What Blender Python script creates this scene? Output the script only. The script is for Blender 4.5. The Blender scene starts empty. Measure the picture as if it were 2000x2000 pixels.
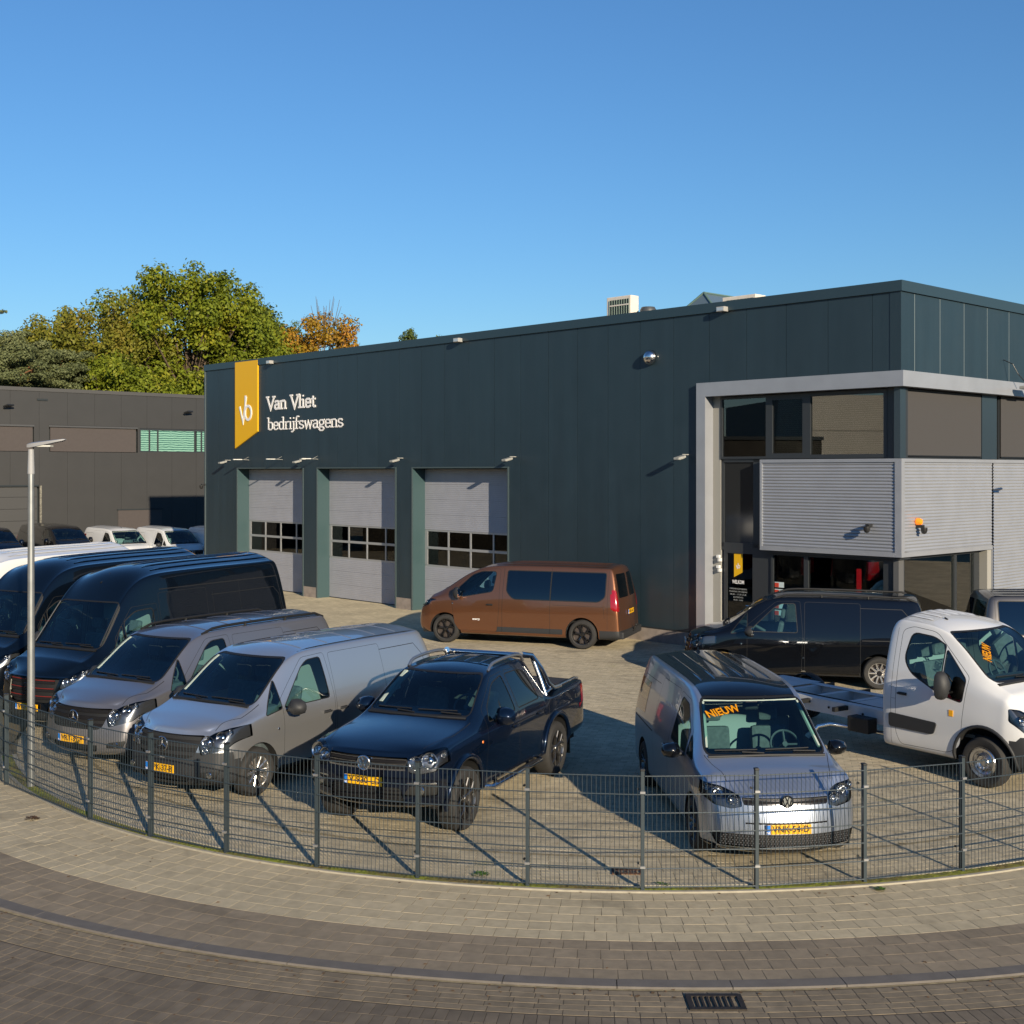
import bpy, bmesh, math, random
import numpy as np
from mathutils import Vector, Matrix, Euler
from mathutils.bvhtree import BVHTree
R = math.radians
random.seed(7); rng = np.random.default_rng(7)
scene = bpy.context.scene
C = scene.collection

# ------------------------------------------------------------------ camera, sky, sun, exposure
cam_data = bpy.data.cameras.new('camera')
cam = bpy.data.objects.new('camera', cam_data); C.objects.link(cam)
F_PX = 2434.0
cam_data.sensor_width = 36.0
cam_data.lens = 36.0 * F_PX / 2000.0
cam_data.shift_x = 0.0
cam_data.shift_y = (920.0 - 1000.0) / 2000.0
cam_data.clip_start = 0.1; cam_data.clip_end = 3000.0
cam.location = (0, 0, 4.5)
cam.rotation_euler = (R(90), 0, 0)
scene.camera = cam
scene.render.resolution_x = 1024; scene.render.resolution_y = 1024

SUN_DIR = Vector((0.386, -0.92, 0)).normalized()          # where the sun stands, seen from the lot
SUN_EL = R(16.8)
sun_az = math.atan2(SUN_DIR.x, SUN_DIR.y)                  # clockwise from +Y
world = bpy.data.worlds.new('World'); scene.world = world; world.use_nodes = True
wn = world.node_tree.nodes; wl = world.node_tree.links
bg = wn['Background']
sky = wn.new('ShaderNodeTexSky'); sky.sky_type = 'NISHITA'; sky.sun_disc = False
sky.sun_elevation = SUN_EL; sky.sun_rotation = sun_az
sky.altitude = 0; sky.air_density = 1.30; sky.dust_density = 0.0; sky.ozone_density = 8.0
wl.new(sky.outputs[0], bg.inputs[0]); bg.inputs[1].default_value = 0.094

sl = bpy.data.lights.new('sun', 'SUN'); sl.energy = 5.0; sl.angle = R(0.5); sl.color = (1.0, 0.86, 0.655)
sun = bpy.data.objects.new('sun', sl); C.objects.link(sun)
sd = Vector((SUN_DIR.x * math.cos(SUN_EL), SUN_DIR.y * math.cos(SUN_EL), math.sin(SUN_EL)))
sun.rotation_euler = sd.to_track_quat('Z', 'Y').to_euler()
sun.location = (20, -40, 30)
scene.view_settings.view_transform = 'Standard'
scene.view_settings.look = 'None'
scene.view_settings.exposure = 0.5
scene.view_settings.gamma = 1.0
scene.view_settings.use_curve_mapping = False
scene.cycles.max_bounces = 8
scene.cycles.transparent_max_bounces = 16
scene.cycles.caustics_reflective = False; scene.cycles.caustics_refractive = False

# ------------------------------------------------------------------ materials
MATS = {}
def S(v): return v if len(v) == 4 else (v[0], v[1], v[2], 1.0)
def mat(name, col, rough=0.6, metal=0.0, coat=0.0, noise=0.0, nscale=8.0, bump=0.0, bscale=60.0, spec=0.5, rnd=0.0, rndobj=False, emit=None, coatr=0.03, rough_n=0.0, world=False, big=0.0, moss=None, streak=0.0):
    if name in MATS: return MATS[name]
    m = bpy.data.materials.new(name); m.use_nodes = True; MATS[name] = m
    n = m.node_tree.nodes; l = m.node_tree.links; b = n['Principled BSDF']
    b.inputs['Roughness'].default_value = rough; b.inputs['Metallic'].default_value = metal
    b.inputs['Coat Weight'].default_value = coat; b.inputs['Coat Roughness'].default_value = coatr
    b.inputs['Specular IOR Level'].default_value = spec
    b.inputs['Base Color'].default_value = S(col)
    m.diffuse_color = S(col)
    src = None
    tc = n.new('ShaderNodeTexCoord'); gp = n.new('ShaderNodeNewGeometry'); VEC = gp.outputs['Position'] if world else tc.outputs['Object']
    def mul(col_socket, fac_socket, amt):
        # brightness multiplier 1 +- amt
        mr = n.new('ShaderNodeMapRange'); mr.inputs[3].default_value = 1 - amt; mr.inputs[4].default_value = 1 + amt
        l.new(fac_socket, mr.inputs[0])
        vm = n.new('ShaderNodeVectorMath'); vm.operation = 'SCALE'
        if col_socket is None: vm.inputs[0].default_value = col[:3]
        else: l.new(col_socket, vm.inputs[0])
        l.new(mr.outputs[0], vm.inputs['Scale'])
        return vm.outputs[0]
    if noise:
        t = n.new('ShaderNodeTexNoise'); t.inputs['Scale'].default_value = nscale; t.inputs['Detail'].default_value = 6
        l.new(VEC, t.inputs['Vector'])
        mr = n.new('ShaderNodeMapRange'); mr.inputs[1].default_value = 0.3; mr.inputs[2].default_value = 0.7; l.new(t.outputs[0], mr.inputs[0])
        src = mul(src, mr.outputs[0], noise)
        if rough_n:
            r2 = n.new('ShaderNodeMapRange'); r2.inputs[3].default_value = rough - rough_n; r2.inputs[4].default_value = rough + rough_n
            l.new(mr.outputs[0], r2.inputs[0]); l.new(r2.outputs[0], b.inputs['Roughness'])
    if rnd:
        g = n.new('ShaderNodeNewGeometry'); o = n.new('ShaderNodeObjectInfo')
        a = n.new('ShaderNodeMath'); a.operation = 'ADD'; l.new(g.outputs['Random Per Island'], a.inputs[0]); l.new(o.outputs['Random'], a.inputs[1])
        fr = n.new('ShaderNodeMath'); fr.operation = 'FRACT'; l.new(a.outputs[0], fr.inputs[0])
        src = mul(src, fr.outputs[0], rnd)
    if big:
        t = n.new('ShaderNodeTexNoise'); t.inputs['Scale'].default_value = .55; t.inputs['Detail'].default_value = 7; t.inputs['Roughness'].default_value = .65; l.new(VEC, t.inputs['Vector'])
        mr = n.new('ShaderNodeMapRange'); mr.inputs[1].default_value = 0.3; mr.inputs[2].default_value = 0.7; l.new(t.outputs[0], mr.inputs[0]); src = mul(src, mr.outputs[0], big)
    if streak:
        mp = n.new('ShaderNodeMapping'); mp.inputs['Scale'].default_value = (1.6, 1.6, .12); l.new(tc.outputs['Object'], mp.inputs[0])
        t = n.new('ShaderNodeTexNoise'); t.inputs['Scale'].default_value = 1.4; t.inputs['Detail'].default_value = 8; t.inputs['Roughness'].default_value = .6; l.new(mp.outputs[0], t.inputs['Vector'])
        mr = n.new('ShaderNodeMapRange'); mr.inputs[1].default_value = 0.3; mr.inputs[2].default_value = 0.7; l.new(t.outputs[0], mr.inputs[0]); src = mul(src, mr.outputs[0], streak)
    if world and big:
        t = n.new('ShaderNodeTexNoise'); t.inputs['Scale'].default_value = .9; t.inputs['Detail'].default_value = 5; t.inputs['Distortion'].default_value = .8; l.new(VEC, t.inputs['Vector'])
        mr = n.new('ShaderNodeMapRange'); mr.inputs[1].default_value = .60; mr.inputs[2].default_value = .74; mr.inputs[3].default_value = 1.0; mr.inputs[4].default_value = .66; l.new(t.outputs[0], mr.inputs[0])
        vm = n.new('ShaderNodeVectorMath'); vm.operation = 'SCALE'; l.new(src, vm.inputs[0]); l.new(mr.outputs[0], vm.inputs['Scale']); src = vm.outputs[0]
    if moss:
        t = n.new('ShaderNodeTexNoise'); t.inputs['Scale'].default_value = 1.1; t.inputs['Detail'].default_value = 9; t.inputs['Roughness'].default_value = .75; l.new(VEC, t.inputs['Vector'])
        mr = n.new('ShaderNodeMapRange'); mr.inputs[1].default_value = moss[1]; mr.inputs[2].default_value = moss[1]+.12; mr.inputs[4].default_value = moss[2]; l.new(t.outputs[0], mr.inputs[0])
        mx = n.new('ShaderNodeMix'); mx.data_type = 'RGBA'; l.new(mr.outputs[0], mx.inputs[0]); l.new(src, mx.inputs[6]) if src is not None else None; mx.inputs[7].default_value = S(moss[0]); src = mx.outputs[2]
    if src is not None: l.new(src, b.inputs['Base Color'])
    if bump:
        t = n.new('ShaderNodeTexNoise'); t.inputs['Scale'].default_value = bscale; t.inputs['Detail'].default_value = 4
        l.new(VEC, t.inputs['Vector'])
        bp = n.new('ShaderNodeBump'); bp.inputs['Strength'].default_value = bump; bp.inputs['Distance'].default_value = 0.01
        l.new(t.outputs[0], bp.inputs['Height']); l.new(bp.outputs[0], b.inputs['Normal'])
    if emit: b.inputs['Emission Color'].default_value = S(emit[0]); b.inputs['Emission Strength'].default_value = emit[1]
    return m

def glass(name, tint=(.5, .62, .58), ior=1.55, rough=0.01, boost=0.0):
    if name in MATS: return MATS[name]
    m = bpy.data.materials.new(name); m.use_nodes = True; MATS[name] = m
    n = m.node_tree.nodes; l = m.node_tree.links; n.remove(n['Principled BSDF'])
    out = n['Material Output']; tr = n.new('ShaderNodeBsdfTransparent'); tr.inputs[0].default_value = S(tint)
    gl = n.new('ShaderNodeBsdfGlossy'); gl.inputs['Roughness'].default_value = rough; gl.inputs[0].default_value = (1, 1, 1, 1)
    fr = n.new('ShaderNodeFresnel'); fr.inputs[0].default_value = ior
    ad = n.new('ShaderNodeMath'); ad.operation = 'ADD'; ad.use_clamp = True; ad.inputs[1].default_value = boost; l.new(fr.outputs[0], ad.inputs[0])
    mx = n.new('ShaderNodeMixShader'); l.new(ad.outputs[0], mx.inputs[0]); l.new(tr.outputs[0], mx.inputs[1]); l.new(gl.outputs[0], mx.inputs[2])
    l.new(mx.outputs[0], out.inputs[0]); m.diffuse_color = S(tint)
    return m

def paint(name, col, metal=0.0, rough=0.35, coat=1.0, back=(.28, .29, .27), spec=.5):
    """car paint: clear-coated outside, pale trim on the inner side of the shell"""
    if name in MATS: return MATS[name]
    m = mat(name, col, rough=rough, metal=metal, coat=coat, spec=spec)
    n = m.node_tree.nodes; l = m.node_tree.links; b = n['Principled BSDF']; out = n['Material Output']
    g = n.new('ShaderNodeNewGeometry'); d = n.new('ShaderNodeBsdfDiffuse'); d.inputs[0].default_value = S(back)
    mx = n.new('ShaderNodeMixShader'); l.new(g.outputs['Backfacing'], mx.inputs[0]); l.new(b.outputs[0], mx.inputs[1]); l.new(d.outputs[0], mx.inputs[2])
    # orange peel, very faint
    tc = n.new('ShaderNodeTexCoord'); t = n.new('ShaderNodeTexNoise'); t.inputs['Scale'].default_value = 2.2; t.inputs['Detail'].default_value = 2
    l.new(tc.outputs['Object'], t.inputs['Vector'])
    bp = n.new('ShaderNodeBump'); bp.inputs['Strength'].default_value = 0.10; bp.inputs['Distance'].default_value = 0.02
    l.new(t.outputs[0], bp.inputs['Height']); l.new(bp.outputs[0], b.inputs['Normal']); l.new(bp.outputs[0], b.inputs['Coat Normal'])
    l.new(mx.outputs[0], out.inputs[0])
    return m

# ------------------------------------------------------------------ mesh builder
class MB:
    def __init__(s): s.v = []; s.f = []; s.m = []; s.mi = 0; s.sm = []; s.smooth = False
    def add(s, vs, fs, M=None):
        o = len(s.v)
        if M is not None: vs = [tuple(M @ Vector(v)) for v in vs]
        s.v += [tuple(v) for v in vs]
        for f in fs: s.f.append(tuple(i + o for i in f)); s.m.append(s.mi); s.sm.append(s.smooth)
        return s
    def box(s, a, b, M=None):
        x0, y0, z0 = [min(p, q) for p, q in zip(a, b)]; x1, y1, z1 = [max(p, q) for p, q in zip(a, b)]
        vs = [(x0,y0,z0),(x1,y0,z0),(x1,y1,z0),(x0,y1,z0),(x0,y0,z1),(x1,y0,z1),(x1,y1,z1),(x0,y1,z1)]
        return s.add(vs, [(0,3,2,1),(4,5,6,7),(0,1,5,4),(1,2,6,5),(2,3,7,6),(3,0,4,7)], M)
    def bbox(s, a, b, bev, M=None):
        """box with chamfered edges"""
        bm = bmesh.new(); x0, y0, z0 = a; x1, y1, z1 = b
        r = bmesh.ops.create_cube(bm, size=1)
        for v in bm.verts: v.co = ((x0+x1)/2 + v.co.x*(x1-x0), (y0+y1)/2 + v.co.y*(y1-y0), (z0+z1)/2 + v.co.z*(z1-z0))
        bmesh.ops.bevel(bm, geom=list(bm.edges), offset=bev, segments=2, profile=0.6, affect='EDGES')
        bm.verts.index_update()
        s.add([v.co.copy() for v in bm.verts], [[v.index for v in f.verts] for f in bm.faces], M); bm.free(); return s
    def quad(s, a, b, c, d): return s.add([a, b, c, d], [(0,1,2,3)])
    def cyl(s, p, q, r, n=12, r2=None, caps=True):
        p = Vector(p); q = Vector(q); d = (q-p).normalized(); u = d.orthogonal().normalized(); w = d.cross(u); r2 = r if r2 is None else r2
        vs = []
        for c, rr in ((p, r), (q, r2)):
            for i in range(n):
                a = 2*math.pi*i/n; vs.append(c + (u*math.cos(a) + w*math.sin(a))*rr)
        fs = [(i, (i+1) % n, n+(i+1) % n, n+i) for i in range(n)]
        if caps: fs += [tuple(reversed(range(n))), tuple(range(n, 2*n))]
        return s.add(vs, fs)
    def tube(s, pts, r, n=8, caps=True, sy=1.0):
        pts = [Vector(p) for p in pts]; m = len(pts); rs = r if isinstance(r, (list, tuple)) else [r]*m
        up = Vector((0, 0, 1)); vs = []; prev = None
        for i, p in enumerate(pts):
            t = (pts[min(i+1, m-1)] - pts[max(i-1, 0)]).normalized()
            if prev is None: u = up.cross(t) if abs(t.z) < .95 else Vector((1,0,0)).cross(t)
            else: u = prev - t*prev.dot(t)
            u.normalize(); prev = u; w = t.cross(u)
            for k in range(n):
                a = 2*math.pi*k/n; vs.append(p + u*math.cos(a)*rs[i] + w*math.sin(a)*rs[i]*sy)
        fs = []
        for i in range(m-1):
            for k in range(n): fs.append((i*n+k, i*n+(k+1) % n, (i+1)*n+(k+1) % n, (i+1)*n+k))
        if caps: fs += [tuple(reversed(range(n))), tuple(range((m-1)*n, m*n))]
        return s.add(vs, fs)
    def lathe(s, prof, n=24, M=None, close=False):
        """profile (r, h) around z"""
        m = len(prof); vs = []
        for r, h in prof:
            for k in range(n):
                a = 2*math.pi*k/n; vs.append((r*math.cos(a), r*math.sin(a), h))
        fs = []
        for i in range(m-1 if not close else m):
            j = (i+1) % m
            for k in range(n): fs.append((i*n+k, i*n+(k+1) % n, j*n+(k+1) % n, j*n+k))
        return s.add(vs, fs, M)
    def prism(s, poly, h0, h1, M=None):
        """poly in xy, extruded in z"""
        n = len(poly)
        vs = [(x, y, h0) for x, y in poly] + [(x, y, h1) for x, y in poly]
        fs = [tuple(reversed(range(n))), tuple(range(n, 2*n))] + [(i, (i+1) % n, n+(i+1) % n, n+i) for i in range(n)]
        return s.add(vs, fs, M)

def link(o, parent=None, **props):
    C.objects.link(o)
    if parent is not None: o.parent = parent
    for k, v in props.items():
        if v is not None: o[k] = v
    return o
def mesh_of(mb, name):
    me = bpy.data.meshes.new(name); me.from_pydata(mb.v, [], mb.f)
    if any(mb.sm): me.polygons.foreach_set('use_smooth', mb.sm)
    if any(mb.m): me.polygons.foreach_set('material_index', mb.m)
    me.update(); return me
def obj(name, mb, mats, parent=None, smooth=None, loc=None, rot=None, fixn=False, **props):
    me = mesh_of(mb, name) if isinstance(mb, MB) else mb
    for m in (mats if isinstance(mats, (list, tuple)) else [mats]): me.materials.append(m)
    if fixn:
        bm = bmesh.new(); bm.from_mesh(me); bmesh.ops.recalc_face_normals(bm, faces=bm.faces); bm.to_mesh(me); bm.free()
    if smooth is not None:
        me.polygons.foreach_set('use_smooth', [True]*len(me.polygons))
        if smooth < 180: me.set_sharp_from_angle(angle=R(smooth))
    o = bpy.data.objects.new(name, me)
    if loc is not None: o.location = loc
    if rot is not None: o.rotation_euler = rot
    return link(o, parent, **props)
def thing(name, label, cat, loc=(0,0,0), rz=0.0, group=None, kind=None):
    o = bpy.data.objects.new(name, None); o.location = loc; o.rotation_euler = (0, 0, rz); o.empty_display_size = .3
    return link(o, None, label=label, category=cat, group=group, kind=kind)
def tag(o, label, cat, group=None):
    o['label'] = label; o['category'] = cat
    if group: o['group'] = group
    return o
def children(o): return [c for c in bpy.data.objects if c.parent == o]
def copy_tree(o, parent=None, swap=None, index=None):
    if index is None:
        index = {}
        for c in bpy.data.objects:
            if c.parent: index.setdefault(c.parent.name, []).append(c)
    c = o.copy(); C.objects.link(c); c.parent = parent
    if swap and o.data and any(m in swap for m in o.data.materials):
        c.data = o.data.copy()
        for i, m in enumerate(c.data.materials):
            if m in swap: c.data.materials[i] = swap[m]
    for ch in index.get(o.name, []): copy_tree(ch, c, swap, index)
    return c
def text_mesh(txt, size, depth=0.0, bold=0.0, align='CENTER'):
    cu = bpy.data.curves.new('text', 'FONT'); cu.body = txt; cu.size = size; cu.align_x = align; cu.align_y = 'CENTER'
    cu.offset = bold; cu.extrude = depth/2; cu.resolution_u = 3
    o = bpy.data.objects.new('text', cu); C.objects.link(o); bpy.context.view_layer.update()
    dg = bpy.context.evaluated_depsgraph_get(); me = bpy.data.meshes.new_from_object(o.evaluated_get(dg))
    bpy.data.objects.remove(o); me.materials.clear(); return me
def stroke(mb, pts, th, d0, d1, M=None):
    """flat stroke along a 2-D polyline with square ends and mitred joins, given depth"""
    P = [Vector(p) for p in pts]; n = len(P); Lf = []; Rt = []
    for i in range(n):
        if i == 0: t = (P[1]-P[0]).normalized(); nn = Vector((-t.y, t.x)); k = 1
        elif i == n-1: t = (P[-1]-P[-2]).normalized(); nn = Vector((-t.y, t.x)); k = 1
        else:
            a = (P[i]-P[i-1]).normalized(); b = (P[i+1]-P[i]).normalized(); t = (a+b)
            if t.length < 1e-4: t = Vector((-a.y, a.x))
            t.normalize(); nn = Vector((-t.y, t.x)); k = 1/max(.45, nn.dot(Vector((-a.y, a.x))))
        Lf.append(P[i] + nn*th/2*k); Rt.append(P[i] - nn*th/2*k)
    vs = [(p.x, p.y, d1) for p in Lf] + [(p.x, p.y, d1) for p in Rt] + [(p.x, p.y, d0) for p in Lf] + [(p.x, p.y, d0) for p in Rt]
    fs = []
    for i in range(n-1):
        fs += [(i, n+i, n+i+1, i+1), (2*n+i, i, i+1, 2*n+i+1), (n+i, 3*n+i, 3*n+i+1, n+i+1)]
    fs += [(0, 2*n, 3*n, n), (n-1, 2*n-1, 4*n-1, 3*n-1)]
    mb.add(vs, fs, M)
# ------------------------------------------------------------------ ground, paving, road
M_sand = mat('joint_sand', (.12, .095, .05), .95, noise=.3, nscale=30)
M_brick = mat('lot_brick', (.44, .375, .255), .9, noise=.14, nscale=7, bump=.5, bscale=160, rnd=.13, world=True, big=.13, moss=((.26, .24, .07), .60, .55))
M_tile = mat('pale_tile', (.43, .36, .235), .9, noise=.10, nscale=9, bump=.5, bscale=140, rnd=.08, world=True, big=.08, moss=((.36, .32, .14), .62, .5))
M_tile2 = mat('dark_tile', (.235, .188, .128), .9, noise=.12, nscale=9, bump=.5, bscale=140, rnd=.10, world=True, big=.10)
M_gut = mat('gutter_brick', (.195, .156, .104), .9, noise=.15, nscale=9, bump=.5, bscale=140, rnd=.11, world=True, big=.12)
M_road = mat('road_brick', (.150, .120, .084), .88, noise=.18, nscale=6, bump=.5, bscale=140, rnd=.13, world=True, big=.16)
M_kerb = mat('kerb_concrete', (.13, .115, .10), .85, noise=.12, nscale=6, bump=.4, bscale=90)
M_edge = mat('edging_concrete', (.34, .31, .24), .9, noise=.12, nscale=10, bump=.4, bscale=90)
M_dirt = mat('joint_dirt', (.07, .055, .03), .95, noise=.4, nscale=12)
M_moss = mat('moss', (.075, .085, .012), .95, noise=.5, nscale=9, bump=1.0, bscale=60)
CX, CY = 1.70, 24.0                                            # centre of the road bend
def pol(r, a, z=0.0): return (CX + r*math.sin(a), CY - r*math.cos(a), z)
def px(p):
    return 1000 + F_PX*p[0]/p[1], 920 + F_PX*(4.5-p[2])/p[1]
def in_view(p, m=40): 
    if p[1] < 3: return False
    u, v = px(p); return -m < u < 2000+m and v < 2000+m
def ring(mb, r0, r1, z, a0, a1, n=120):
    vs = []; 
    for i in range(n+1):
        a = a0 + (a1-a0)*i/n; vs += [pol(r0, a, z), pol(r1, a, z)]
    mb.add(vs, [(2*i, 2*i+1, 2*i+3, 2*i+2) for i in range(n)])
# ground sheet
mb = MB(); mb.box((-400, -200, -1.0), (400, 800, -.075)); obj('ground', mb, mat('ground_soil', (.12, .105, .075), .95, noise=.4, nscale=.5), kind='structure')
# base of the lot: reaches from the fence to the buildings
def brick_mat(name, base, mortar, sc, bw=.21, rh=.105):
    m = bpy.data.materials.new(name); m.use_nodes = True; n = m.node_tree.nodes; l = m.node_tree.links; b = n['Principled BSDF']; b.inputs['Roughness'].default_value = .9
    tc = n.new('ShaderNodeTexCoord'); mp = n.new('ShaderNodeMapping'); mp.inputs['Rotation'].default_value = (0, 0, R(46.8)); l.new(tc.outputs['Object'], mp.inputs[0])
    t = n.new('ShaderNodeTexBrick'); t.inputs['Color1'].default_value = S(base); t.inputs['Color2'].default_value = S([c*.78 for c in base]); t.inputs['Mortar'].default_value = S(mortar)
    t.inputs['Scale'].default_value = 1; t.inputs['Mortar Size'].default_value = .004; t.inputs['Brick Width'].default_value = bw; t.inputs['Row Height'].default_value = rh
    l.new(mp.outputs[0], t.inputs[0])
    nz = n.new('ShaderNodeTexNoise'); nz.inputs['Scale'].default_value = .8; nz.inputs['Detail'].default_value = 6; l.new(tc.outputs['Object'], nz.inputs[0])
    mr = n.new('ShaderNodeMapRange'); mr.inputs[1].default_value = .3; mr.inputs[2].default_value = .7; mr.inputs[3].default_value = .82; mr.inputs[4].default_value = 1.15; l.new(nz.outputs[0], mr.inputs[0])
    vm = n.new('ShaderNodeVectorMath'); vm.operation = 'SCALE'; l.new(t.outputs[0], vm.inputs[0]); l.new(mr.outputs[0], vm.inputs['Scale']); l.new(vm.outputs[0], b.inputs['Base Color'])
    return m
M_lotfar = brick_mat('lot_brick_far', (.62, .52, .33), (.4, .33, .2), 1)
mb = MB(); mb.box((-60, 4, -.3), (60, 140, -.012))
# lot base is clipped to the inside of the bend by building it as a disc sector + far slab
mb = MB(); ring(mb, 0.0, 10.50, -.0030, -math.pi, math.pi, 120)
mb.quad((-80, 26, -.0035), (80, 26, -.0035), (80, 140, -.0035), (-80, 140, -.0035))
mb.quad((CX+10, 18, -.003), (80, 18, -.003), (80, 26, -.003), (CX+10, 26, -.003)); mb.quad((-80, 20, -.003), (CX-10, 20, -.003), (CX-10, 26, -.003), (-80, 26, -.003))
obj('lot_joint_bed', mb, M_sand, kind='structure')
A0, A1 = R(-66), R(48)
mb = MB(); ring(mb, 10.70, 13.0, -.0030, A0, A1); obj('pavement_joint_bed', mb, M_dirt, kind='structure')
mb = MB(); ring(mb, 13.15, 26, -.0215, A0, A1); obj('road_joint_bed', mb, mat('road_joint', (.055, .045, .035), .95), kind='structure')
mb = MB(); ring(mb, 16.2, 40, -.0185, A0, A1); obj('road', mb, brick_mat('road_far', (.10, .085, .07), (.05, .04, .03), 1), kind='structure')

# one brick of each size: shared mesh, 5 faces with chamfered top
def brick_mesh(w, d, h=.02, ch=.0009):
    mb = MB(); x, y = w/2, d/2
    vs = [(-x,-y,-h),(x,-y,-h),(x,y,-h),(-x,y,-h),(-x,-y,-ch),(x,-y,-ch),(x,y,-ch),(-x,y,-ch),(-x+ch,-y+ch,0),(x-ch,-y+ch,0),(x-ch,y-ch,0),(-x+ch,y-ch,0)]
    fs = [(0,1,5,4),(1,2,6,5),(2,3,7,6),(3,0,4,7),(4,5,9,8),(5,6,10,9),(6,7,11,10),(7,4,8,11),(8,9,10,11)]
    mb.add(vs, fs); return vs, fs
def lay(name, stuffname, items, w, d, mt, parent, near=300):
    """items: (x, y, z, angle, wscale). nearest `near` become objects, the rest one mesh"""
    vis = [t for t in items if in_view(t, 30)]
    vis.sort(key=lambda t: t[0]**2 + t[1]**2)
    vs, fs = brick_mesh(w, d); me = bpy.data.meshes.new(name); me.from_pydata(vs, [], fs); me.materials.append(mt)
    for t in vis[:near]:
        o = bpy.data.objects.new(name, me); o.location = t[:3]; o.rotation_euler = (rng.normal(0, .002), rng.normal(0, .002), t[3])
        if t[4] != 1: o.scale = (t[4], 1, 1)
        link(o, parent)
    rest = vis[near:]
    if not rest: return
    V = np.array(vs); T = np.array([r[:5] for r in rest]); n = len(T); k = len(V)
    c, s = np.cos(T[:, 3]), np.sin(T[:, 3]); X = V[None, :, 0]*T[:, 4:5]; Y = V[None, :, 1]
    tilt = rng.normal(0, .003, (n, 1))
    P = np.stack([T[:, :1] + c[:, None]*X - s[:, None]*Y, T[:, 1:2] + s[:, None]*X + c[:, None]*Y, T[:, 2:3] + V[None, :, 2] + tilt*X + rng.normal(0, .0003, (n, 1))], -1).reshape(-1, 3)
    Fq = (np.array(fs)[None] + (np.arange(n)*k)[:, None, None]).reshape(-1, 4)
    m2 = bpy.data.meshes.new(stuffname); m2.from_pydata(P, [], Fq.tolist()); m2.materials.append(mt)
    link(bpy.data.objects.new(stuffname, m2), parent, kind='stuff')
pave = link(bpy.data.objects.new('pavement', None), None, kind='structure')
roadE = link(bpy.data.objects.new('road_surface', None), None, kind='structure')
lotE = link(bpy.data.objects.new('parking_lot', None), None, kind='structure')
PT = .2265
for band, (i0, i1, mt) in enumerate(((0, 6, M_tile), (6, 10, M_tile2))):
    items = []
    for i in range(i0, i1):
        r = 10.725 + PT*(i+.5); n = int(2*math.pi*r/.2175); off = (i % 2)*.5 + rng.uniform(-.12, .12)
        for k in range(n):
            a = 2*math.pi*(k+off)/n - math.pi
            if A0 < a < A1: items.append((*pol(r, a, rng.normal(0, .0004)), a, 1))
    lay('paving_tile', 'paving_tiles_far', items, .2135, PT-.004, mt, pave)
# flush kerb in long blocks
kerbE = link(bpy.data.objects.new('kerb', None), None, kind='structure')
for k in range(-14, 10):
    a0 = R(k*4.4+1); a1 = R((k+1)*4.4+1) - .0006; mb = MB(); vs = []
    for i in range(7):
        a = a0 + (a1-a0)*i/6; vs += [pol(12.985, a, .002), pol(13.145, a, .002), pol(13.16, a, -.06), pol(12.985, a, -.06)]
    fs = []
    for i in range(6):
        b = 4*i; fs += [(b, b+1, b+5, b+4), (b+1, b+2, b+6, b+5), (b+3, b, b+4, b+7)]
    fs += [(0, 3, 2, 1), (24, 25, 26, 27)]
    mb.add(vs, fs); obj('kerb_block', mb, M_kerb, kerbE)
mb = MB(); ring(mb, 13.15, 13.185, -.0165, A0, A1); obj('kerb_lit_line', mb, mat('pale_sand_lit_line', (.26, .21, .12), .95, noise=.35, nscale=14), kind='structure')  # pale ring painted in for the sunlit kerb face and joint
# gutter: five courses of bricks, then road bricks laid radially
items = []
for i in range(5):
    r = 13.19 + .1035*(i+.5) - .0; n = int(2*math.pi*r/.2135); off = (i % 2)*.5 + rng.uniform(-.1, .1)
    for k in range(n):
        a = 2*math.pi*(k+off)/n - math.pi
        if A0 < a < A1: items.append((*pol(r, a, -.018 + rng.normal(0, .0004)), a, 1))
lay('gutter_brick', 'gutter_bricks_far', items, .2075, .098, M_gut, roadE)
items = []
for i in range(12):
    r = 13.725 + .2115*(i+.5); n = int(2*math.pi*r/.1068); off = (i % 2)*.5 + rng.uniform(-.08, .08)
    for k in range(n):
        a = 2*math.pi*(k+off)/n - math.pi
        if A0 < a < A1: items.append((*pol(r, a, -.018 + rng.normal(0, .0005)), a + math.pi/2, 1))
lay('road_brick', 'road_bricks_far', items, .2065, .1010, M_road, roadE)
# lot: curved band of courses behind the fence, then straight bond
items = []
for i in range(9):
    r = 10.44 - .1055*(i+.5); n = int(2*math.pi*r/.213); off = (i % 2)*.5
    for k in range(n):
        a = 2*math.pi*(k+off)/n - math.pi
        if R(-100) < a < R(60): items.append((*pol(r, a, rng.normal(0, .0004)), a, 1))
lay('lot_edge_brick', 'lot_edge_bricks_far', items, .2075, .1005, M_brick, lotE)
items = []
th = R(-12); ct, st = math.cos(th), math.sin(th)
for j in range(-40, 300):
    for i in range(-90, 110):
        lx = (i + (j % 2)*.5)*.2125; ly = j*.1065
        x = ct*lx - st*ly; y = 13.0 + st*lx + ct*ly
        if y > 33 or y < 13: continue
        if math.hypot(x-CX, y-CY) > 9.46 and y < CY: continue
        if not (-.43*y - .3 < x < .43*y + .3): continue
        items.append((x, y, rng.normal(0, .0004), th, 1))
lay('lot_brick', 'lot_bricks_far', items, .2075, .1005, M_brick, lotE)
mb = MB(); mb.quad((-80, 33.0, -.0008), (80, 33.0, -.0008), (80, 120, -.0008), (-80, 120, -.0008)); obj('lot_far_paving', mb, M_lotfar, kind='structure')
# pale sand band
mb = MB(); ring(mb, 9.44, 9.50, .0012, R(-100), R(60)); obj('lot_sand_line', mb, mat('pale_sand_lit_line', (.3, .25, .14)), kind='structure')
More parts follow.
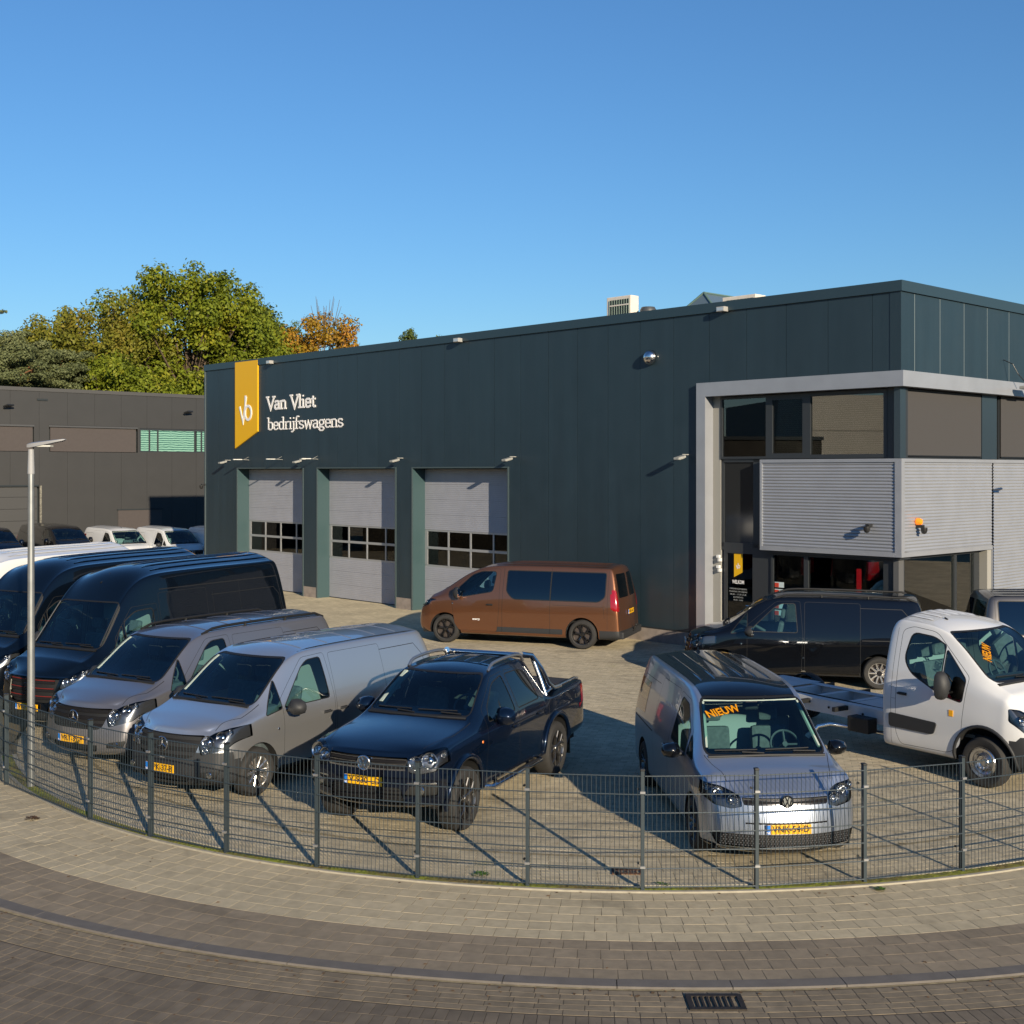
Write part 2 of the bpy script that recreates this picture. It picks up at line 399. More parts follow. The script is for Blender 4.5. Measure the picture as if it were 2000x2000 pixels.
# moss strip between two edgings
for nm, r0, r1 in (('inner_edging', 10.45, 10.515), ('outer_edging', 10.675, 10.722)):
    mb = MB(); n = 140; vs = []
    for i in range(n+1):
        a = A0 + (A1-A0)*i/n; vs += [pol(r0, a, .018), pol(r1, a, .018), pol(r1, a, -.03), pol(r0, a, -.03)]
    fs = []
    for i in range(n):
        b = 4*i; fs += [(b, b+1, b+5, b+4), (b+1, b+2, b+6, b+5), (b+3, b, b+4, b+7)]
    mb.add(vs, fs); obj(nm, mb, M_edge, kind='structure')
mb = MB(); n = 700; vs = []
for i in range(n+1):
    a = A0 + (A1-A0)*i/n
    for j in range(5):
        r = 10.505 + .18*j/4; z = .004 + .016*(1 if 0 < j < 4 else 0)*(rng.random()*.9 + .2)
        vs.append(pol(r + rng.normal(0, .002), a, z))
fs = [(5*i+j, 5*i+j+1, 5*i+j+6, 5*i+j+5) for i in range(n) for j in range(4)]
mb.add(vs, fs); o = obj('moss_strip', mb, M_moss, kind='stuff')
m = M_moss; n_ = m.node_tree.nodes; l_ = m.node_tree.links
tc = n_.new('ShaderNodeTexCoord'); t = n_.new('ShaderNodeTexNoise'); t.inputs['Scale'].default_value = 1.3; t.inputs['Detail'].default_value = 7; t.inputs['Roughness'].default_value = .7; l_.new(tc.outputs['Object'], t.inputs[0])
cr = n_.new('ShaderNodeValToRGB'); cr.color_ramp.elements[0].position = .40; cr.color_ramp.elements[0].color = (.13, .10, .03, 1); cr.color_ramp.elements[1].position = .6; cr.color_ramp.elements[1].color = (.17, .20, .012, 1)
l_.new(t.outputs[0], cr.inputs[0]); l_.new(cr.outputs[0], n_['Principled BSDF'].inputs['Base Color'])

# drain grates
M_iron = mat('cast_iron', (.035, .028, .022), .6, metal=.4, noise=.3, nscale=20); M_void = mat('void_black', (.004, .004, .004), .9)
def grate(name, label, a, r0, r1, wid, z, nb, mt=M_iron):
    t = thing(name, label, 'drain', (0, 0, 0)); d = r1-r0; rm = (r0+r1)/2
    t.location = pol(rm, a, z); t.rotation_euler = (0, 0, a)
    mb = MB(); w = wid/2; h = d/2; e = .045
    for b in (((-w, -h, -.02), (w, -h+e, .006)), ((-w, h-e, -.02), (w, h, .006)), ((-w, -h+e, -.02), (-w+e, h-e, .006)), ((w-e, -h+e, -.02), (w, h-e, .006))): mb.box(*b)
    obj('frame', mb, mt, t)
    mb = MB(); mb.box((-w+e, -h+e, -.016), (w-e, h-e, -.012)); obj('pit', mb, M_void, t)
    iw = wid-2*e
    for i in range(nb):
        x = -w+e+iw*(i+.5)/nb + iw/nb*.28
        if i == nb-1: continue
        mb = MB(); mb.box((x-iw/nb*.20, -h+e, -.01), (x+iw/nb*.20, h-e, .004)); obj('bar', mb, mt, t)
    return t
grate('drain_grate', 'cast iron drain grate in the road gutter below the kerb', math.atan2(1.73-CX, CY-10.55) - .0, 13.26, 13.57, .48, -.010, 8)
t = grate('drain_grate', 'rusty slotted drain grate in the lot just behind the mesh fence', math.atan2(1.30-CX, CY-14.0), 9.92, 10.12, .36, .006, 8, mat('rusty_iron', (.10, .045, .02), .8, noise=.4, nscale=20))

# ------------------------------------------------------------------ mesh fence following the bend
M_fence = mat('fence_green_grey', (.036, .050, .058), .45, metal=.2, noise=.1, nscale=5)
M_clip = mat('zinc_clip', (.5, .5, .5), .35, metal=.8)
angs = [math.atan2(-7.26-CX, CY-17.89)]
pts = [(-5.43,16.05),(-4.44,15.31),(-3.36,14.67),(-2.21,14.14),(-1.04,13.77),(.17,13.51),(1.40,13.37),(2.63,13.41),(3.85,13.63),(5.05,13.99)]
posts = [(-7.26, 17.89)] + pts
posts = [(-8.6, 20.02)] + posts + [(6.20, 14.47), (7.32, 15.02)]
fence = thing('mesh_fence', 'grey double rod mesh fence on posts curving along the pavement', 'fence')
wire_me = mesh_of(MB().cyl((0, 0, .03), (0, 0, 1.245), .0032, 5, caps=False), 'wire'); wire_me.materials.append(M_fence)
for i, (x, y) in enumerate(posts):
    x2, y2 = posts[min(i+1, len(posts)-1)]; x1, y1 = posts[max(i-1, 0)]
    a = math.atan2(y2-y1, x2-x1)
    p = obj('post', MB().bbox((-.02, -.03, 0), (.02, .03, 1.29), .004), M_fence, fence, loc=(x, y, 0), rot=(0, 0, a))
    obj('cap', MB().bbox((-.024, -.034, 1.285), (.024, .034, 1.305), .004), mat('black_cap', (.01, .01, .01), .5), p)
    for z in (.26, 1.06):
        m_ = MB().box((-.027, -.052, z-.012), (.027, -.028, z+.012)); obj('clamp', m_, M_clip, p)
        m_ = MB().cyl((-.045, .035, z+.02), (-.045, .06, z+.02), .013, 8); obj('bolt', m_, mat('black_cap', (.01, .01, .01)), p)
for i in range(len(posts)-1):
    (x0, y0), (x1, y1) = posts[i], posts[i+1]
    a = math.atan2(y1-y0, x1-x0); Ln = math.hypot(x1-x0, y1-y0)
    mb = MB()
    for k in range(7):
        z = .05 + k*.1975
        for dy in (-.008, .008): mb.cyl((.02, dy-.042, z), (Ln-.02, dy-.042, z), .0044, 5, caps=False)
    pn = obj('mesh_panel', mb, M_fence, fence, loc=(x0, y0, 0), rot=(0, 0, a))
    n = int(round(Ln/.05))
    for k in range(1, n):
        o = bpy.data.objects.new('wire', wire_me); o.location = (Ln*k/n, -.042, 0); link(o, pn)
# ------------------------------------------------------------------ street lamp
def lamp(x, y, label, rz=0.0, h=4.93):
    t = thing('street_lamp', label, 'street lamp', (x, y, 0), rz, 'galvanised street lamps by the lot')
    M_galv = mat('galvanised_steel', (.27, .28, .275), .42, metal=.6, noise=.12, nscale=6)
    obj('pole', MB().cyl((0, 0, 0), (0, 0, h-.45), .057, 20, .043), M_galv, t, smooth=40)
    obj('neck', MB().cyl((0, 0, h-.47), (0, 0, h-.12), .05, 16, .04), mat('lamp_grey', (.3, .3, .3), .5), t, smooth=40)
    mb = MB(); vs = []
    prof = [(-.05, .035, .05), (.0, .06, .07), (.08, .075, .07), (.28, .075, .05), (.46, .06, .03), (.5, .03, .012)]
    for (xx, wy, hz) in prof:
        zz = h-.06 + xx*.16
        vs += [(xx, -wy, zz-hz*.5), (xx, wy, zz-hz*.5), (xx, wy*.9, zz+hz*.25), (xx, 0, zz+hz*.5), (xx, -wy*.9, zz+hz*.25)]
    fs = [(0,1,2,3,4), (29,28,27,26,25)]
    for i in range(5):
        for k in range(5): fs.append((5*i+k, 5*i+5+k, 5*i+5+(k+1) % 5, 5*i+(k+1) % 5))
    mb.add(vs, fs); hd = obj('lamp_head', mb, mat('lamp_head_grey', (.25, .25, .25), .5), t, smooth=35, fixn=True)
    obj('lens', MB().box((.1, -.055, h-.085), (.3, .055, h-.062)), mat('lamp_lens', (.55, .55, .5), .2), hd)
    return t
lamp(-6.85, 17.75, 'grey steel street lamp at the far left behind the mesh fence', R(-2))
lamp(13.02, 27.8, 'grey steel street lamp whose shadow falls on the ribbed wall', R(40), 5.0)

# small weeds and leaf litter
M_weed = mat('weed_green', (.06, .13, .012), .7, rnd=.3)
def weed(x, y, r, n, label, mt=M_weed, name='weed', cat='weed'):
    mb = MB()
    for i in range(n):
        a = rng.uniform(0, 6.28); d = r*math.sqrt(rng.random()); s = rng.uniform(.012, .03); t = rng.uniform(.2, 1.1)
        c = Vector((d*math.cos(a), d*math.sin(a), rng.uniform(.004, .05)*(1-d/r*.6)))
        u = Vector((math.cos(a), math.sin(a), .4*t)).normalized()*s; w = Vector((-math.sin(a), math.cos(a), .1)).normalized()*s*.5
        mb.add([c-u, c+w, c+u, c-w], [(0,1,2,3)])
    return tag(obj(name, mb, mt, loc=(x, y, 0)), label, cat)
weed(-.36, 13.86, .10, 70, 'small green weed behind the fence beside the pickup truck')
weed(1.63, 13.51, .075, 60, 'low green weed at the fence foot beside the drain')
weed(3.95, 13.38, .05, 50, 'tiny green tuft of weed in the moss at a fence post')
weed(-6.2, 16.1, .09, 90, 'brown heap of dead leaves on the pale pavement at the left', mat('dead_leaf', (.07, .035, .015), .9, rnd=.4), 'leaf_heap', 'leaves')

# dry leaves scattered over paving, moss and lot
mb = MB()
for i in range(420):
    k = rng.random()
    if k < .45: r = 10.60 + abs(rng.normal(0, .10))*rng.choice([-1, 1]); a = rng.uniform(R(-48), R(32)); x, y, z = pol(r, a, .012 if abs(r-10.6) < .08 else .002)
    elif k < .65: r = 13.18 + abs(rng.normal(0, .12)); a = rng.uniform(R(-36), R(28)); x, y, z = pol(r, a, -.015)
    elif k < .85: r = rng.uniform(10.8, 15); a = rng.uniform(R(-40), R(30)); x, y, z = pol(r, a, .002 if r < 12.98 else -.015)
    else: x, y, z = rng.uniform(-6, 7), rng.uniform(14, 30), .002
    s_ = rng.uniform(.012, .028); b = rng.uniform(0, 6.28); c, d = math.cos(b)*s_, math.sin(b)*s_
    mb.add([(x-c, y-d, z), (x+d*.6, y-c*.6, z+.006), (x+c, y+d, z+.002), (x-d*.6, y+c*.6, z+.004)], [(0,1,2,3)])
obj('leaf_litter', mb, mat('litter_brown', (.13, .07, .03), .9, rnd=.5), kind='stuff')
def WX(u, Z): return (u-1000)*Z/F_PX
def WZ(v, Z): return 4.5 + (920-v)*Z/F_PX
# ------------------------------------------------------------------ the dealer's hall. local x runs along the long wall, -y points out of it
M_wall = mat('slate_panel', (.0185, .035, .0465), .42, noise=.05, nscale=1.5, bump=.08, bscale=30, rough_n=.05, streak=.12, rnd=.05)
M_groove = mat('panel_joint', (.012, .018, .022), .7)
M_seam = mat('pale_joint_strip', (.20, .24, .25), .5)
M_cap = mat('parapet_metal', (.035, .062, .078), .35, metal=.3)
M_alu = mat('silver_cladding', (.34, .355, .385), .38, metal=.35, noise=.05, nscale=2)
M_frame = mat('anthracite_frame', (.028, .032, .036), .4)
M_door = mat('door_grey', (.33, .34, .38), .5, metal=.1, noise=.05, nscale=2)
M_dooralu = mat('door_aluminium', (.42, .43, .44), .4, metal=.5)
M_conc = mat('plinth_concrete', (.26, .22, .19), .9, noise=.2, nscale=4, bump=.4, bscale=40)
M_yel = mat('sign_yellow', (.72, .40, .004), .5)
M_white = mat('sign_white', (.80, .78, .76), .5)
M_win = glass('window_glass', (.55, .6, .58), 1.75, 0.005, .06)
M_wshop = glass('workshop_glass', (.85, .88, .86), 1.5, .004, .0)
M_dark = mat('dark_room', (.05, .05, .05), .8)
M_blind = mat('dark_screen_fabric', (.050, .047, .046), .8, bump=.15, bscale=200)
M_gblind = mat('green_grey_blind', (.06, .075, .055), .8)
LX, LY = -12.28, 49.9
WD = math.atan2(27.66-49.9, 8.63+12.28); WL = 30.526; DEP = 30.0; TOP = 8.74
bld = thing('dealership_hall', 'long slate grey commercial hall with three roller doors and silver corner', 'building', (LX, LY, 0), WD)
def onA(x, y, z): return (x, y, z)
def onB(s, y, z): return (WL - y, s, z)        # s along the right wall, y inward
def boxA(mb, x0, x1, y0, y1, z0, z1): return mb.box((x0, y0, z0), (x1, y1, z1))
def boxB(mb, s0, s1, y0, y1, z0, z1): return mb.box((WL-y1, s0, z0), (WL-y0, s1, z1))
doors = [(2.48, 6.92), (7.88, 12.32), (13.26, 17.73)]
# wall panels of the long wall, each strip cut around the openings
def subtract(x0, x1, z0, z1, holes):
    rects = [(x0, x1, z0, z1)]
    for h in holes:
        out = []
        for r in rects:
            if h[0] >= r[1] or h[1] <= r[0] or h[2] >= r[3] or h[3] <= r[2]: out.append(r); continue
            if h[2] > r[2]: out.append((r[0], r[1], r[2], h[2]))
            if h[3] < r[3]: out.append((r[0], r[1], h[3], r[3]))
            a, b = max(r[2], h[2]), min(r[3], h[3])
            if h[0] > r[0]: out.append((r[0], h[0], a, b))
            if h[1] < r[1]: out.append((h[1], r[1], a, b))
        rects = out
    return rects
holesA = [(a-.03, b+.03, 0, 4.61) for a, b in doors] + [(24.9, 31, 0, 6.73)]
seams = [22.91 + 1.1517*k for k in range(-19, 7)]
seams = [0.0] + [s for s in seams if .3 < s < WL-.1] + [WL]
for a, b in zip(seams[:-1], seams[1:]):
    mb = MB()
    for (x0, x1, z0, z1) in subtract(a+.006, b-.006, .37, 8.5, holesA):
        if x1-x0 > .02 and z1-z0 > .02: boxA(mb, x0, x1, 0.0, .10, z0, z1)
    if mb.v: obj('wall_panel', mb, M_wall, bld)
mb = MB(); boxA(mb, 0.02, 2.45, .03, .2, .05, 8.5)
for x0, x1 in ((6.95, 7.85), (12.35, 13.23), (17.76, 24.88)): boxA(mb, x0, x1, .03, .2, .05, 8.5)
for x0, x1 in doors: boxA(mb, x0-.03, x1+.03, .03, .2, 4.61, 8.5)
boxA(mb, 24.88, WL-.02, .03, .2, 6.73, 8.5)
obj('wall_backing', mb, M_groove, bld)
mb = MB()
for s in seams[-9:-1]: boxA(mb, s-.005, s+.005, .010, .035, 6.75 if s > 24.9 else (.37), 8.48)
obj('joint_strip', mb, mat('joint_line', (.02, .03, .036), .5), bld)
# right-hand wall, upper slate panels with pale joints
sB = [0.0, .61, 1.77, 2.93, 4.11, 5.28] + [5.28+1.17*k for k in range(1, 20)]
for a, b in zip(sB[:-1], sB[1:]):
    obj('wall_panel', boxB(MB(), a+.012, b-.012, 0, .1, 6.45, 8.5), M_wall, bld)
    obj('joint_strip', boxB(MB(), b-.012, b+.012, .004, .05, 6.45, 8.49), M_seam, bld)
mb = MB(); boxB(mb, 0.3, DEP, .05, .2, 6.5, 8.5); boxB(mb, 17, DEP, .05, .2, 0, 6.5); 
mb.box((0, DEP-.2, 0), (WL, DEP, 8.5)); mb.box((.0, .25, 0), (.2, DEP-.2, 8.5)); mb.box((.2, .3, 7.9), (WL-.25, DEP-.3, 8.05))
obj('rear_wall', mb, M_wall, bld)
# parapet
mb = MB(); boxA(mb, -.04, WL+.05, -.05, .28, 8.50, TOP); mb.box((WL-.22, .28, 8.50), (WL+.05, DEP, TOP)); mb.box((-.04, .28, 8.5), (.25, DEP, TOP-.002))
obj('parapet_cap', mb, M_cap, bld)
mb = MB(); boxA(mb, -.03, .045, -.03, .25, .37, 8.5); obj('corner_trim', mb, mat('trim_grey', (.10, .13, .14), .4, metal=.4), bld)
mb = MB(); boxA(mb, WL-.26, WL+.012, -.012, .012, 6.73, 8.5); obj('corner_trim', mb, M_wall, bld)
# concrete plinth
for x0, x1 in ((0.0, 2.40), (6.97, 7.83), (12.37, 13.21), (17.78, 24.88)):
    obj('plinth', boxA(MB(), x0, x1, -.004, .2, -.05, .365), M_conc, bld)
obj('plinth_drip', boxA(MB(), 17.78, 24.88, -.02, .03, .355, .385), M_groove, bld)

# roller doors
M_reveal = mat('lit_reveal_slate', (.038, .072, .078), .42)  # slate of the wall, lightened to stand in for sun on the reveals
def shop_door(x0, x1):
    dp = .50; mb = MB()
    boxA(mb, x0-.02, x0, 0.0, dp+.1, 0, 4.58); boxA(mb, x1, x1+.02, 0.0, dp+.1, 0, 4.58); boxA(mb, x0-.02, x1+.02, 0.0, dp+.1, 4.58, 4.60)
    obj('door_reveal', mb, M_reveal, bld)
    mb = MB(); boxA(mb, x0-.07, x0-.01, -.02, .02, 0, 4.63); boxA(mb, x1+.01, x1+.07, -.02, .02, 0, 4.63); boxA(mb, x0-.01, x1+.01, -.02, .02, 4.59, 4.63)
    obj('door_trim', mb, mat('trim_slate', (.06, .085, .09), .4), bld)
    d = bpy.data.objects.new('roller_door', None); link(d, bld); d.location = (x0, dp, 0)
    W = x1-x0
    # sections: ribbed profile, a mesh each
    secs = [(0.02, .50), (.50, .97), (.97, 1.40), (2.60, 3.09), (3.09, 3.58), (3.58, 4.07), (4.07, 4.56)]
    for z0, z1 in secs:
        mb = MB(); n = max(3, int((z1-z0)/.06)); prof = []
        for i in range(n):
            a = z0 + (z1-z0)*i/n; h = (z1-z0)/n
            prof += [(0.006 if i else .014, a), (0.0, a+.006), (0.0, a+h-.004)]
        prof.append((.014, z1))
        vs = [(0.0, y, z) for y, z in prof] + [(W, y, z) for y, z in prof]; k = len(prof)
        mb.add(vs, [(i, k+i, k+i+1, i+1) for i in range(k-1)]); obj('door_section', mb, M_door, d)
    wf = MB(); wf.box((0, .012, 1.40), (W, .05, 1.47)); wf.box((0, .012, 2.55), (W, .05, 2.60)); wf.box((0, .0, 1.98), (W, .05, 2.06))
    nb = 4; e = .13; cw = (W - 2*e + .06)/nb
    for i in range(nb+1):
        xa = e + i*cw - .06; xb = xa + .06
        if i == 0: xa = 0.0
        if i == nb: xb = W
        wf.box((xa, .002, 1.47), (xb, .05, 1.98)); wf.box((xa, .002, 2.06), (xb, .05, 2.55))
    fr = obj('window_frame', wf, M_dooralu, d)
    for i in range(nb):
        for z0, z1 in ((1.47, 1.98), (2.06, 2.55)):
            xa = e + i*cw; obj('pane', MB().box((xa, .025, z0), (xa+cw-.06, .03, z1)), M_wshop, fr)
    obj('bottom_seal', MB().box((0, -.005, -.01), (W, .03, .03)), M_groove, d)
for a, b in doors: shop_door(a, b)
# workshop seen through the panes
mb = MB(); mb.box((.3, 9.0, 0), (24, 9.1, 6)); mb.box((.3, 1.05, -.04), (24, 9, -.002)); mb.box((.25, 1.05, 0), (.3, 9, 6)); mb.box((24, 1.05, 0), (24.1, 9, 6)); mb.box((.3, .75, 4.8), (24, 9, 4.9))
obj('workshop_interior', mb, mat('workshop_pale', (.55, .54, .52), .8, noise=.3, nscale=1), bld)

# silver frame, corner block
def frame_profile():
    mb = MB(); boxA(mb, 24.90, 25.18, -.13, .38, 0.0, 6.73); return mb
obj('portal_leg', frame_profile(), M_alu, bld)
mb = MB(); boxA(mb, 25.18, WL+.13, -.13, .38, 6.38, 6.73); obj('portal_beam', mb, M_alu, bld)
mb = MB(); mb.box((WL-.38, .38, 6.381), (WL+.13, DEP-.3, 6.729)); obj('portal_beam', mb, M_alu, bld)
obj('portal_base', boxA(MB(), 24.88, 25.20, -.14, .39, -.02, .30), mat('grey_stone_base', (.12, .115, .12), .8), bld)
# upper windows A
GY = .22
def window(nm, boxf, s0, s1, z0, z1, depth, cols, fw=.06, blind=None, mt=M_win):
    """frame + one pane per column; cols: fractions"""
    mb = MB(); boxf(mb, s0, s1, depth-.04, depth+.05, z0, z0+fw); boxf(mb, s0, s1, depth-.04, depth+.05, z1-fw, z1)
    edges = [s0] + [s0 + (s1-s0)*c for c in cols] + [s1]
    for i, e in enumerate(edges):
        a, b = (e, e+fw) if i == 0 else ((e-fw, e) if i == len(edges)-1 else (e-fw/2, e+fw/2))
        boxf(mb, a, b, depth-.04, depth+.05, z0+fw, z1-fw)
    w = obj('window', mb, M_frame, bld)
    for a, b in zip(edges[:-1], edges[1:]):
        obj('pane', boxf(MB(), a+fw*.6, b-fw*.6, depth+.0, depth+.012, z0+fw, z1-fw), mt, w)
    return w
window('upper', boxA, 25.42, 26.86, 4.80, 6.36, GY, [])
window('upper', boxA, 26.86, 27.98, 4.80, 6.36, GY, [], .13)
window('upper', boxA, 27.98, 30.08, 4.80, 6.36, GY, [], .09)
obj('corner_panel', boxA(MB(), 30.08, 30.46, GY-.03, GY+.2, 4.79, 6.38), M_frame, bld)
obj('corner_panel', boxB(MB(), .06, .30, .05, .2, 4.79, 6.38), mat('blue_grey_panel', (.04, .06, .075), .3, metal=.3), bld)
obj('side_post', boxA(MB(), 25.18, 25.42, GY-.02, GY+.15, 0.0, 6.38), mat('light_reveal', (.30, .29, .26), .6), bld)
# office room behind with blinds
mb = MB(); mb.box((25.2, 4.5, 4.75), (WL-.3, 4.6, 6.9)); mb.box((25.2, .5, 4.70), (WL-.3, 4.5, 4.75)); mb.box((25.2, .5, 6.4), (WL-.3, 4.5, 6.45)); mb.box((25.15, .5, 0), (25.2, 4.5, 6.9))
mb.box((25.2, 4.5, 0), (WL-.3, 4.6, 2.7)); mb.box((25.2, .5, 2.6), (WL-.3, 4.5, 2.66)); mb.box((25.2, .5, -.02), (WL-.3, 4.5, .005))
obj('office_interior', mb, M_dark, bld)
def blind(boxf, s0, s1, z0, z1, y, mt, step=.05):
    mb = MB(); k = int((z1-z0)/step)
    for i in range(k): boxf(mb, s0, s1, y, y+.022, z0+i*step, z0+i*step+.006)
    return obj('slat_blind', mb, mt, bld)
blind(boxA, 25.55, 26.75, 4.95, 6.3, GY+.12, mat('blind_slats', (.25, .25, .24), .6)); blind(boxA, 27.0, 27.85, 4.95, 6.3, GY+.12, mat('blind_slats', (.25, .25, .24)))
blind(boxA, 28.1, 29.95, 4.95, 6.3, GY+.12, mat('blind_slats', (.25, .25, .24)))
# upper windows on the right wall, screens down
for s0, s1 in ((.33, 4.05), (5.07, 8.8), (9.8, 13.5), (14.5, 18.2)):
    window('upper', boxB, s0-.03, s1+.03, 4.79, 6.36, .20, [])
    obj('screen_blind', boxB(MB(), s0+.02, s1-.02, .12, .135, 4.86, 6.36), M_blind, bld)
    obj('blind_rail', boxB(MB(), s0+.01, s1-.01, .11, .145, 4.83, 4.86), mat('black_rail', (.012, .012, .012), .4), bld)
for s0, s1 in ((4.08, 4.86), (8.83, 9.6), (13.53, 14.3)):
    obj('infill_panel', boxB(MB(), s0, s1, .12, .22, 4.79, 6.38), mat('blue_grey_panel', (.04, .06, .075)), bld)
obj('upper_backing', boxB(MB(), .32, DEP-.5, .26, .3, 4.7, 6.5), M_frame, bld)
# corrugated silver cladding, horizontal waves: one mesh per sheet
def wave_sheet(boxname, mapf, s0, s1, z0, z1, out=True):
    n = int(round((z1-z0)/.0762)); prof = []
    for i in range(n):
        a = z0 + (z1-z0)*i/n; h = (z1-z0)/n
        for t, y in ((0, .0), (.12, .0), (.30, -.012), (.52, -.020), (.74, -.018), (.88, -.008)): prof.append((y, a+h*t))
    prof.append((0.0, z1)); k = len(prof)
    vs = [mapf(s0, y, z) for y, z in prof] + [mapf(s1, y, z) for y, z in prof]
    mb = MB(); mb.add(vs, [(i, k+i, k+i+1, i+1) for i in range(k-1)])
    o = obj(boxname, mb, M_alu, bld, smooth=50); return o
for a, b in ((26.84, 27.99), (27.99, 29.14), (29.14, 30.40)): wave_sheet('ribbed_sheet', onA, a, b, 2.68, 4.70)
for a, b in ((.10, 2.2), (2.2, 4.33)): wave_sheet('ribbed_sheet', onB, a, b, 2.68, 4.70)
for i in range(5): wave_sheet('ribbed_sheet', onB, 4.40+2.5*i, 6.90+2.5*i, 0.1, 4.70)
mb = MB(); boxA(mb, 26.78, WL+.04, -.04, .30, 4.70, 4.78); boxA(mb, 26.78, WL+.04, -.04, .30, 2.58, 2.68); boxA(mb, 26.78, 26.84, -.038, .28, 2.68, 4.70); boxA(mb, 30.40, WL+.038, -.038, .1, 2.68, 4.70)
boxB(mb, .30, 17, -.04, .1, 4.70, 4.78); boxB(mb, .1, 4.33, -.038, .2, 2.58, 2.68)
boxB(mb, 4.30, 4.36, -.038, .25, 0, 2.58)
obj('cladding_trim', mb, M_alu, bld)
obj('soffit', MB().box((26.8, .05, 2.52), (WL-.05, .5, 2.575)), M_frame, bld)
obj('cladding_backing', MB().box((26.82, .03, 2.6), (WL-.03, .2, 4.75)), M_groove, bld)
obj('cladding_backing', boxB(MB(), 4.36, 17, .03, .05, 0, 4.75), M_groove, bld)
# entrance: dark glazed strip, door, lower windows
obj('dark_glazing', boxA(MB(), 25.47, 26.40, GY+.04, GY+.06, 2.70, 4.72), mat('dark_glass_panel', (.02, .022, .024), .08, spec=.9), bld)
mb = MB(); boxA(mb, 25.42, 25.50, GY, GY+.1, 2.6, 4.8); boxA(mb, 26.40, 26.80, GY, GY+.1, 2.6, 4.8); boxA(mb, 25.42, 26.80, GY, GY+.1, 2.52, 2.70); boxA(mb, 25.42, 26.80, GY, GY+.1, 4.72, 4.80)
obj('entrance_frame', mb, M_frame, bld)
mb = MB(); boxA(mb, 25.50, 25.60, GY, GY+.08, .02, 2.52); boxA(mb, 26.38, 26.62, GY, GY+.08, .02, 2.52); boxA(mb, 25.60, 26.38, GY, GY+.08, .02, .16); boxA(mb, 25.60, 26.38, GY, GY+.08, 2.44, 2.52)
ed = obj('entrance_door', mb, M_frame, bld)
obj('glass', boxA(MB(), 25.60, 26.38, GY+.03, GY+.045, .16, 2.44), glass('door_glass', (.12, .12, .12), 1.6), ed)
mb = MB(); mb.cyl((26.47, GY-.06, .92), (26.47, GY-.06, 1.28), .018, 8); mb.cyl((26.47, GY-.05, 1.16), (26.22, GY-.05, 1.16), .016, 8); mb.cyl((26.47, GY-.06, 1.0), (26.47, GY+.02, 1.0), .01, 6)
obj('door_handle', mb, mat('chrome', (.8, .8, .8), .12, metal=1.0), ed)
def flat_text(txt, size, M, name, mt, parent, bold=0.0, depth=.002, wid=None):
    me = text_mesh(txt, size, depth, bold); o = obj(name, me, mt, parent)
    if wid:
        xs = [v.co.x for v in me.vertices]; k = wid/(max(xs)-min(xs)); M = M @ Matrix.Diagonal((k, 1, 1, 1))
    o.matrix_local = M; return o
def wallA_M(x, y, z): return Matrix.Translation((x, y, z)) @ Matrix.Rotation(R(90), 4, 'X')
# decals on the door glass
mb = MB(); mb.add([(25.80, GY+.025, 2.44), (26.06, GY+.025, 2.44), (26.06, GY+.025, 1.97), (25.80, GY+.025, 1.84)], [(0,1,2,3)])
obj('door_banner', mb, M_yel, ed)
flat_text('WELKOM', .13, wallA_M(25.93, GY+.022, 1.72), 'welcome_lettering', M_white, ed, .002, .002, .36)
for i, (tx, w) in enumerate((('OPENINGSTIJDEN', .52), ('MAANDAG T/M VRIJDAG', .55), ('08.00 - 17.30 UUR', .50), ('ZATERDAG', .30), ('09.00 - 16.00', .28))):
    flat_text(tx, .05, wallA_M(25.93, GY+.022, 1.55-.07*i), 'hours_lettering', mat('pale_lettering', (.35, .36, .35), .6), ed, 0, .001, w)
window('lower', boxA, 26.95, 27.95, .1, 2.52, GY, []); window('lower', boxA, 27.95, 30.05, .1, 2.52, GY, [])
obj('entrance_post', boxA(MB(), 26.62, 26.95, GY, GY+.1, 0, 2.52), M_frame, bld)
obj('corner_column', boxA(MB(), 30.05, 30.38, GY-.04, GY+.2, 0, 2.55), M_frame, bld)
obj('corner_column', boxB(MB(), .12, .34, .12, .25, 0, 2.55), mat('light_frame', (.10, .10, .10), .5), bld)
window('lower', boxB, .34, 2.86, .1, 2.56, .22, []); window('lower', boxB, 2.86, 3.85, .1, 2.56, .22, [])
obj('roller_blind', boxB(MB(), .4, 2.75, .32, .33, .1, 2.5), M_gblind, bld); obj('roller_blind', boxB(MB(), 2.95, 3.5, .32, .33, .1, 2.5), M_gblind, bld)
obj('dark_jamb', boxB(MB(), 3.85, 4.10, .2, .3, 0, 2.56), M_frame, bld); obj('jamb', boxB(MB(), 4.10, 4.30, .0, .25, 0, 2.58), mat('light_reveal', (.3, .3, .3)), bld)
obj('sill_wall', boxA(MB(), 26.62, 30.4, GY+.0, GY+.2, -.02, .1), M_conc, bld)
for i in range(5):   # small plates stacked behind the glass
    z = 1.74 - i*.17
    a = tag(obj('notice_plate', boxA(MB(), 27.04, 27.30, GY-.01, GY-.004, z-.065, z+.065), mat('notice_white', (.55, .6, .6), .5), bld, ), None, None) if False else obj('notice_plate', boxA(MB(), 27.04, 27.30, GY-.008, GY-.002, z-.065, z+.065), mat('notice_white', (.5, .58, .58), .5), bld)
    obj('red_field', boxA(MB(), 27.045, 27.16, GY-.012, GY-.008, z-.06, z+.045), mat('notice_red', (.5, .05, .02), .5), a)
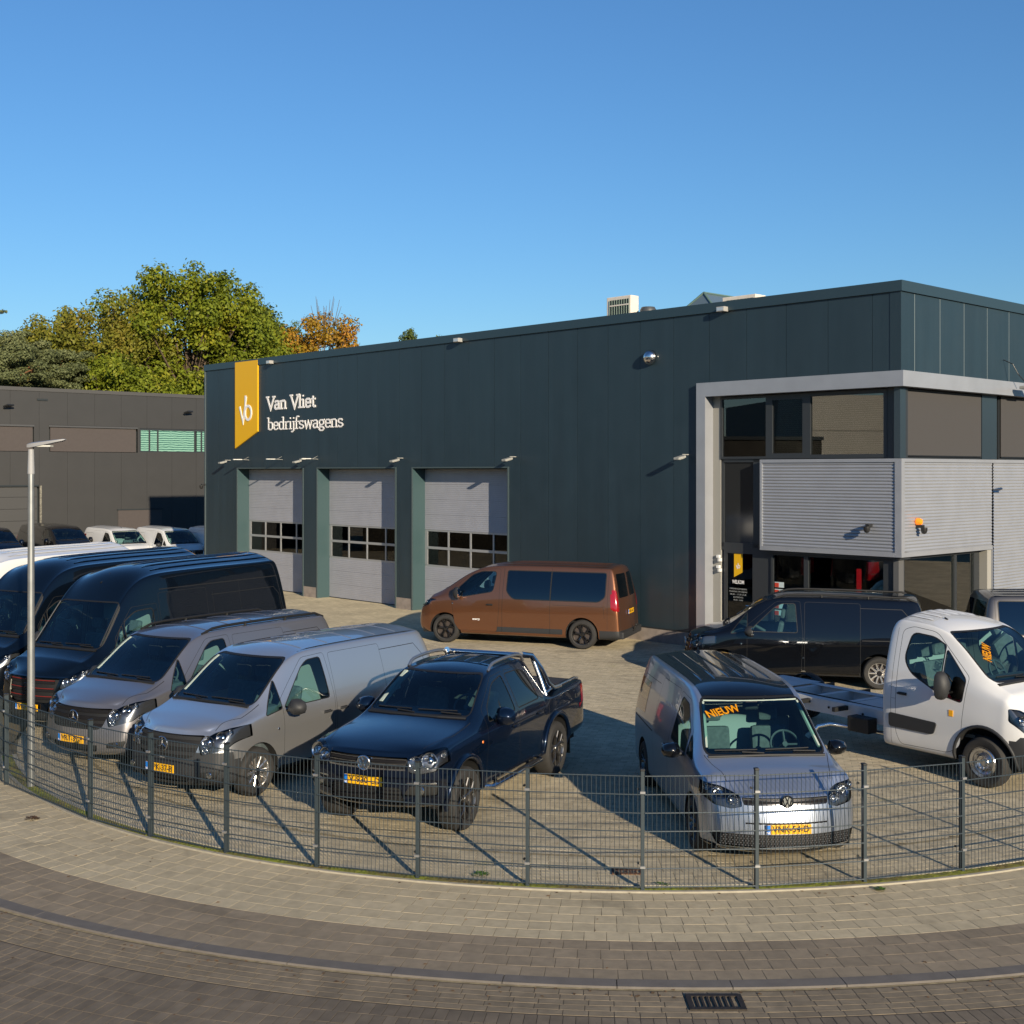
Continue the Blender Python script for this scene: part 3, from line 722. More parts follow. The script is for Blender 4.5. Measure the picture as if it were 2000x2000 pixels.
tag(obj('red_banner', MB().box((28.86, 1.2, 1.55), (28.98, 1.22, 2.25)), mat('banner_red', (.7, .01, .02), .5, emit=((.9, .02, .03), .35)), bld), None, None) if False else obj('red_strip', MB().box((28.96, .75, 1.55), (29.08, .77, 2.2)), mat('banner_red', (.7, .01, .02), .5, emit=((.9, .02, .03), .6)), bld)  # red strip behind the glass, its material given a weak glow
for z in (2.28, 2.02):
    mb = MB(); mb.box((25.34, GY-.10, z+.03), (25.42, GY-.02, z+.10)); mb.box((25.40, GY-.12, z-.06), (25.46, GY-.02, z+.02)); obj('wall_spotlight', mb, mat('spot_white', (.7, .7, .68), .5), bld)

# signs on the long wall
flag = MB(); th_ = .06
flag.add([(2.37, -th_, 8.69), (2.37, -th_, 5.37), (3.99, -th_, 5.99), (3.99, -th_, 8.69), (2.37, -.005, 8.69), (2.37, -.005, 5.37), (3.99, -.005, 5.99), (3.99, -.005, 8.69)],
         [(0,1,2,3), (4,7,6,5), (0,4,5,1), (1,5,6,2), (2,6,7,3), (3,7,4,0)])
fo = obj('yellow_banner', flag, M_yel, bld, label=None)
def logo(par, x0, z0, k, y, th, mt=M_white):
    Mx = Matrix.Translation((x0, y, z0)) @ Matrix.Rotation(R(90), 4, 'X') @ Matrix.Scale(k, 4)
    mb = MB(); stroke(mb, [(-.02, .62), (.23, .0), (.46, 1.0)], th, 0, .02, Mx)
    stroke(mb, [(.405, 1.04), (.385, .22)], th, 0, .021, Mx)
    cpts = [(.60 + .23*math.cos(t), .36 + .27*math.sin(t)) for t in np.linspace(math.pi*.9, -math.pi*1.1, 22)]
    stroke(mb, cpts, th, 0, .022, Mx); return obj('monogram', mb, mt, par)
logo(fo, 2.76, 6.36, .98, -.062, .095); logo(ed, 25.87, 2.06, .13, GY+.0235, .13)
G = {'V': (.60, [[(0,1),(.29,0),(.58,1)], [(-.09,1),(.15,1)], [(.43,1),(.67,1)]]),
 'a': (.48, [[(.05,.53),(.12,.62),(.27,.62),(.35,.53),(.35,0)], [(.35,.36),(.14,.34),(.04,.25),(.04,.10),(.12,0),(.24,.01),(.35,.12)], [(.33,0),(.46,0)]]),
 'n': (.52, [[(.07,0),(.07,.62)], [(.07,.50),(.17,.62),(.31,.62),(.40,.52),(.40,0)], [(-.04,.60),(.07,.60)], [(-.04,0),(.17,0)], [(.30,0),(.50,0)]]),
 'l': (.26, [[(.10,0),(.10,1.04)], [(-.02,1.02),(.10,1.02)], [(-.02,0),(.22,0)]]),
 'i': (.26, [[(.10,0),(.10,.62)], [(-.02,.60),(.10,.60)], [(-.02,0),(.22,0)], [(.10,.84),(.10,.96)]]),
 'e': (.48, [[(.05,.33),(.40,.33),(.40,.51),(.30,.62),(.15,.62),(.05,.51),(.05,.11),(.15,0),(.30,0),(.41,.09)]]),
 't': (.36, [[(.13,.84),(.13,.10),(.21,0),(.33,.02)], [(0,.60),(.31,.60)]]),
 'b': (.50, [[(.07,1.04),(.07,0)], [(.07,.50),(.17,.62),(.31,.62),(.41,.51),(.41,.11),(.31,0),(.17,0),(.07,.12)], [(-.05,1.02),(.07,1.02)]]),
 'd': (.54, [[(.39,1.04),(.39,0)], [(.39,.50),(.29,.62),(.15,.62),(.05,.51),(.05,.11),(.15,0),(.29,0),(.39,.12)], [(.28,1.02),(.39,1.02)], [(.39,0),(.50,0)]]),
 'r': (.36, [[(.07,0),(.07,.62)], [(.07,.44),(.17,.60),(.33,.61)], [(-.04,.60),(.07,.60)], [(-.04,0),(.19,0)]]),
 'j': (.24, [[(.12,.62),(.12,-.14),(.03,-.25),(-.08,-.23)], [(.0,.60),(.12,.60)], [(.12,.84),(.12,.96)]]),
 'f': (.32, [[(.11,0),(.11,.90),(.20,1.03),(.34,1.01)], [(-.02,.60),(.29,.60)], [(-.01,0),(.24,0)]]),
 's': (.44, [[(.37,.52),(.29,.62),(.13,.62),(.05,.52),(.05,.42),(.13,.34),(.29,.29),(.38,.20),(.38,.10),(.29,0),(.13,0),(.04,.11)]]),
 'w': (.72, [[(.05,.62),(.19,.02),(.34,.58),(.49,.02),(.63,.62)], [(-.03,.60),(.14,.60)], [(.55,.60),(.71,.60)]]),
 'g': (.50, [[(.39,.50),(.29,.62),(.15,.62),(.05,.51),(.05,.33),(.15,.22),(.29,.22),(.39,.33),(.39,.50)], [(.35,.56),(.48,.64)], [(.14,.22),(.07,.10),(.34,.03),(.42,-.10),(.32,-.24),(.13,-.24),(.03,-.13),(.12,.05)]]),
 ' ': (.34, [])}
def slab(txt, x0, x1, zb, k, th):
    tot = sum(G[c][0] for c in txt); sx = (x1-x0)/tot; x = x0
    for ch in txt:
        if ch != ' ':
            mb = MB()
            for j, st in enumerate(G[ch][1]):
                Mx = Matrix.Translation((x, -.018, zb)) @ Matrix.Rotation(R(90), 4, 'X') @ Matrix.Diagonal((1, k, 1, 1))
                # keep stroke width uniform: scale points, not the pen
                mb2 = [(p[0]*sx, p[1]*k) for p in st]
                Mx = Matrix.Translation((x, -.018, zb)) @ Matrix.Rotation(R(90), 4, 'X')
                stroke(mb, mb2, th if abs(st[0][1]-st[-1][1]) > .01 or len(st) > 2 else th*.75, -.01, .012 + .0006*j, Mx)
            obj('sign_letter', mb, M_white, bld)
        x += G[ch][0]*sx
slab('Van Vliet', 4.60, 7.80, 6.80, .455, .080)
slab('bedrijfswagens', 4.64, 9.45, 6.04, .43, .050)

# lamps, floodlights, camera, vents on the building
M_lampg = mat('lamp_housing', (.30, .30, .28), .5, noise=.2, nscale=8)
def wall_lamp(x, z, kind, label):
    t = thing('wall_lamp' if kind < 2 else 'floodlight', label, 'wall lamp' if kind < 2 else 'floodlight', (0,0,0), 0)
    t.parent = None; Mw = Matrix.Translation((LX, LY, 0)) @ Matrix.Rotation(WD, 4, 'Z') @ Matrix.Translation((x, 0, z)); t.matrix_world = Mw
    t.location = Mw.to_translation(); t.rotation_euler = (0, 0, WD); t.scale = (.72, .72, .72)
    if kind == 0:     # cobra-type flood on short arm
        obj('arm', MB().cyl((0, 0, 0), (0, -.35, .0), .02, 8), M_lampg, t)
        mb = MB(); mb.bbox((-.13, -.72, -.05), (.13, -.30, .04), .03); o = obj('lamp_body', mb, M_lampg, t); o.rotation_euler = (R(12), 0, 0)
        obj('lens', MB().box((-.1, -.66, -.056), (.1, -.36, -.05)), mat('lamp_lens', (.5, .5, .45)), o)
    elif kind == 1:   # slim bar on an arm
        obj('arm', MB().cyl((0, 0, 0), (0, -.6, .03), .014, 8), M_lampg, t)
        obj('lamp_bar', MB().bbox((-.05, -.95, .0), (.05, -.45, .045), .012), mat('white_lamp', (.65, .65, .62), .4), t)
        obj('stay', MB().cyl((0, -.02, .16), (0, -.3, .03), .008, 6), M_lampg, t)
    else:
        obj('bracket', MB().box((-.12, -.12, -.02), (.12, 0, .02)), M_lampg, t)
        obj('lamp_body', MB().bbox((-.17, -.30, -.12), (.17, -.04, .05), .02), mat('flood_grey', (.35, .34, .32), .5), t)
        obj('lens', MB().box((-.14, -.306, -.09), (.14, -.300, .02)), mat('flood_glass', (.6, .6, .6), .15, metal=.5), t)
    return t
wall_lamp(1.95, 4.92, 0, 'floodlight lamp on the slate wall left of the first roller door')
wall_lamp(3.3, 4.92, 1, 'slim bar lamp above the left half of the first roller door')
wall_lamp(5.6, 4.92, 1, 'slim bar lamp above the right half of the first roller door')
wall_lamp(7.1, 4.92, 0, 'floodlight lamp above the pillar between first and second roller doors')
wall_lamp(7.9, 4.92, 1, 'slim bar lamp above the left edge of the middle roller door')
wall_lamp(12.75, 4.92, 0, 'lamp above the pillar between middle and right roller doors')
wall_lamp(18.1, 4.92, 0, 'lamp on the slate wall just right of the right roller door')
wall_lamp(24.55, 4.92, 0, 'wall lamp on the slate wall beside the silver portal')
wall_lamp(4.95, 8.56, 2, 'floodlight under the roof edge right of the yellow banner')
wall_lamp(15.62, 8.56, 2, 'floodlight under the roof edge in the middle of the long wall')
wall_lamp(25.71, 8.56, 2, 'floodlight under the roof edge near the silver portal')
def at_wall(x, y, z): return Matrix.Translation((LX, LY, 0)) @ Matrix.Rotation(WD, 4, 'Z') @ Vector((x, y, z))
M_chr = mat('chrome', (.8, .8, .8), .12, metal=1.0)
# polished vent dome
mb = MB(); mb.lathe([(0, .24), (.08, .22), (.15, .17), (.195, .09), (.20, .03), (.16, 0.0)], 20)
o = obj('vent_dome', mb, mat('polished_steel', (.75, .72, .70), .18, metal=1.0), smooth=60, loc=at_wall(23.3, 0, 7.5), rot=(R(90), 0, WD), fixn=True); tag(o, 'round polished steel vent dome on the upper slate wall', 'vent')
def dome_cam(loc, label, rz):
    t = thing('security_camera', label, 'camera', loc, rz)
    obj('bracket', MB().bbox((-.05, -.16, .02), (.05, 0, .09), .012), mat('camera_black', (.02, .02, .02), .35), t)
    obj('camera_body', MB().lathe([(0, -.12), (.05, -.10), (.075, -.04), (.075, .03), (0, .035)], 14, Matrix.Translation((0, -.17, .0))), mat('camera_black', (.02, .02, .02)), t, smooth=40)
    return t
dome_cam(at_wall(.02, -.02, 3.9), 'small black security camera at the left corner of the hall', WD)
dome_cam(at_wall(29.8, -.03, 3.22), 'black security camera on the silver ribs left of the building corner', WD)
dome_cam(at_wall(WL+.03, .66, 3.2), 'black security camera under the orange lamp on the silver ribs', WD+R(90))
mb = MB().lathe([(0, .12), (.06, .11), (.085, .05), (.085, 0)], 14)
tag(obj('warning_light', mb, mat('orange_lens', (.9, .22, .01), .25, emit=((1, .25, .02), .4)), smooth=50, loc=at_wall(WL+.03, .66, 3.36), rot=(R(90), 0, WD+R(90)), fixn=True), 'orange alarm light above the black camera on silver ribs', 'alarm light')
t = thing('floodlight', 'long arm floodlight in front of the silver portal beam at right', 'floodlight', at_wall(WL+.14, 5.3, 6.55), WD+R(90))
obj('arm', MB().tube([(-.35, .13, .72), (-.33, -.1, .60), (-.25, -.2, .35), (0, -.3, .12)], .012, 6), mat('camera_black', (.02, .02, .02)), t)
obj('lamp_body', MB().bbox((-.2, -.55, -.02), (.35, -.2, .06), .02), M_lampg, t)
# roof plant
def roofE(name, label, cat, x, y, z=8.05): return thing(name, label, cat, at_wall(x, y, z), WD)
M_acw = mat('ac_white', (.66, .60, .52), .6, noise=.06, nscale=5)
def roof_uv(u, Z):
    v = Matrix.Rotation(-WD, 4, 'Z') @ Vector((WX(u, Z) - LX, Z - LY, 0)); return v.x, v.y
def ac(x, y, z, label, w=.95, h=1.35, d=.36):
    t = roofE('air_conditioner', label, 'air conditioner', x, y, z)
    obj('casing', MB().bbox((-w/2, -d/2, 0), (w/2, d/2, h), .02), M_acw, t)
    obj('grille_backing', MB().box((-w*.36, -d/2-.012, .12), (w*.44, -d/2-.002, h-.1)), mat('ac_dark', (.02, .03, .03), .6), t)
    for i in range(9):
        xx = -w*.36 + w*.8*i/8; obj('grille_bar', MB().box((xx-.006, -d/2-.024, .12), (xx+.006, -d/2-.012, h-.1)), mat('ac_bar', (.25, .33, .28), .5), t)
    for i in range(3):
        zz = .12 + (h-.22)*(i+.5)/3; obj('grille_bar', MB().box((-w*.36, -d/2-.026, zz-.02), (w*.44, -d/2-.024, zz+.02)), M_acw, t)
    obj('side_knob', MB().lathe([(0, .03), (.06, .02), (.07, 0)], 10, Matrix.Translation((-w/2, 0, .35)) @ Matrix.Rotation(R(-90), 4, 'Y')), mat('ac_dark', (.02, .03, .03)), t)
    return t
ac(*roof_uv(1216, 37), 8.45, 'tall off-white air conditioning unit standing alone on the roof edge', h=1.22)
ac(*roof_uv(1378, 36), 8.05, 'off-white air conditioning unit left of the roof skylight', 1.1, 1.22, .5)
ac(*roof_uv(1453, 35.5), 8.05, 'off-white air conditioning unit right of the roof skylight', 1.15, 1.42, .5)
t = roofE('roof_vent', 'dark mushroom roof vent beside the tall air conditioner', 'vent', *roof_uv(1266, 36.5), 8.30)
obj('stack', MB().cyl((0, 0, 0), (0, 0, .82), .10, 14), mat('vent_dark', (.05, .055, .06), .5), t, smooth=40)
obj('cowl', MB().lathe([(.12, .80), (.24, .84), (.24, .92), (.19, 1.0), (0, 1.02)], 16), mat('vent_dark', (.05, .055, .06)), t, smooth=40)
t = roofE('skylight', 'ridged grey glass skylight on the roof of the hall', 'skylight', *roof_uv(1428, 40), 8.72)
mb = MB(); w, l, h = 1.05, 1.9, 1.15
mb.add([(-w, -l, .45), (w, -l, .45), (w, l, .45), (-w, l, .45), (0, -l+.5, 1.35), (0, l-.5, 1.35)], [(0,1,4), (1,2,5,4), (2,3,5), (3,0,4,5)]); 
obj('glazing', mb, mat('skylight_glass', (.10, .14, .17), .15, spec=.8), t, fixn=True)
obj('upstand', MB().box((-w, -l, 0), (w, l, .45)), M_cap, t)
mb = MB()
for p, q in (((-w,-l,.46),(0,-l+.5,1.37)), ((w,-l,.46),(0,-l+.5,1.37)), ((0,-l+.5,1.37),(0,l-.5,1.37)), ((w,l,.46),(0,l-.5,1.37)), ((-w,l,.46),(0,l-.5,1.37)), ((w,0,.46),(0,0,1.37))): mb.cyl(p, q, .035, 6)
obj('glazing_bar', mb, mat('bar_green', (.10, .16, .14), .4), t)

# ------------------------------------------------------------------ neighbour building at the left
NX, NY = -25.3, 61.6; NB = math.atan2(.6848, .7287)
M_nb = mat('neighbour_cladding', (.030, .030, .030), .6, noise=.06, nscale=1.2, bump=.1, bscale=20)
nb_ = thing('neighbour_building', 'dark grey flat roofed commercial building behind the vans at left', 'building', (NX, NY, 0), NB)
KN = 1.22
def nbx(mb, x0, x1, y0, y1, z0, z1):
    f = lambda z: 4.5 + (z-4.5)*KN      # plan given for a nearer wall line, built at its true distance
    return mb.box((x0*KN, y0, f(z0)), (x1*KN, y1, f(z1)))
NE = 11.0                                                       # east end, hidden behind the hall
holesN = [(-14, 1.38, 5.30, 6.40), (2.02, 5.97, 5.30, 6.42), (6.05, 10.6, 5.33, 6.38), (-3.6, 1.58, 0, 3.92)]
xs = [-14 + 1.2*k for k in range(0, 21)] + [NE]
for a, b in zip(xs[:-1], xs[1:]):
    mb = MB()
    for r in subtract(a+.004, b-.004, 0, 7.80, holesN):
        if r[1]-r[0] > .02: nbx(mb, r[0], r[1], 0, .1, r[2], r[3])
    if mb.v: obj('wall_panel', mb, M_nb, nb_)
mb = MB(); nbx(mb, -14, NE, .3, 18, 0, 7.7); obj('building_core', mb, M_groove, nb_)
mb = MB(); nbx(mb, -14, NE, -.04, .3, 7.80, 7.95); nbx(mb, NE-.3, NE, .3, 18, 7.8, 7.949); obj('parapet_cap', mb, mat('neighbour_cap', (.06, .058, .056), .5), nb_)
M_scr = mat('brown_screen', (.060, .050, .047), .8, noise=.05)
mb = MB(); nbx(mb, -14, 1.34, .04, .09, 5.32, 6.33); obj('window_screen', mb, M_scr, nb_)
mb = MB(); nbx(mb, 2.08, 5.90, .04, .09, 5.32, 6.33); obj('window_screen', mb, M_scr, nb_)
mb = MB(); nbx(mb, -14, 1.38, -.05, .03, 6.33, 6.40); nbx(mb, 2.0, 5.95, -.05, .03, 6.34, 6.41); obj('screen_box', mb, mat('screen_box', (.10, .10, .10), .4, metal=.4), nb_)
# glazed part; its crumpled green reflections are painted into the pane colour
m_gg = mat('green_reflection_glass', (.04, .32, .26), .25, spec=.8)
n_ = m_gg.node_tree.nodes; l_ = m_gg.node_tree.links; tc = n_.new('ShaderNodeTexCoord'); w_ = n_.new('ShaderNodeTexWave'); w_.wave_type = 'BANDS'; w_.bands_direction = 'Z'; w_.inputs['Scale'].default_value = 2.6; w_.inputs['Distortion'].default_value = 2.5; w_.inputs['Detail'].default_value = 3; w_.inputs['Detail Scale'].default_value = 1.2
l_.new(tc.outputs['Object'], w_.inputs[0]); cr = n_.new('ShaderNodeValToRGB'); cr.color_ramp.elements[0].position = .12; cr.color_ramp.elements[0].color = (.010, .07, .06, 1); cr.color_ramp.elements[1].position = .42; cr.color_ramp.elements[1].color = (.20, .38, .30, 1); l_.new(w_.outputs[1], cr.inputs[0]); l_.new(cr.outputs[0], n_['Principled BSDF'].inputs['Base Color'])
for a, b in ((6.12, 6.50), (6.53, 6.90), (6.98, 8.72), (8.86, 9.05), (9.10, 10.5)):
    obj('pane', nbx(MB(), a, b, .06, .08, 5.38, 6.30), m_gg, nb_)
mb = MB(); nbx(mb, 6.05, 10.6, .03, .1, 6.30, 6.38); nbx(mb, 6.05, 10.6, .03, .1, 5.33, 5.38)
for x in (6.05, 6.5, 6.9, 8.72, 9.05): nbx(mb, x, x+.07, .03, .1, 5.38, 6.30)
obj('window_frame', mb, M_frame, nb_)
for k in range(8):
    obj('garage_section', nbx(MB(), -3.6, 1.54, .10, .14, .49*k+.006, .49*k+.484), mat('garage_grey', (.05, .05, .05), .55), nb_)
obj('garage_head', nbx(MB(), -3.6, 1.58, -.01, .05, 3.86, 3.93), M_groove, nb_)
obj('shutter_panel', nbx(MB(), 5.05, 7.1, -.03, -.004, 0, 2.80), M_scr, nb_); obj('shutter_head', nbx(MB(), 5.0, 7.15, -.06, -.004, 2.80, 2.85), M_groove, nb_)
obj('vent_slot', nbx(MB(), 1.5, 1.95, -.05, .0, 7.42, 7.50), M_groove, nb_)
obj('cable_duct', nbx(MB(), 1.62, 1.70, -.03, -.001, .3, 3.9), mat('pale_dots', (.16, .15, .12), .8, noise=.6, nscale=12), nb_)
for xx, lb in ((8.15, 'dark floodlight high on the grey neighbour wall near its green window'), (.12, 'dark floodlight high on the grey neighbour wall at the left edge')):
    p = Matrix.Translation((NX, NY, 0)) @ Matrix.Rotation(NB, 4, 'Z') @ Vector((xx*1.22, 0, 7.61)); t = thing('floodlight', lb, 'floodlight', p, NB)
    obj('arm', MB().cyl((0, 0, 0), (0, -.25, .03), .02, 6), M_frame, t); mb = MB(); mb.bbox((-.18, -.55, -.02), (.22, -.2, .06), .02); o = obj('lamp_body', mb, mat('camera_black', (.02, .02, .02)), t); o.rotation_euler = (R(-15), 0, R(20))

# pale panel building across the road, left of the frame: the office panes mirror it
t = thing('panel_building', 'pale beige panel building across the road mirrored in office panes', 'building', (-46, 24, 0), R(78))
M_pale = mat('pale_panel', (.42, .37, .31), .7, noise=.05, nscale=.6)
for i in range(8):
    for j in range(4): obj('wall_panel', MB().box((-52+6*i, 0, 2.4*j), (-52+6*i+5.96, .2, 2.4*j+2.37)), M_pale, t)
obj('building_core', MB().box((-52, .2, 0), (-4, 18, 9.6)), mat('pale_core', (.2, .18, .15), .8), t)
obj('downpipe', MB().cyl((-9.8, -.1, 0), (-9.8, -.1, 9.5), .12, 10), mat('pipe_dark', (.08, .08, .08), .5), t)
t = thing('storage_shed', 'dark brown flat storage shed left of the lot, mirrored low in the office panes', 'building', (-36, 35, 0), R(80))
obj('walls', MB().box((-13.5, -2, 0), (13.5, 3, 6.3)), mat('shed_brown', (.035, .03, .022), .9, noise=.4, nscale=.8), t); obj('roof_edge', MB().box((-13.6, -2.1, 6.3), (13.6, 3.1, 6.5)), M_groove, t)
# the industrial estate behind the viewer: it shows only in glass and car paint
for (nm, lb, x, y, rz, w, d, h, col) in (
    ('warehouse', 'long grey warehouse standing far behind the viewer', 34, -74, 8, 62, 20, 9.0, (.20, .20, .20)),
    ('warehouse', 'dark brown warehouse with flat roof far behind the viewer on the left', -38, -66, -14, 44, 18, 8.5, (.09, .075, .065)),
    ('warehouse', 'white low warehouse far to the right beyond the road', 74, -18, 70, 52, 18, 8.0, (.40, .39, .37)),
    ('warehouse', 'brick red warehouse far to the left beyond the road', -78, -20, -60, 40, 18, 8.0, (.16, .07, .045)),
    ('warehouse', 'grey warehouse to the right past the lot corner', 58, 34, 100, 34, 16, 8.0, (.14, .15, .16))):
    t = thing(nm, lb, 'building', (x, y, 0), R(rz), 'warehouses of the estate'); mm = mat('warehouse_%d' % int(x+200), col, .7, noise=.08, nscale=.4); mb = MB(); mb.box((-w/2, -d/2, 0), (w/2, d/2, h)); obj('walls', mb, mm, t)
    obj('roof_edge', MB().box((-w/2-.1, -d/2-.1, h-.4), (w/2+.1, d/2+.1, h+.15)), M_groove, t)
    for k in range(int(w/7)): obj('loading_door', MB().box((-w/2+3+7*k, -d/2-.05, 0), (-w/2+6.5+7*k, -d/2+.02, 4)), mat('far_door', (.3, .3, .3), .6), t); obj('loading_door', MB().box((-w/2+3+7*k, d/2-.02, 0), (-w/2+6.5+7*k, d/2+.05, 4)), mat('far_door', (.3, .3, .3), .6), t)
# ------------------------------------------------------------------ trees behind the roofs
M_bark = mat('bark', (.10, .07, .045), .95, noise=.3, nscale=5, bump=.8, bscale=25)
M_pbark = mat('pine_bark', (.22, .10, .045), .9, noise=.3, nscale=5)
def leafmat(name, c1, c2, c3):
    m = bpy.data.materials.new(name); m.use_nodes = True; n = m.node_tree.nodes; l = m.node_tree.links; b = n['Principled BSDF']
    b.inputs['Roughness'].default_value = .6; b.inputs['Specular IOR Level'].default_value = .25
    g = n.new('ShaderNodeNewGeometry'); cr = n.new('ShaderNodeValToRGB'); e = cr.color_ramp.elements
    e[0].position = 0; e[0].color = S(c1); e[1].position = 1; e[1].color = S(c3); k = e.new(.55); k.color = S(c2)
    tc = n.new('ShaderNodeTexCoord'); t = n.new('ShaderNodeTexNoise'); t.inputs['Scale'].default_value = .38; t.inputs['Detail'].default_value = 3; l.new(tc.outputs['Object'], t.inputs[0])
    a = n.new('ShaderNodeMath'); a.operation = 'MULTIPLY_ADD'; a.inputs[1].default_value = .45; l.new(g.outputs['Random Per Island'], a.inputs[0])
    mr = n.new('ShaderNodeMapRange'); mr.inputs[1].default_value = .32; mr.inputs[2].default_value = .68; mr.inputs[4].default_value = .55; l.new(t.outputs[0], mr.inputs[0]); l.new(mr.outputs[0], a.inputs[2])
    l.new(a.outputs[0], cr.inputs[0]); l.new(cr.outputs[0], b.inputs['Base Color'])
    tr = n.new('ShaderNodeBsdfTranslucent'); l.new(cr.outputs[0], tr.inputs[0]); mx = n.new('ShaderNodeMixShader'); mx.inputs[0].default_value = .25
    l.new(b.outputs[0], mx.inputs[1]); l.new(tr.outputs[0], mx.inputs[2]); l.new(mx.outputs[0], n['Material Output'].inputs[0]); return m
def leaves(name, centers, radii, n, size, mt, parent, flat=1.0, up=.3, seed=1):
    """leaf faces in clumps around branch ends"""
    g = np.random.default_rng(seed); Cn = np.array(centers); Rd = np.array(radii); w = Rd**2; idx = g.choice(len(Cn), n, p=w/w.sum())
    d = g.normal(size=(n, 3)); d /= np.linalg.norm(d, axis=1)[:, None]; rr = Rd[idx] * (.35 + .65*g.random(n)**.6) * g.uniform(.75, 1.12, n)
    P = Cn[idx] + d*rr[:, None]*np.array([1, 1, flat])
    # normals biased outward and up
    N = d + g.normal(size=(n, 3))*.7 + np.array([0, 0, up]); N /= np.linalg.norm(N, axis=1)[:, None]
    T = np.cross(N, g.normal(size=(n, 3))); T /= np.linalg.norm(T, axis=1)[:, None]; B = np.cross(N, T)
    s = size*g.uniform(.55, 1.25, n)[:, None]
    V = np.stack([P - T*s, P - B*s*.55 + N*s*.15, P + T*s, P + B*s*.55 + N*s*.15], 1).reshape(-1, 3)
    me = bpy.data.meshes.new(name); me.vertices.add(4*n); me.vertices.foreach_set('co', V.ravel()); me.loops.add(4*n); me.loops.foreach_set('vertex_index', np.arange(4*n))
    me.polygons.add(n); me.polygons.foreach_set('loop_start', np.arange(n)*4); me.polygons.foreach_set('loop_total', np.full(n, 4)); me.update(); me.validate(); me.materials.append(mt)
    return link(bpy.data.objects.new(name, me), parent)
def tree(name, label, x, y, base, top, rx, mt, seed, n=16000, size=.22, nlimb=60, clump=1.25, trunk=M_bark, ry=None, flat=1.0, cz=None, tr=.35, shape=1.0, group=None, twigs=0):
    """trunk, limbs that rise and fork, clumps at the ends of the limbs"""
    g = np.random.default_rng(seed); t = thing(name, label, 'tree', (x, y, 0), g.uniform(0, 6), group); t.rotation_euler = (0, 0, 0); ry = ry or rx
    h0 = base; H = top; mid = cz or (base + (top-base)*.45); cs = []; rs = []; mb = MB(); fork = base + (top-base)*.15
    mb.tube([(0, 0, 0), (g.normal(0, .1), 0, fork*.5), (0, g.normal(0, .15), fork)], [tr, tr*.8, tr*.7], 8)
    for k in range(nlimb):
        a = g.uniform(0, 2*math.pi); u = g.uniform(-1, 1); q = g.uniform(.35, 1.0)**.45
        hz = (u*.5+.5); prof = math.sqrt(max(0, 1-u*u))**shape
        ex = rx*prof*q*math.cos(a); ey = ry*prof*q*math.sin(a); ez = base + (top-base-clump*.5)*hz*(.55+.45*q) + (0 if u > -.6 else .5)
        e = Vector((ex, ey, ez)); st = Vector((0, 0, fork + (ez-fork)*g.uniform(.0, .35))) if ez > fork else Vector((0, 0, fork*.9))
        m1 = st.lerp(e, .5) + Vector((g.normal(0, .3), g.normal(0, .3), g.uniform(-.2, .6)))
        mb.tube([st, m1, e], [tr*.28, tr*.16, .03], 5, caps=False)
        cs.append(tuple(e)); rs.append(clump*g.uniform(.55, 1.15))
        for _ in range(2):
            b = m1.lerp(e, g.uniform(.3, .9)) + Vector(tuple(g.normal(0, clump*.75, 3))); cs.append(tuple(b)); rs.append(clump*g.uniform(.35, .75))
    for k in range(twigs):
        a = g.uniform(0, 6.28); e = Vector((g.normal(0, rx*.28), g.normal(0, .5), top + g.uniform(.0, 1.0)))
        mb.tube([Vector((e.x*.6, e.y, top-1.6)), e], [.03, .012], 4, caps=False)
    obj('trunk', mb, trunk, t, smooth=50)
    leaves('crown', cs, rs, n, size, mt, t, flat, seed=seed+50); return t
L_oak = leafmat('oak_leaves', (.075, .105, .010), (.165, .20, .014), (.29, .26, .020))
L_oak2 = leafmat('oak_leaves_brown', (.09, .10, .014), (.17, .17, .018), (.25, .19, .03))
L_gr = leafmat('green_leaves', (.05, .075, .018), (.10, .135, .024), (.16, .18, .03))
L_or = leafmat('orange_leaves', (.16, .12, .014), (.34, .21, .018), (.45, .19, .04))
L_pine = leafmat('pine_needles', (.07, .085, .035), (.15, .17, .07), (.22, .23, .10))
tree('oak_tree', 'broad yellow green oak with the highest crown, left of the yellow banner', WX(370, 93), 93, 4.6, WZ(500, 93), 7.2, L_oak, 3, 103500, 0.161, 147, 1.51, tr=.5, ry=6.1)
tree('oak_tree', 'lower olive brown oak between the pine and the highest oak', WX(205, 90), 90, 4.1, WZ(560, 90), 5.2, L_oak2, 11, 58650, 0.149, 93, 1.38, ry=4.9)
tree('oak_tree', 'spreading green oak crown above the pine at the left', WX(110, 98), 98, 5.1, WZ(592, 98), 3.9, L_oak2, 23, 37947, 0.155, 64, 1.32)
tree('oak_tree', 'yellow green undergrowth oak just above the grey neighbour roof', WX(200, 81), 81, 5.6, WZ(688, 81), 3.5, L_oak, 29, 41397, 0.130, 62, 1.19)
tree('oak_tree', 'darker green tree filling between the highest oak and the orange tree', WX(505, 102), 102, 5.7, WZ(592, 102), 4.0, L_gr, 31, 44847, 0.155, 64, 1.38)
tree('maple_tree', 'orange brown autumn tree with bare twigs above the roof edge', WX(632, 98), 98, 6.9, WZ(600, 98), 4.0, L_or, 37, 48297, 0.136, 70, 1.25, twigs=12)
tree('pine_tree', 'grey green pine with reddish limbs at the left edge', WX(28, 76), 76, 9.0, WZ(640, 76), 3.0, L_pine, 41, 34500, 0.081, 34, 0.98, trunk=M_pbark, flat=.4, tr=.3)
tree('pine_tree', 'low grey green pine bough beside the oaks above the grey roof', WX(112, 78), 78, 9.1, WZ(668, 78), 1.6, L_pine, 43, 16098, 0.081, 18, 0.79, trunk=M_pbark, flat=.45, tr=.2)
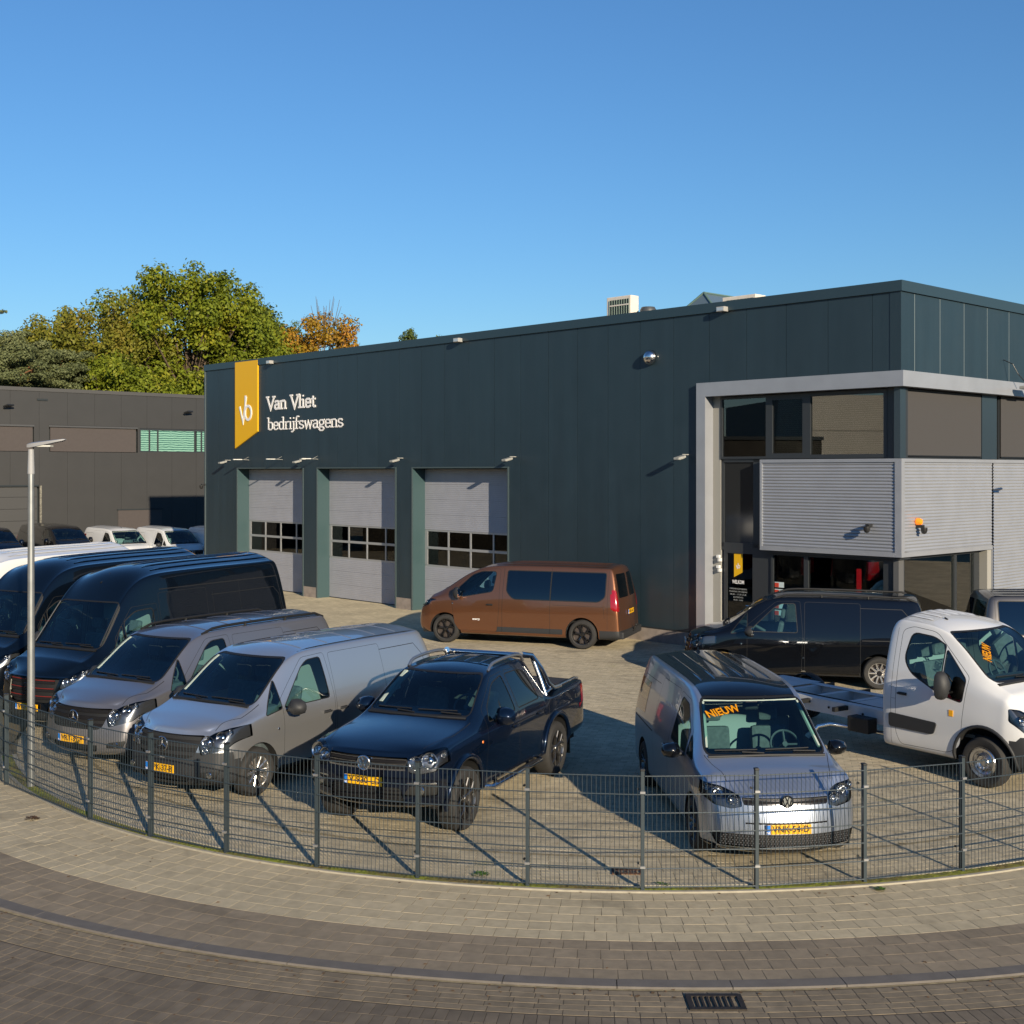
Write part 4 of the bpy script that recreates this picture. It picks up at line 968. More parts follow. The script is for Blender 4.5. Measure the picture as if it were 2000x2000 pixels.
tree('birch_tree', 'small dark green treetop peeking over the middle of the roof edge', WX(795, 120), 120, 13.9, WZ(640, 120), 1.2, L_gr, 47, 5978, 0.112, 16, 0.73)
tree('birch_tree', 'tiny treetop barely showing over the roof edge left of a floodlight', WX(868, 120), 120, 14.9, WZ(646, 120), 1.1, L_gr, 53, 2760, 0.105, 11, 0.61)
tree('birch_tree', 'sparse twiggy treetop just right of the orange tree', WX(560, 112), 112, 11.2, WZ(610, 112), 1.5, L_gr, 59, 3678, 0.105, 11, 0.73)

# belts of wood and a hedge that glass and paint mirror
def belt(name, label, cat, pts, h, n, mt, r=2.2, size=.55, seed=5):
    g = np.random.default_rng(seed); cs = []; rs = []
    for (x0, y0), (x1, y1) in zip(pts[:-1], pts[1:]):
        L = math.hypot(x1-x0, y1-y0)
        for k in range(int(L/1.6)):
            t = g.random()
            for z in np.arange(r*.6, h, r*1.1): cs.append((x0+(x1-x0)*t+g.normal(0, 1), y0+(y1-y0)*t+g.normal(0, 1), min(h-r*.6, z)*g.uniform(.85, 1.1))); rs.append(r*g.uniform(.7, 1.2))
    o = leaves(name, cs, rs, n, size, mt, None, seed=seed); o['kind'] = 'stuff'; return o
belt('far_woodland', '', '', [(-95, -60), (-60, -88), (0, -96), (60, -96), (100, -50), (105, 0)], 11, 16000, L_gr, 3.2, .8)
# ------------------------------------------------------------------ vehicles: subdivided cage, panels cut out of it
M_rub = mat('seal_black', (.008, .008, .008), .6)
M_tyre = mat('tyre_rubber', (.022, .021, .020), .8, noise=.15, nscale=20, bump=.3, bscale=60)
M_plas = mat('bumper_plastic', (.020, .021, .023), .6, bump=.15, bscale=120)
M_void2 = mat('under_body', (.006, .006, .006), .9)
M_seat = mat('seat_cloth', (.07, .08, .08), .85, noise=.2, nscale=20)
M_dash = mat('dashboard', (.05, .065, .07), .7)
M_bulk = mat('bulkhead_trim', (.26, .28, .27), .8)
M_trim = mat('pale_trim', (.34, .40, .34), .8)
G_car = glass('car_glass', (.66, .92, .92), 1.55, .004, .02)
G_priv = glass('privacy_glass', (.02, .022, .024), 1.6, .004, .04)
G_lens = glass('lamp_lens_clear', (.85, .87, .88), 1.45, .01)
M_refl = mat('lamp_reflector', (.62, .63, .65), .16, metal=1.0)
M_lampd = mat('lamp_dark', (.03, .03, .035), .25, metal=.6)
M_bowl = mat('lamp_bowl', (.16, .165, .18), .28, metal=.8)
M_led = mat('lamp_bright', (.85, .85, .85), .08, metal=1.0)
M_red = mat('tail_red', (.28, .004, .006), .12, coat=1.0)
M_amber = mat('amber_lens', (.65, .16, .01), .2)
M_plate = mat('plate_yellow', (.80, .42, .006), .45)
M_eu = mat('plate_blue', (.01, .16, .55), .45)
M_ptxt = mat('plate_black', (.012, .012, .012), .5)
M_nieuw = mat('sticker_orange', (.90, .42, .01), .5)
M_silrim = mat('rim_silver', (.62, .60, .57), .25, metal=.9)
M_blkrim = mat('rim_black', (.010, .010, .011), .12, metal=.2, coat=1.0)
M_disc = mat('brake_disc', (.12, .10, .09), .5, metal=.7)
M_chromed = mat('chrome_strip', (.72, .72, .72), .14, metal=1.0)
M_mirr = mat('mirror_glass', (.5, .52, .55), .03, metal=1.0)

def lerp(a, b, t): return a + (b-a)*t
def rpoly(pts, r=.05, n=4):
    """polygon with rounded corners"""
    out = []; m = len(pts); rr = r if isinstance(r, (list, tuple)) else [r]*m
    for i in range(m):
        p = Vector(pts[i]); a = Vector(pts[i-1]); b = Vector(pts[(i+1) % m]); q = rr[i]
        if q <= 0: out.append(tuple(p)); continue
        da = (a-p); db = (b-p); k = min(q, da.length*.45, db.length*.45); s = p + da.normalized()*k; e = p + db.normalized()*k
        for j in range(n+1):
            t = j/n; out.append(tuple((s*(1-t)**2 + p*2*t*(1-t) + e*t*t)))
    return out
def grow(pts, d):
    """offset a convex polygon outward by d"""
    n = len(pts); P = [Vector(p) for p in pts]; ar = sum(P[i].x*P[(i+1) % n].y - P[(i+1) % n].x*P[i].y for i in range(n)); sg = 1 if ar > 0 else -1; out = []
    for i in range(n):
        a = (P[i]-P[i-1]); b = (P[(i+1) % n]-P[i])
        if a.length < 1e-6 or b.length < 1e-6: out.append(tuple(P[i])); continue
        a.normalize(); b.normalize(); na = Vector((a.y, -a.x))*sg; nb = Vector((b.y, -b.x))*sg; m = (na+nb)
        m = m.normalized() if m.length > 1e-5 else na
        out.append(tuple(P[i] + m*d/max(.4, m.dot(na))))
    return out

FR = (.86, .45, 0.0)
class Car:
    def __init__(s, name, label, cat, group=None):
        s.root = thing(name, label, cat, group=group)
    def body(s, st, front, rear, pmat, lv=3, iters=2, crease=None, z6f=.5):
        """st rows: x, zsill, z4, z5, z7, ztop, w1, w4, w5, w7; front/rear: (xc[7], xs[7]) x of centre and corner per row"""
        s.pm = pmat; rows = []
        def clear(st, xs, sgn):      # keep the second station clear of the rounded end
            st = [list(r) for r in st]; lim_ = xs[6] + .10*sgn
            if sgn > 0:
                while len(st) > 4 and st[2][0] < lim_ + .02: del st[1]
                if st[1][0] < lim_:
                    t = (lim_-st[1][0])/(st[2][0]-st[1][0]); st[1] = [lerp(a, b, t) for a, b in zip(st[1], st[2])]
            return st
        st = clear(st, front[1], 1)
        for (x, zs, z4, z5, z7, zt, w1, w4, w5, w7) in st:
            r = [(w1-.12, zs), (w1, zs+.05), (lerp(w1, w4, .65), lerp(zs, z4, .45)), (w4, z4), (w5, z5), (lerp(w5, w7, .48)+.012, lerp(z5, z7, .5)), (w7, z7)]
            t = [(w7*f, z7 + (zt-z7)*(1-f**2.2)) for f in FR]
            rows.append((x, r, t))
        V = []; idx = {}
        def vert(k, co):
            if k not in idx: idx[k] = len(V); V.append(co)
            return idx[k]
        n = len(rows)
        for i, (x, r, t) in enumerate(rows):
            for j in range(7):
                xx = x
                if i == 0: xx = front[1][j]
                elif i == n-1: xx = rear[1][j]
                y, z = r[j]
                for sg in (1, -1): vert(('s', i, j, sg), (xx, y*sg, z))
            for c in range(3):
                y, z = t[c]
                if i in (0, n-1):
                    F = front if i == 0 else rear; f = FR[c]
                    for j in range(7):
                        xc = lerp(F[0][j], F[1][j], f**2.6); zz = z if j == 6 else r[j][1]; yy = (y if j == 6 else r[j][0]*f)
                        for sg in ((1, -1) if c < 2 else (1,)): vert(('e', i, j, c, sg), (xc, yy*sg, zz))
                else:
                    for sg in ((1, -1) if c < 2 else (1,)): vert(('t', i, c, sg), (x, y*sg, z))
        def T(i, c, sg):
            if c < 0: return idx[('s', i, 6, sg)]
            if c == 2: sg = 1
            return idx[('e', i, 6, c, sg)] if i in (0, n-1) else idx[('t', i, c, sg)]
        def Ev(i, j, c, sg):
            if c < 0: return idx[('s', i, j, sg)]
            return idx[('e', i, j, c, 1 if c == 2 else sg)]
        Fc = []
        for sg in (1, -1):
            def q(a, b, c, d): Fc.append((a, b, c, d) if sg > 0 else (d, c, b, a))
            for i in range(n-1):
                for j in range(6): q(idx[('s', i, j, sg)], idx[('s', i, j+1, sg)], idx[('s', i+1, j+1, sg)], idx[('s', i+1, j, sg)])
                for c in range(-1, 2): q(T(i, c, sg), T(i, c+1, sg), T(i+1, c+1, sg), T(i+1, c, sg))
            for j in range(6):
                for c in range(-1, 2):
                    q(Ev(0, j, c, sg), Ev(0, j, c+1, sg), Ev(0, j+1, c+1, sg), Ev(0, j+1, c, sg))
                    q(Ev(n-1, j, c+1, sg), Ev(n-1, j, c, sg), Ev(n-1, j+1, c, sg), Ev(n-1, j+1, c+1, sg))
        me = bpy.data.meshes.new('cage'); me.from_pydata(V, [], Fc); me.update()
        bm = bmesh.new(); bm.from_mesh(me); bmesh.ops.recalc_face_normals(bm, faces=bm.faces)
        if crease:
            lay_ = bm.edges.layers.float.new('crease_edge'); bm.verts.ensure_lookup_table()
            inv = {v: k for k, v in idx.items()}
            for e in bm.edges:
                a, b = inv[e.verts[0].index], inv[e.verts[1].index]
                for (kind, par, val) in crease:
                    if kind == 'row' and a[0] == 's' and b[0] == 's' and a[2] == b[2] == par and a[1] != b[1]: e[lay_] = val
                    if kind == 'erow' and a[0] in 'es' and b[0] in 'es' and a[1] == b[1] and a[1] == par[0] and a[2] == b[2] == par[1]: e[lay_] = val
                    if kind == 'st' and a[1] == b[1] == par and (a[0] in 'st' or b[0] in 'st'): e[lay_] = val
        bm.to_mesh(me); bm.free()
        # outward normals: sample check
        tgt = np.array(V); cur = tgt.copy(); o = bpy.data.objects.new('cage', me); C.objects.link(o)
        md = o.modifiers.new('s', 'SUBSURF'); md.subdivision_type = 'CATMULL_CLARK'; md.levels = 1
        for it in range(iters):
            me.vertices.foreach_set('co', cur.ravel()); me.update(); dg = bpy.context.evaluated_depsgraph_get(); dg.update()
            ev = o.evaluated_get(dg); co = np.zeros(len(ev.data.vertices)*3); ev.data.vertices.foreach_get('co', co); co = co.reshape(-1, 3)[:len(V)]
            cur += (tgt-co)*(.8 if it == 0 else .5)
        cur[:, 1] = np.where(np.abs(tgt[:, 1]) < 1e-9, 0, cur[:, 1])
        me.vertices.foreach_set('co', cur.ravel()); md.levels = lv; me.update(); dg = bpy.context.evaluated_depsgraph_get(); dg.update()
        sm = bpy.data.meshes.new_from_object(o.evaluated_get(dg)); bpy.data.objects.remove(o); bpy.data.meshes.remove(me)
        bm = s.bm = bmesh.new(); bm.from_mesh(sm); bmesh.ops.recalc_face_normals(bm, faces=bm.faces); bm.normal_update()
        for f in bm.faces: f.material_index = 0
        s.NL = bm.verts.layers.float_vector.new('nrm')
        for v in bm.verts: v[s.NL] = v.normal
        b2 = bm.copy(); bmesh.ops.triangulate(b2, faces=b2.faces); s.bvh = BVHTree.FromBMesh(b2); b2.free(); bpy.data.meshes.remove(sm)
        s.mats = [pmat, M_rub, M_plas]
    # ---- queries on the uncut surface
    def hit(s, o, d):
        r = s.bvh.ray_cast(Vector(o), Vector(d).normalized()); return r[0], r[1]
    def F(s, y, z, off=0.0):          # front surface point
        p, n = s.hit((-3, y, z), (1, 0, 0)); return (p - Vector((off, 0, 0))) if p else Vector((0, y, z))
    def B(s, y, z, off=0.0):
        p, n = s.hit((14, y, z), (-1, 0, 0)); return (p + Vector((off, 0, 0))) if p else Vector((5, y, z))
    def Sd(s, x, z, sg, off=0.0):     # side
        p, n = s.hit((x, 3*sg, z), (0, -sg, 0)); return (p + Vector((0, off*sg, 0))) if p else Vector((x, .9*sg, z))
    def Tp(s, x, y, off=0.0):
        p, n = s.hit((x, y, 5), (0, 0, -1)); return (p + Vector((0, 0, off))) if p else Vector((x, y, 1.8))
    # ---- cutting
    VIEW = {'L': (0, 2, Vector((0, -1, 0))), 'R': (0, 2, Vector((0, 1, 0))), 'F': (1, 2, Vector((-1, 0, 0))), 'B': (1, 2, Vector((1, 0, 0))), 'T': (0, 1, Vector((0, 0, 1)))}
    def cut(s, poly, view, lim=.25, keep=None, faces=None):
        a, b, dirv = s.VIEW[view]; bm = s.bm; n = len(poly)
        ar = sum(poly[i][0]*poly[(i+1) % n][1] - poly[(i+1) % n][0]*poly[i][1] for i in range(n)); sg = 1 if ar > 0 else -1
        x0 = min(p[0] for p in poly); x1 = max(p[0] for p in poly); y0 = min(p[1] for p in poly); y1 = max(p[1] for p in poly)
        work = []
        for f in (faces if faces is not None else bm.faces):
            if faces is None and (f.normal.dot(dirv) < lim or f.material_index == 1): continue
            if keep and not keep(f.calc_center_median()): continue
            vs = f.verts; us = [v.co[a] for v in vs]
            if max(us) < x0 or min(us) > x1: continue
            ws = [v.co[b] for v in vs]
            if max(ws) < y0 or min(ws) > y1: continue
            work.append(f)
        for i in range(n):
            p = poly[i]; q = poly[(i+1) % n]; d = (q[0]-p[0], q[1]-p[1]); L = math.hypot(*d)
            if L < 1e-6 or not work: continue
            no = Vector((0, 0, 0)); no[a] = d[1]/L*sg; no[b] = -d[0]/L*sg; co = Vector((0, 0, 0)); co[a] = p[0]; co[b] = p[1]
            cross = []; inside = []
            for f in work:
                ds = [(v.co-co).dot(no) for v in f.verts]; mx = max(ds); mn = min(ds)
                if mn >= -1e-6: continue
                if mx <= 1e-6: inside.append(f)
                else: cross.append(f)
            if cross:
                geo = list({e for f in cross for e in f.edges}) + list({v for f in cross for v in f.verts}) + cross
                r = bmesh.ops.bisect_plane(bm, geom=geo, dist=1e-6, plane_co=co, plane_no=no)
                for f in r['geom']:
                    if isinstance(f, bmesh.types.BMFace) and f.is_valid and (f.calc_center_median()-co).dot(no) < 0: inside.append(f)
            work = [f for f in inside if f.is_valid]
        return list(dict.fromkeys(work))
    def take(s, faces, name, mt, off=0.0, parent=None, remove=True, label=None, extra=None, back=None):
        """turn faces into a mesh of its own, moved along the normals by off; extra: solid rim depth"""
        faces = [f for f in faces if f.is_valid]
        if not faces: return None
        vmap = {}; co = []; nr = []; fs = []
        for f in faces:
            ix = []
            for v in f.verts:
                if v not in vmap:
                    nn = Vector(v[s.NL]); nn = nn.normalized() if nn.length > 1e-6 else v.normal
                    vmap[v] = len(co); co.append(v.co + nn*off); nr.append(nn)
                ix.append(vmap[v])
            fs.append(ix)
        nf = len(fs); m = len(co)
        if extra:   # rim going inwards
            cnt = {}
            for f in fs:
                for i in range(len(f)):
                    e = (f[i], f[(i+1) % len(f)]); k = (min(e), max(e)); cnt.setdefault(k, []).append(e)
            low = {}
            for k, e in cnt.items():
                if len(e) == 1:
                    a, b = e[0]
                    for v in (a, b):
                        if v not in low: low[v] = len(co); co.append(co[v] - nr[v]*extra); nr.append(nr[v])
                    fs.append([b, a, low[a], low[b]])
        me = bpy.data.meshes.new(name); me.from_pydata(co, [], fs); me.materials.append(mt)
        me.polygons.foreach_set('use_smooth', [True]*nf + [False]*(len(fs)-nf)); me.update()
        if extra:
            ln = []
            for p in me.polygons:
                for li in p.loop_indices: ln.append(nr[me.loops[li].vertex_index] if p.index < nf else p.normal)
            me.normals_split_custom_set([tuple(x) for x in ln])
        else: me.normals_split_custom_set_from_vertices([tuple(x) for x in nr])
        o = bpy.data.objects.new(name, me); link(o, parent or s.root, label=label)
        if remove: bmesh.ops.delete(s.bm, geom=faces, context='FACES')
        return o
    def ring(s, inner_faces, outer_faces, mi=1):
        si = set(inner_faces)
        for f in outer_faces:
            if f.is_valid and f not in si: f.material_index = mi
    def panel(s, poly, view, name, mt=None, gap=.006, off=0.0, seal=None, parent=None, lim=.25, keep=None, extra=None, rim=None, label=None):
        """cut a panel with a dark gap of width gap round it"""
        outer = s.cut(grow(poly, gap) if gap else poly, view, lim, keep)
        inner = s.cut(poly, view, lim, keep, faces=outer) if gap else outer
        if gap:
            # faces of outer that survived
            allf = s._inside(grow(poly, gap*1.02), view, lim, keep); s.ring(inner, allf)
        return s.take(inner, name, mt or s.pm, off, parent, label=label, extra=extra)
    def _inside(s, poly, view, lim, keep):
        a, b, dirv = s.VIEW[view]; n = len(poly); ar = sum(poly[i][0]*poly[(i+1) % n][1] - poly[(i+1) % n][0]*poly[i][1] for i in range(n)); sg = 1 if ar > 0 else -1
        x0 = min(p[0] for p in poly); x1 = max(p[0] for p in poly); y0 = min(p[1] for p in poly); y1 = max(p[1] for p in poly); out = []
        for f in s.bm.faces:
            c = f.calc_center_median(); u, w = c[a], c[b]
            if u < x0 or u > x1 or w < y0 or w > y1 or f.normal.dot(dirv) < lim or (keep and not keep(c)): continue
            if all(((poly[(i+1) % n][0]-poly[i][0])*(w-poly[i][1]) - (poly[(i+1) % n][1]-poly[i][1])*(u-poly[i][0]))*sg >= -1e-7 for i in range(n)): out.append(f)
        return out
    def paintfaces(s, poly, view, mi, lim=.25, keep=None):
        for f in s.cut(poly, view, lim, keep): f.material_index = mi
    def line(s, pts, view, w=.008, keep=None, lim=.2):
        """dark shut line along a 2-D polyline: thin quads cut into the body and coloured as the gap"""
        for p, q in zip(pts[:-1], pts[1:]):
            p = Vector(p); q = Vector(q); d = (q-p).normalized(); nn = Vector((-d.y, d.x))*w/2; e = d*w*.3
            s.paintfaces([tuple(p-e+nn), tuple(p-e-nn), tuple(q+e-nn), tuple(q+e+nn)], view, 1, lim, keep)
    # ---- parts
    def arch(s, x, zc, r, sg, depth=.28, lip=None, lipw=.05, flat=0.0):
        view = 'R' if sg > 0 else 'L'
        poly = [(x + r*math.cos(t), zc + r*math.sin(t)) for t in np.linspace(0, math.pi, 22)] + [(x-r, -.3), (x+r, -.3)]
        fs = s.cut(poly, view, .05); bmesh.ops.delete(s.bm, geom=[f for f in fs if f.is_valid], context='FACES')
        mb = MB(); vs = []; m = 20
        for i in range(m+1):
            t = math.pi*i/m; px_, pz = x + r*math.cos(t), zc + r*math.sin(t); p = s.Sd(px_, max(pz, .26), sg)
            y = p.y; vs += [(px_, y, pz), (px_, y - sg*depth, pz), (x + (r-.0)*math.cos(t), y - sg*depth, pz)]
        fsx = []
        for i in range(m): b = 3*i; fsx.append((b, b+1, b+4, b+3))
        vs.append((x, vs[1][1], zc)); c = len(vs)-1
        for i in range(m): fsx.append((3*i+1, c, 3*i+4))
        # side walls down to the sill
        mb.add(vs, fsx); obj('wheel_arch', mb, M_void2, s.root)
        if lip is not None:
            pts = []
            for i in range(m+1):
                t = -.12 + (math.pi+.24)*i/m; px_, pz = x + (r+lipw*.35)*math.cos(t), zc + (r+lipw*.35)*math.sin(t); p = s.Sd(px_, max(pz, .27), sg); pts.append(Vector((px_, p.y + sg*flat, pz)))
            mb = MB(); mb.tube(pts, lipw*.5, 8, sy=1.0); obj('arch_trim', mb, lip, s.root, smooth=60)
    def wheel(s, x, y, r, w=.21, style='five', rimm=None, sg=1, rr=None, steer=0.0, n=5):
        """tyre as the part, rim and hub as its pieces; y = outer face of the tyre"""
        rr = rr or r*.66; o = MB(); rimm = rimm or M_silrim
        prof = [(rr-.01, 0.01), (rr+.02, -.008), (r-.035, -.004), (r-.012, .018), (r, .05), (r, w-.05), (r-.012, w-.018), (r-.03, w), (rr, w-.01)]
        Mx = Matrix.Rotation(R(90), 4, 'X')   # axis z -> -y
        o.lathe([(a, h) for a, h in prof], 36, Mx)
        ty = obj('wheel', o, M_tyre, s.root, smooth=35, fixn=True)
        # local +y is the outside before flipping; tyre runs from y=0 (outer) to -w
        ty.location = (x, y, r); ty.rotation_euler = (0, 0, (0 if sg > 0 else math.pi) + steer)
        # rim barrel + spokes (outside at y = -.01)
        b = MB(); b.lathe([(rr+.004, .005), (rr-.012, .008), (rr-.022, .03), (rr-.03, .10), (rr-.03, w-.03)], 32, Mx)
        obj('rim_barrel', b, rimm, ty, smooth=45)
        b = MB(); b.lathe([(0, .09), (rr-.03, .09)], 24, Mx); obj('brake_disc', b, M_disc, ty)
        sp = MB()
        def spoke(a0, w0, w1, r0, r1, d0=.035, d1=.015, th=.03, tw=0.0):
            c0, s0 = math.cos(a0), math.sin(a0); c1, s1 = math.cos(a0+tw), math.sin(a0+tw); vs = []
            for (cc, ss, rad, ww, dd) in ((c0, s0, r0, w0, d0), (c1, s1, r1, w1, d1)):
                for (q, dp) in ((-1, 0), (-.55, -.010), (.55, -.010), (1, 0), (1, th), (-1, th)):
                    vs.append((cc*rad - ss*ww/2*q, -(dd+dp), ss*rad + cc*ww/2*q))
            sp.add(vs, [(i, (i+1) % 6, 6+(i+1) % 6, 6+i) for i in range(6)] + [(0,5,4,3,2,1), (6,7,8,9,10,11)])
        if style == 'ten':
            for k in range(n): spoke(2*math.pi*k/n, .045, .035, .05, rr-.015)
        elif style == 'split':
            for k in range(n):
                a = 2*math.pi*k/n + .3
                for t in (-.13, .13): spoke(a+t*.3, .030, .026, .05, rr-.015, tw=t)
        elif style == 'ysp':
            for k in range(n):
                a = 2*math.pi*k/n + .2; spoke(a, .05, .045, .05, rr*.6)
                for t in (-.28, .28): spoke(a, .035, .03, rr*.55, rr-.012, .02, .015, tw=t)
        elif style == 'steel':
            sp.lathe([(.0, .03), (.06, .025), (.09, .0), (.11, .035), (rr-.09, .05), (rr-.04, .03), (rr-.02, .02)], 28, Mx)
        obj('rim', sp, rimm, ty, smooth=30, fixn=True)
        b = MB(); b.lathe([(0, .012), (.045, .014), (.06, .03), (.065, .06)], 16, Mx); obj('hub', b, rimm if style != 'ten' else M_lampd, ty, smooth=40)
        if style == 'steel':
            b = MB()
            for k in range(6): a = k*math.pi/3; b.cyl((.085*math.cos(a), -.02, .085*math.sin(a)), (.085*math.cos(a), .012, .085*math.sin(a)), .012, 6)
            obj('wheel_nuts', b, M_chromed, ty)
            b = MB(); b.lathe([(rr-.012, .0), (rr-.02, -.012), (rr-.055, -.004), (rr-.06, .012)], 32, Mx); obj('trim_ring', b, M_chromed, ty, smooth=40)
            b = MB()
            for k in range(9): a = k*2*math.pi/9; b.cyl((rr*.72*math.cos(a), -.044, rr*.72*math.sin(a)), (rr*.72*math.cos(a), -.05, rr*.72*math.sin(a)), .026, 8)
            obj('rim_holes', b, M_void2, ty)
        return ty
    def wheels(s, xf, xr, y, r, w=.21, **k):
        for x in (xf, xr):
            for sg in (1, -1): s.wheel(x, y*sg, r, w, sg=sg, **k)
    def plate(s, txt, z, view='F', y=0.0, off=.02, tilt=0.0):
        if view == 'F':
            x = min(s.F(y-.25, z).x, s.F(y+.25, z).x, s.F(y, z).x) - off; M = Matrix.Translation((x, y, z)) @ Matrix.Rotation(R(-90), 4, 'Z')
        else:
            x = s.B(y, z).x + off; M = Matrix.Translation((x, y, z)) @ Matrix.Rotation(R(90), 4, 'Z')
        mb = MB(); mb.bbox((-.26, -.006, -.055), (.26, .006, .055), .004); p = obj('number_plate', mb, M_plate, s.root); p.matrix_local = M
        obj('country_strip', MB().box((-.262, -.0085, -.053), (-.218, .0, .053)), M_eu, p)
        me = text_mesh(txt, .105, .001, .0011); xs = [v.co.x for v in me.vertices]; k = .43/(max(xs)-min(xs)); o = obj('plate_lettering', me, M_ptxt, p)
        o.matrix_local = Matrix.Translation((.022, -.0085, .0)) @ Matrix.Rotation(R(90), 4, 'X') @ Matrix.Diagonal((k, 1, 1, 1))
        me = text_mesh('NL', .04, .001, .0005); o = obj('country_lettering', me, M_white, p); o.matrix_local = Matrix.Translation((-.24, -.0105, -.035)) @ Matrix.Rotation(R(90), 4, 'X')
        return p
    def lamp(s, poly, spots=(), name='headlight', view='F', lim=-.2, keep=None, depth=.04, bowl=M_bowl, side=None):
        """recessed bowl, clear lens, bright reflectors"""
        fs = s.cut(poly, view, lim, keep)
        if not fs: return None
        bo = s.take(fs, name, bowl, -depth, remove=False); 
        ln = s.take(fs, 'lens', G_lens, .002, parent=bo, remove=True)
        for (y, z, r) in spots:
            r *= 1.22
            p = s.F(y, z) if view == 'F' else s.B(y, z)
            q, nn = s.hit((-3, y, z), (1, 0, 0)); nn = Vector(nn) if nn else Vector((-1, 0, .3)); nn.normalize()
            ax = (nn + Vector((-1.6, 0, 0))).normalized()
            M = Matrix.Translation(p - ax*.0 + Vector((.012, 0, 0))) @ ax.to_track_quat('Z', 'Y').to_matrix().to_4x4()
            mb = MB(); mb.lathe([(r, .0), (r*.92, -.004), (r*.75, -.03), (r*.4, -.045), (0, -.05)], 18, M); obj('reflector', mb, M_refl, bo, smooth=60)
            mb = MB(); mb.lathe([(r*.45, -.028), (r*.3, -.008), (0, .0)], 12, M); obj('projector', mb, M_led, bo, smooth=60)
        return bo
    def windscreen(s, poly, keep, gap=.02, sticker=None):
        g = s.panel(poly, 'F', 'windscreen', G_car, gap=gap, off=-.004, lim=-.1, keep=keep); return g
    def ribbon(s, pts, w, h, name, mt, parent=None, taper=True):
        """low rib following a path of surface points (list of (p, n))"""
        mb = MB(); vs = []; n = len(pts)
        for i, p in enumerate(pts):
            a = pts[max(i-1, 0)]; b = pts[min(i+1, n-1)]; t = (b-a).normalized(); u = t.cross(Vector((0, 0, 1))); u = u.normalized() if u.length > .01 else Vector((0, 1, 0)); up = u.cross(t); hh = 0 if (taper and i in (0, n-1)) else h
            vs += [p - u*w/2, p - u*w*.3 + up*hh, p + u*w*.3 + up*hh, p + u*w/2]
        mb.add(vs, [(4*i+k, 4*i+k+1, 4*i+5+k, 4*i+4+k) for i in range(n-1) for k in range(3)]); return obj(name, mb, mt, parent or s.root, smooth=80, fixn=False)
    def roofrib(s, x0, x1, y, w=.05, h=.012, mt=None, n=14, name='roof_rib'):
        pts = [s.Tp(lerp(x0, x1, i/(n-1)), y, .001) for i in range(n)]; return s.ribbon(pts, w, h, name, mt or s.pm)
    def rails(s, x0, x1, yf, mt, h=.055, r=.017, n=14, feet=True):
        for sg in (1, -1):
            pts = []
            for i in range(n):
                t = i/(n-1); x = lerp(x0, x1, t); p = s.Tp(x, yf*sg); e = min(1, t/.10, (1-t)/.07); pts.append(p + Vector((0, 0, h*(e**.6 if e > 0 else 0) + .002)))
            rl = obj('roof_rail', MB().tube(pts, r, 8, sy=1.25), mt, s.root, smooth=60)
            if feet:
                for t in (.33, .66):
                    p = s.Tp(lerp(x0, x1, t), yf*sg); obj('rail_foot', MB().cyl(p, p + Vector((0, 0, h)), r*1.3, 8), mt, rl)
    def mirror(s, x, z, sg, mt, size=(.12, .20, .16), arm=.10, yb=None, glassm=True, tall=False):
        yb = yb if yb is not None else s.Sd(x+.05, z, sg).y*sg
        c = Vector((x, (yb+arm+size[1]/2)*sg, z+.03)); bm = bmesh.new(); bmesh.ops.create_cube(bm, size=1)
        bmesh.ops.subdivide_edges(bm, edges=bm.edges, cuts=2, use_grid_fill=True)
        for v in bm.verts:
            p = v.co*2; q = p.copy()
            q.x = p.x*math.sqrt(max(0, 1-p.y**2/2.6-p.z**2/2.6)); q.y = p.y*math.sqrt(max(0, 1-p.x**2/2.6-p.z**2/3.0)); q.z = p.z*math.sqrt(max(0, 1-p.x**2/2.6-p.y**2/3.0))
            if q.x > 0: q.x = min(q.x, .30)
            if not tall: q.z *= (1 - .12*q.y*sg)
            v.co = Vector((q.x*size[0], q.y*size[1]*.62, q.z*size[2]*.62))
        bmesh.ops.recalc_face_normals(bm, faces=bm.faces)
        me = bpy.data.meshes.new('mirror'); bm.to_mesh(me); bm.free()
        m = obj('mirror', me, mt, s.root, smooth=50, loc=c)
        mb = MB(); mb.bbox((.0, -size[1]*.48, -size[2]*.46), (size[0]*.34, size[1]*.48, size[2]*.46), .012); obj('mirror_glass', mb, M_mirr, m)
        mb = MB(); mb.tube([(0.0, -sg*size[1]*.4, -size[2]*.25), (.01, -sg*(size[1]*.5+arm*.6), -size[2]*.35), (.02, -sg*(size[1]*.55+arm*1.0+.03), -size[2]*.4)], [.03, .022, .028], 8); obj('mirror_arm', mb, M_plas, m, smooth=50)
        return m
    def handle(s, x, z, sg, mt=None):
        p = s.Sd(x, z, sg); mb = MB(); mb.bbox((-.085, -.012, -.014), (.085, .012, .014), .008); o = obj('door_handle', mb, mt or s.pm, s.root, loc=(p.x, p.y + sg*.022, p.z), smooth=40)
        obj('handle_recess', MB().box((-.075, -.004, -.022), (.075, .0, .022)), M_rub, o, loc=(0, -sg*.019, 0)); return o
    def wipers(s, pairs, x_in=0.0):
        for (y0, z0, y1, z1) in pairs:
            a = s.F(y0, z0, .016); b = s.F(y1, z1, .016); m = a.lerp(b, .45); m2 = s.F(m.y, m.z, .02)
            w = obj('wiper', MB().tube([a, m2], .010, 6), M_rub, s.root)
            c = s.F(lerp(y0, y1, .12), lerp(z0, z1, .05)+.03, .018); obj('wiper_blade', MB().tube([c, s.F(lerp(y0, y1, .5), lerp(z0, z1, .55)+.015, .018), b], .008, 6), M_rub, w)
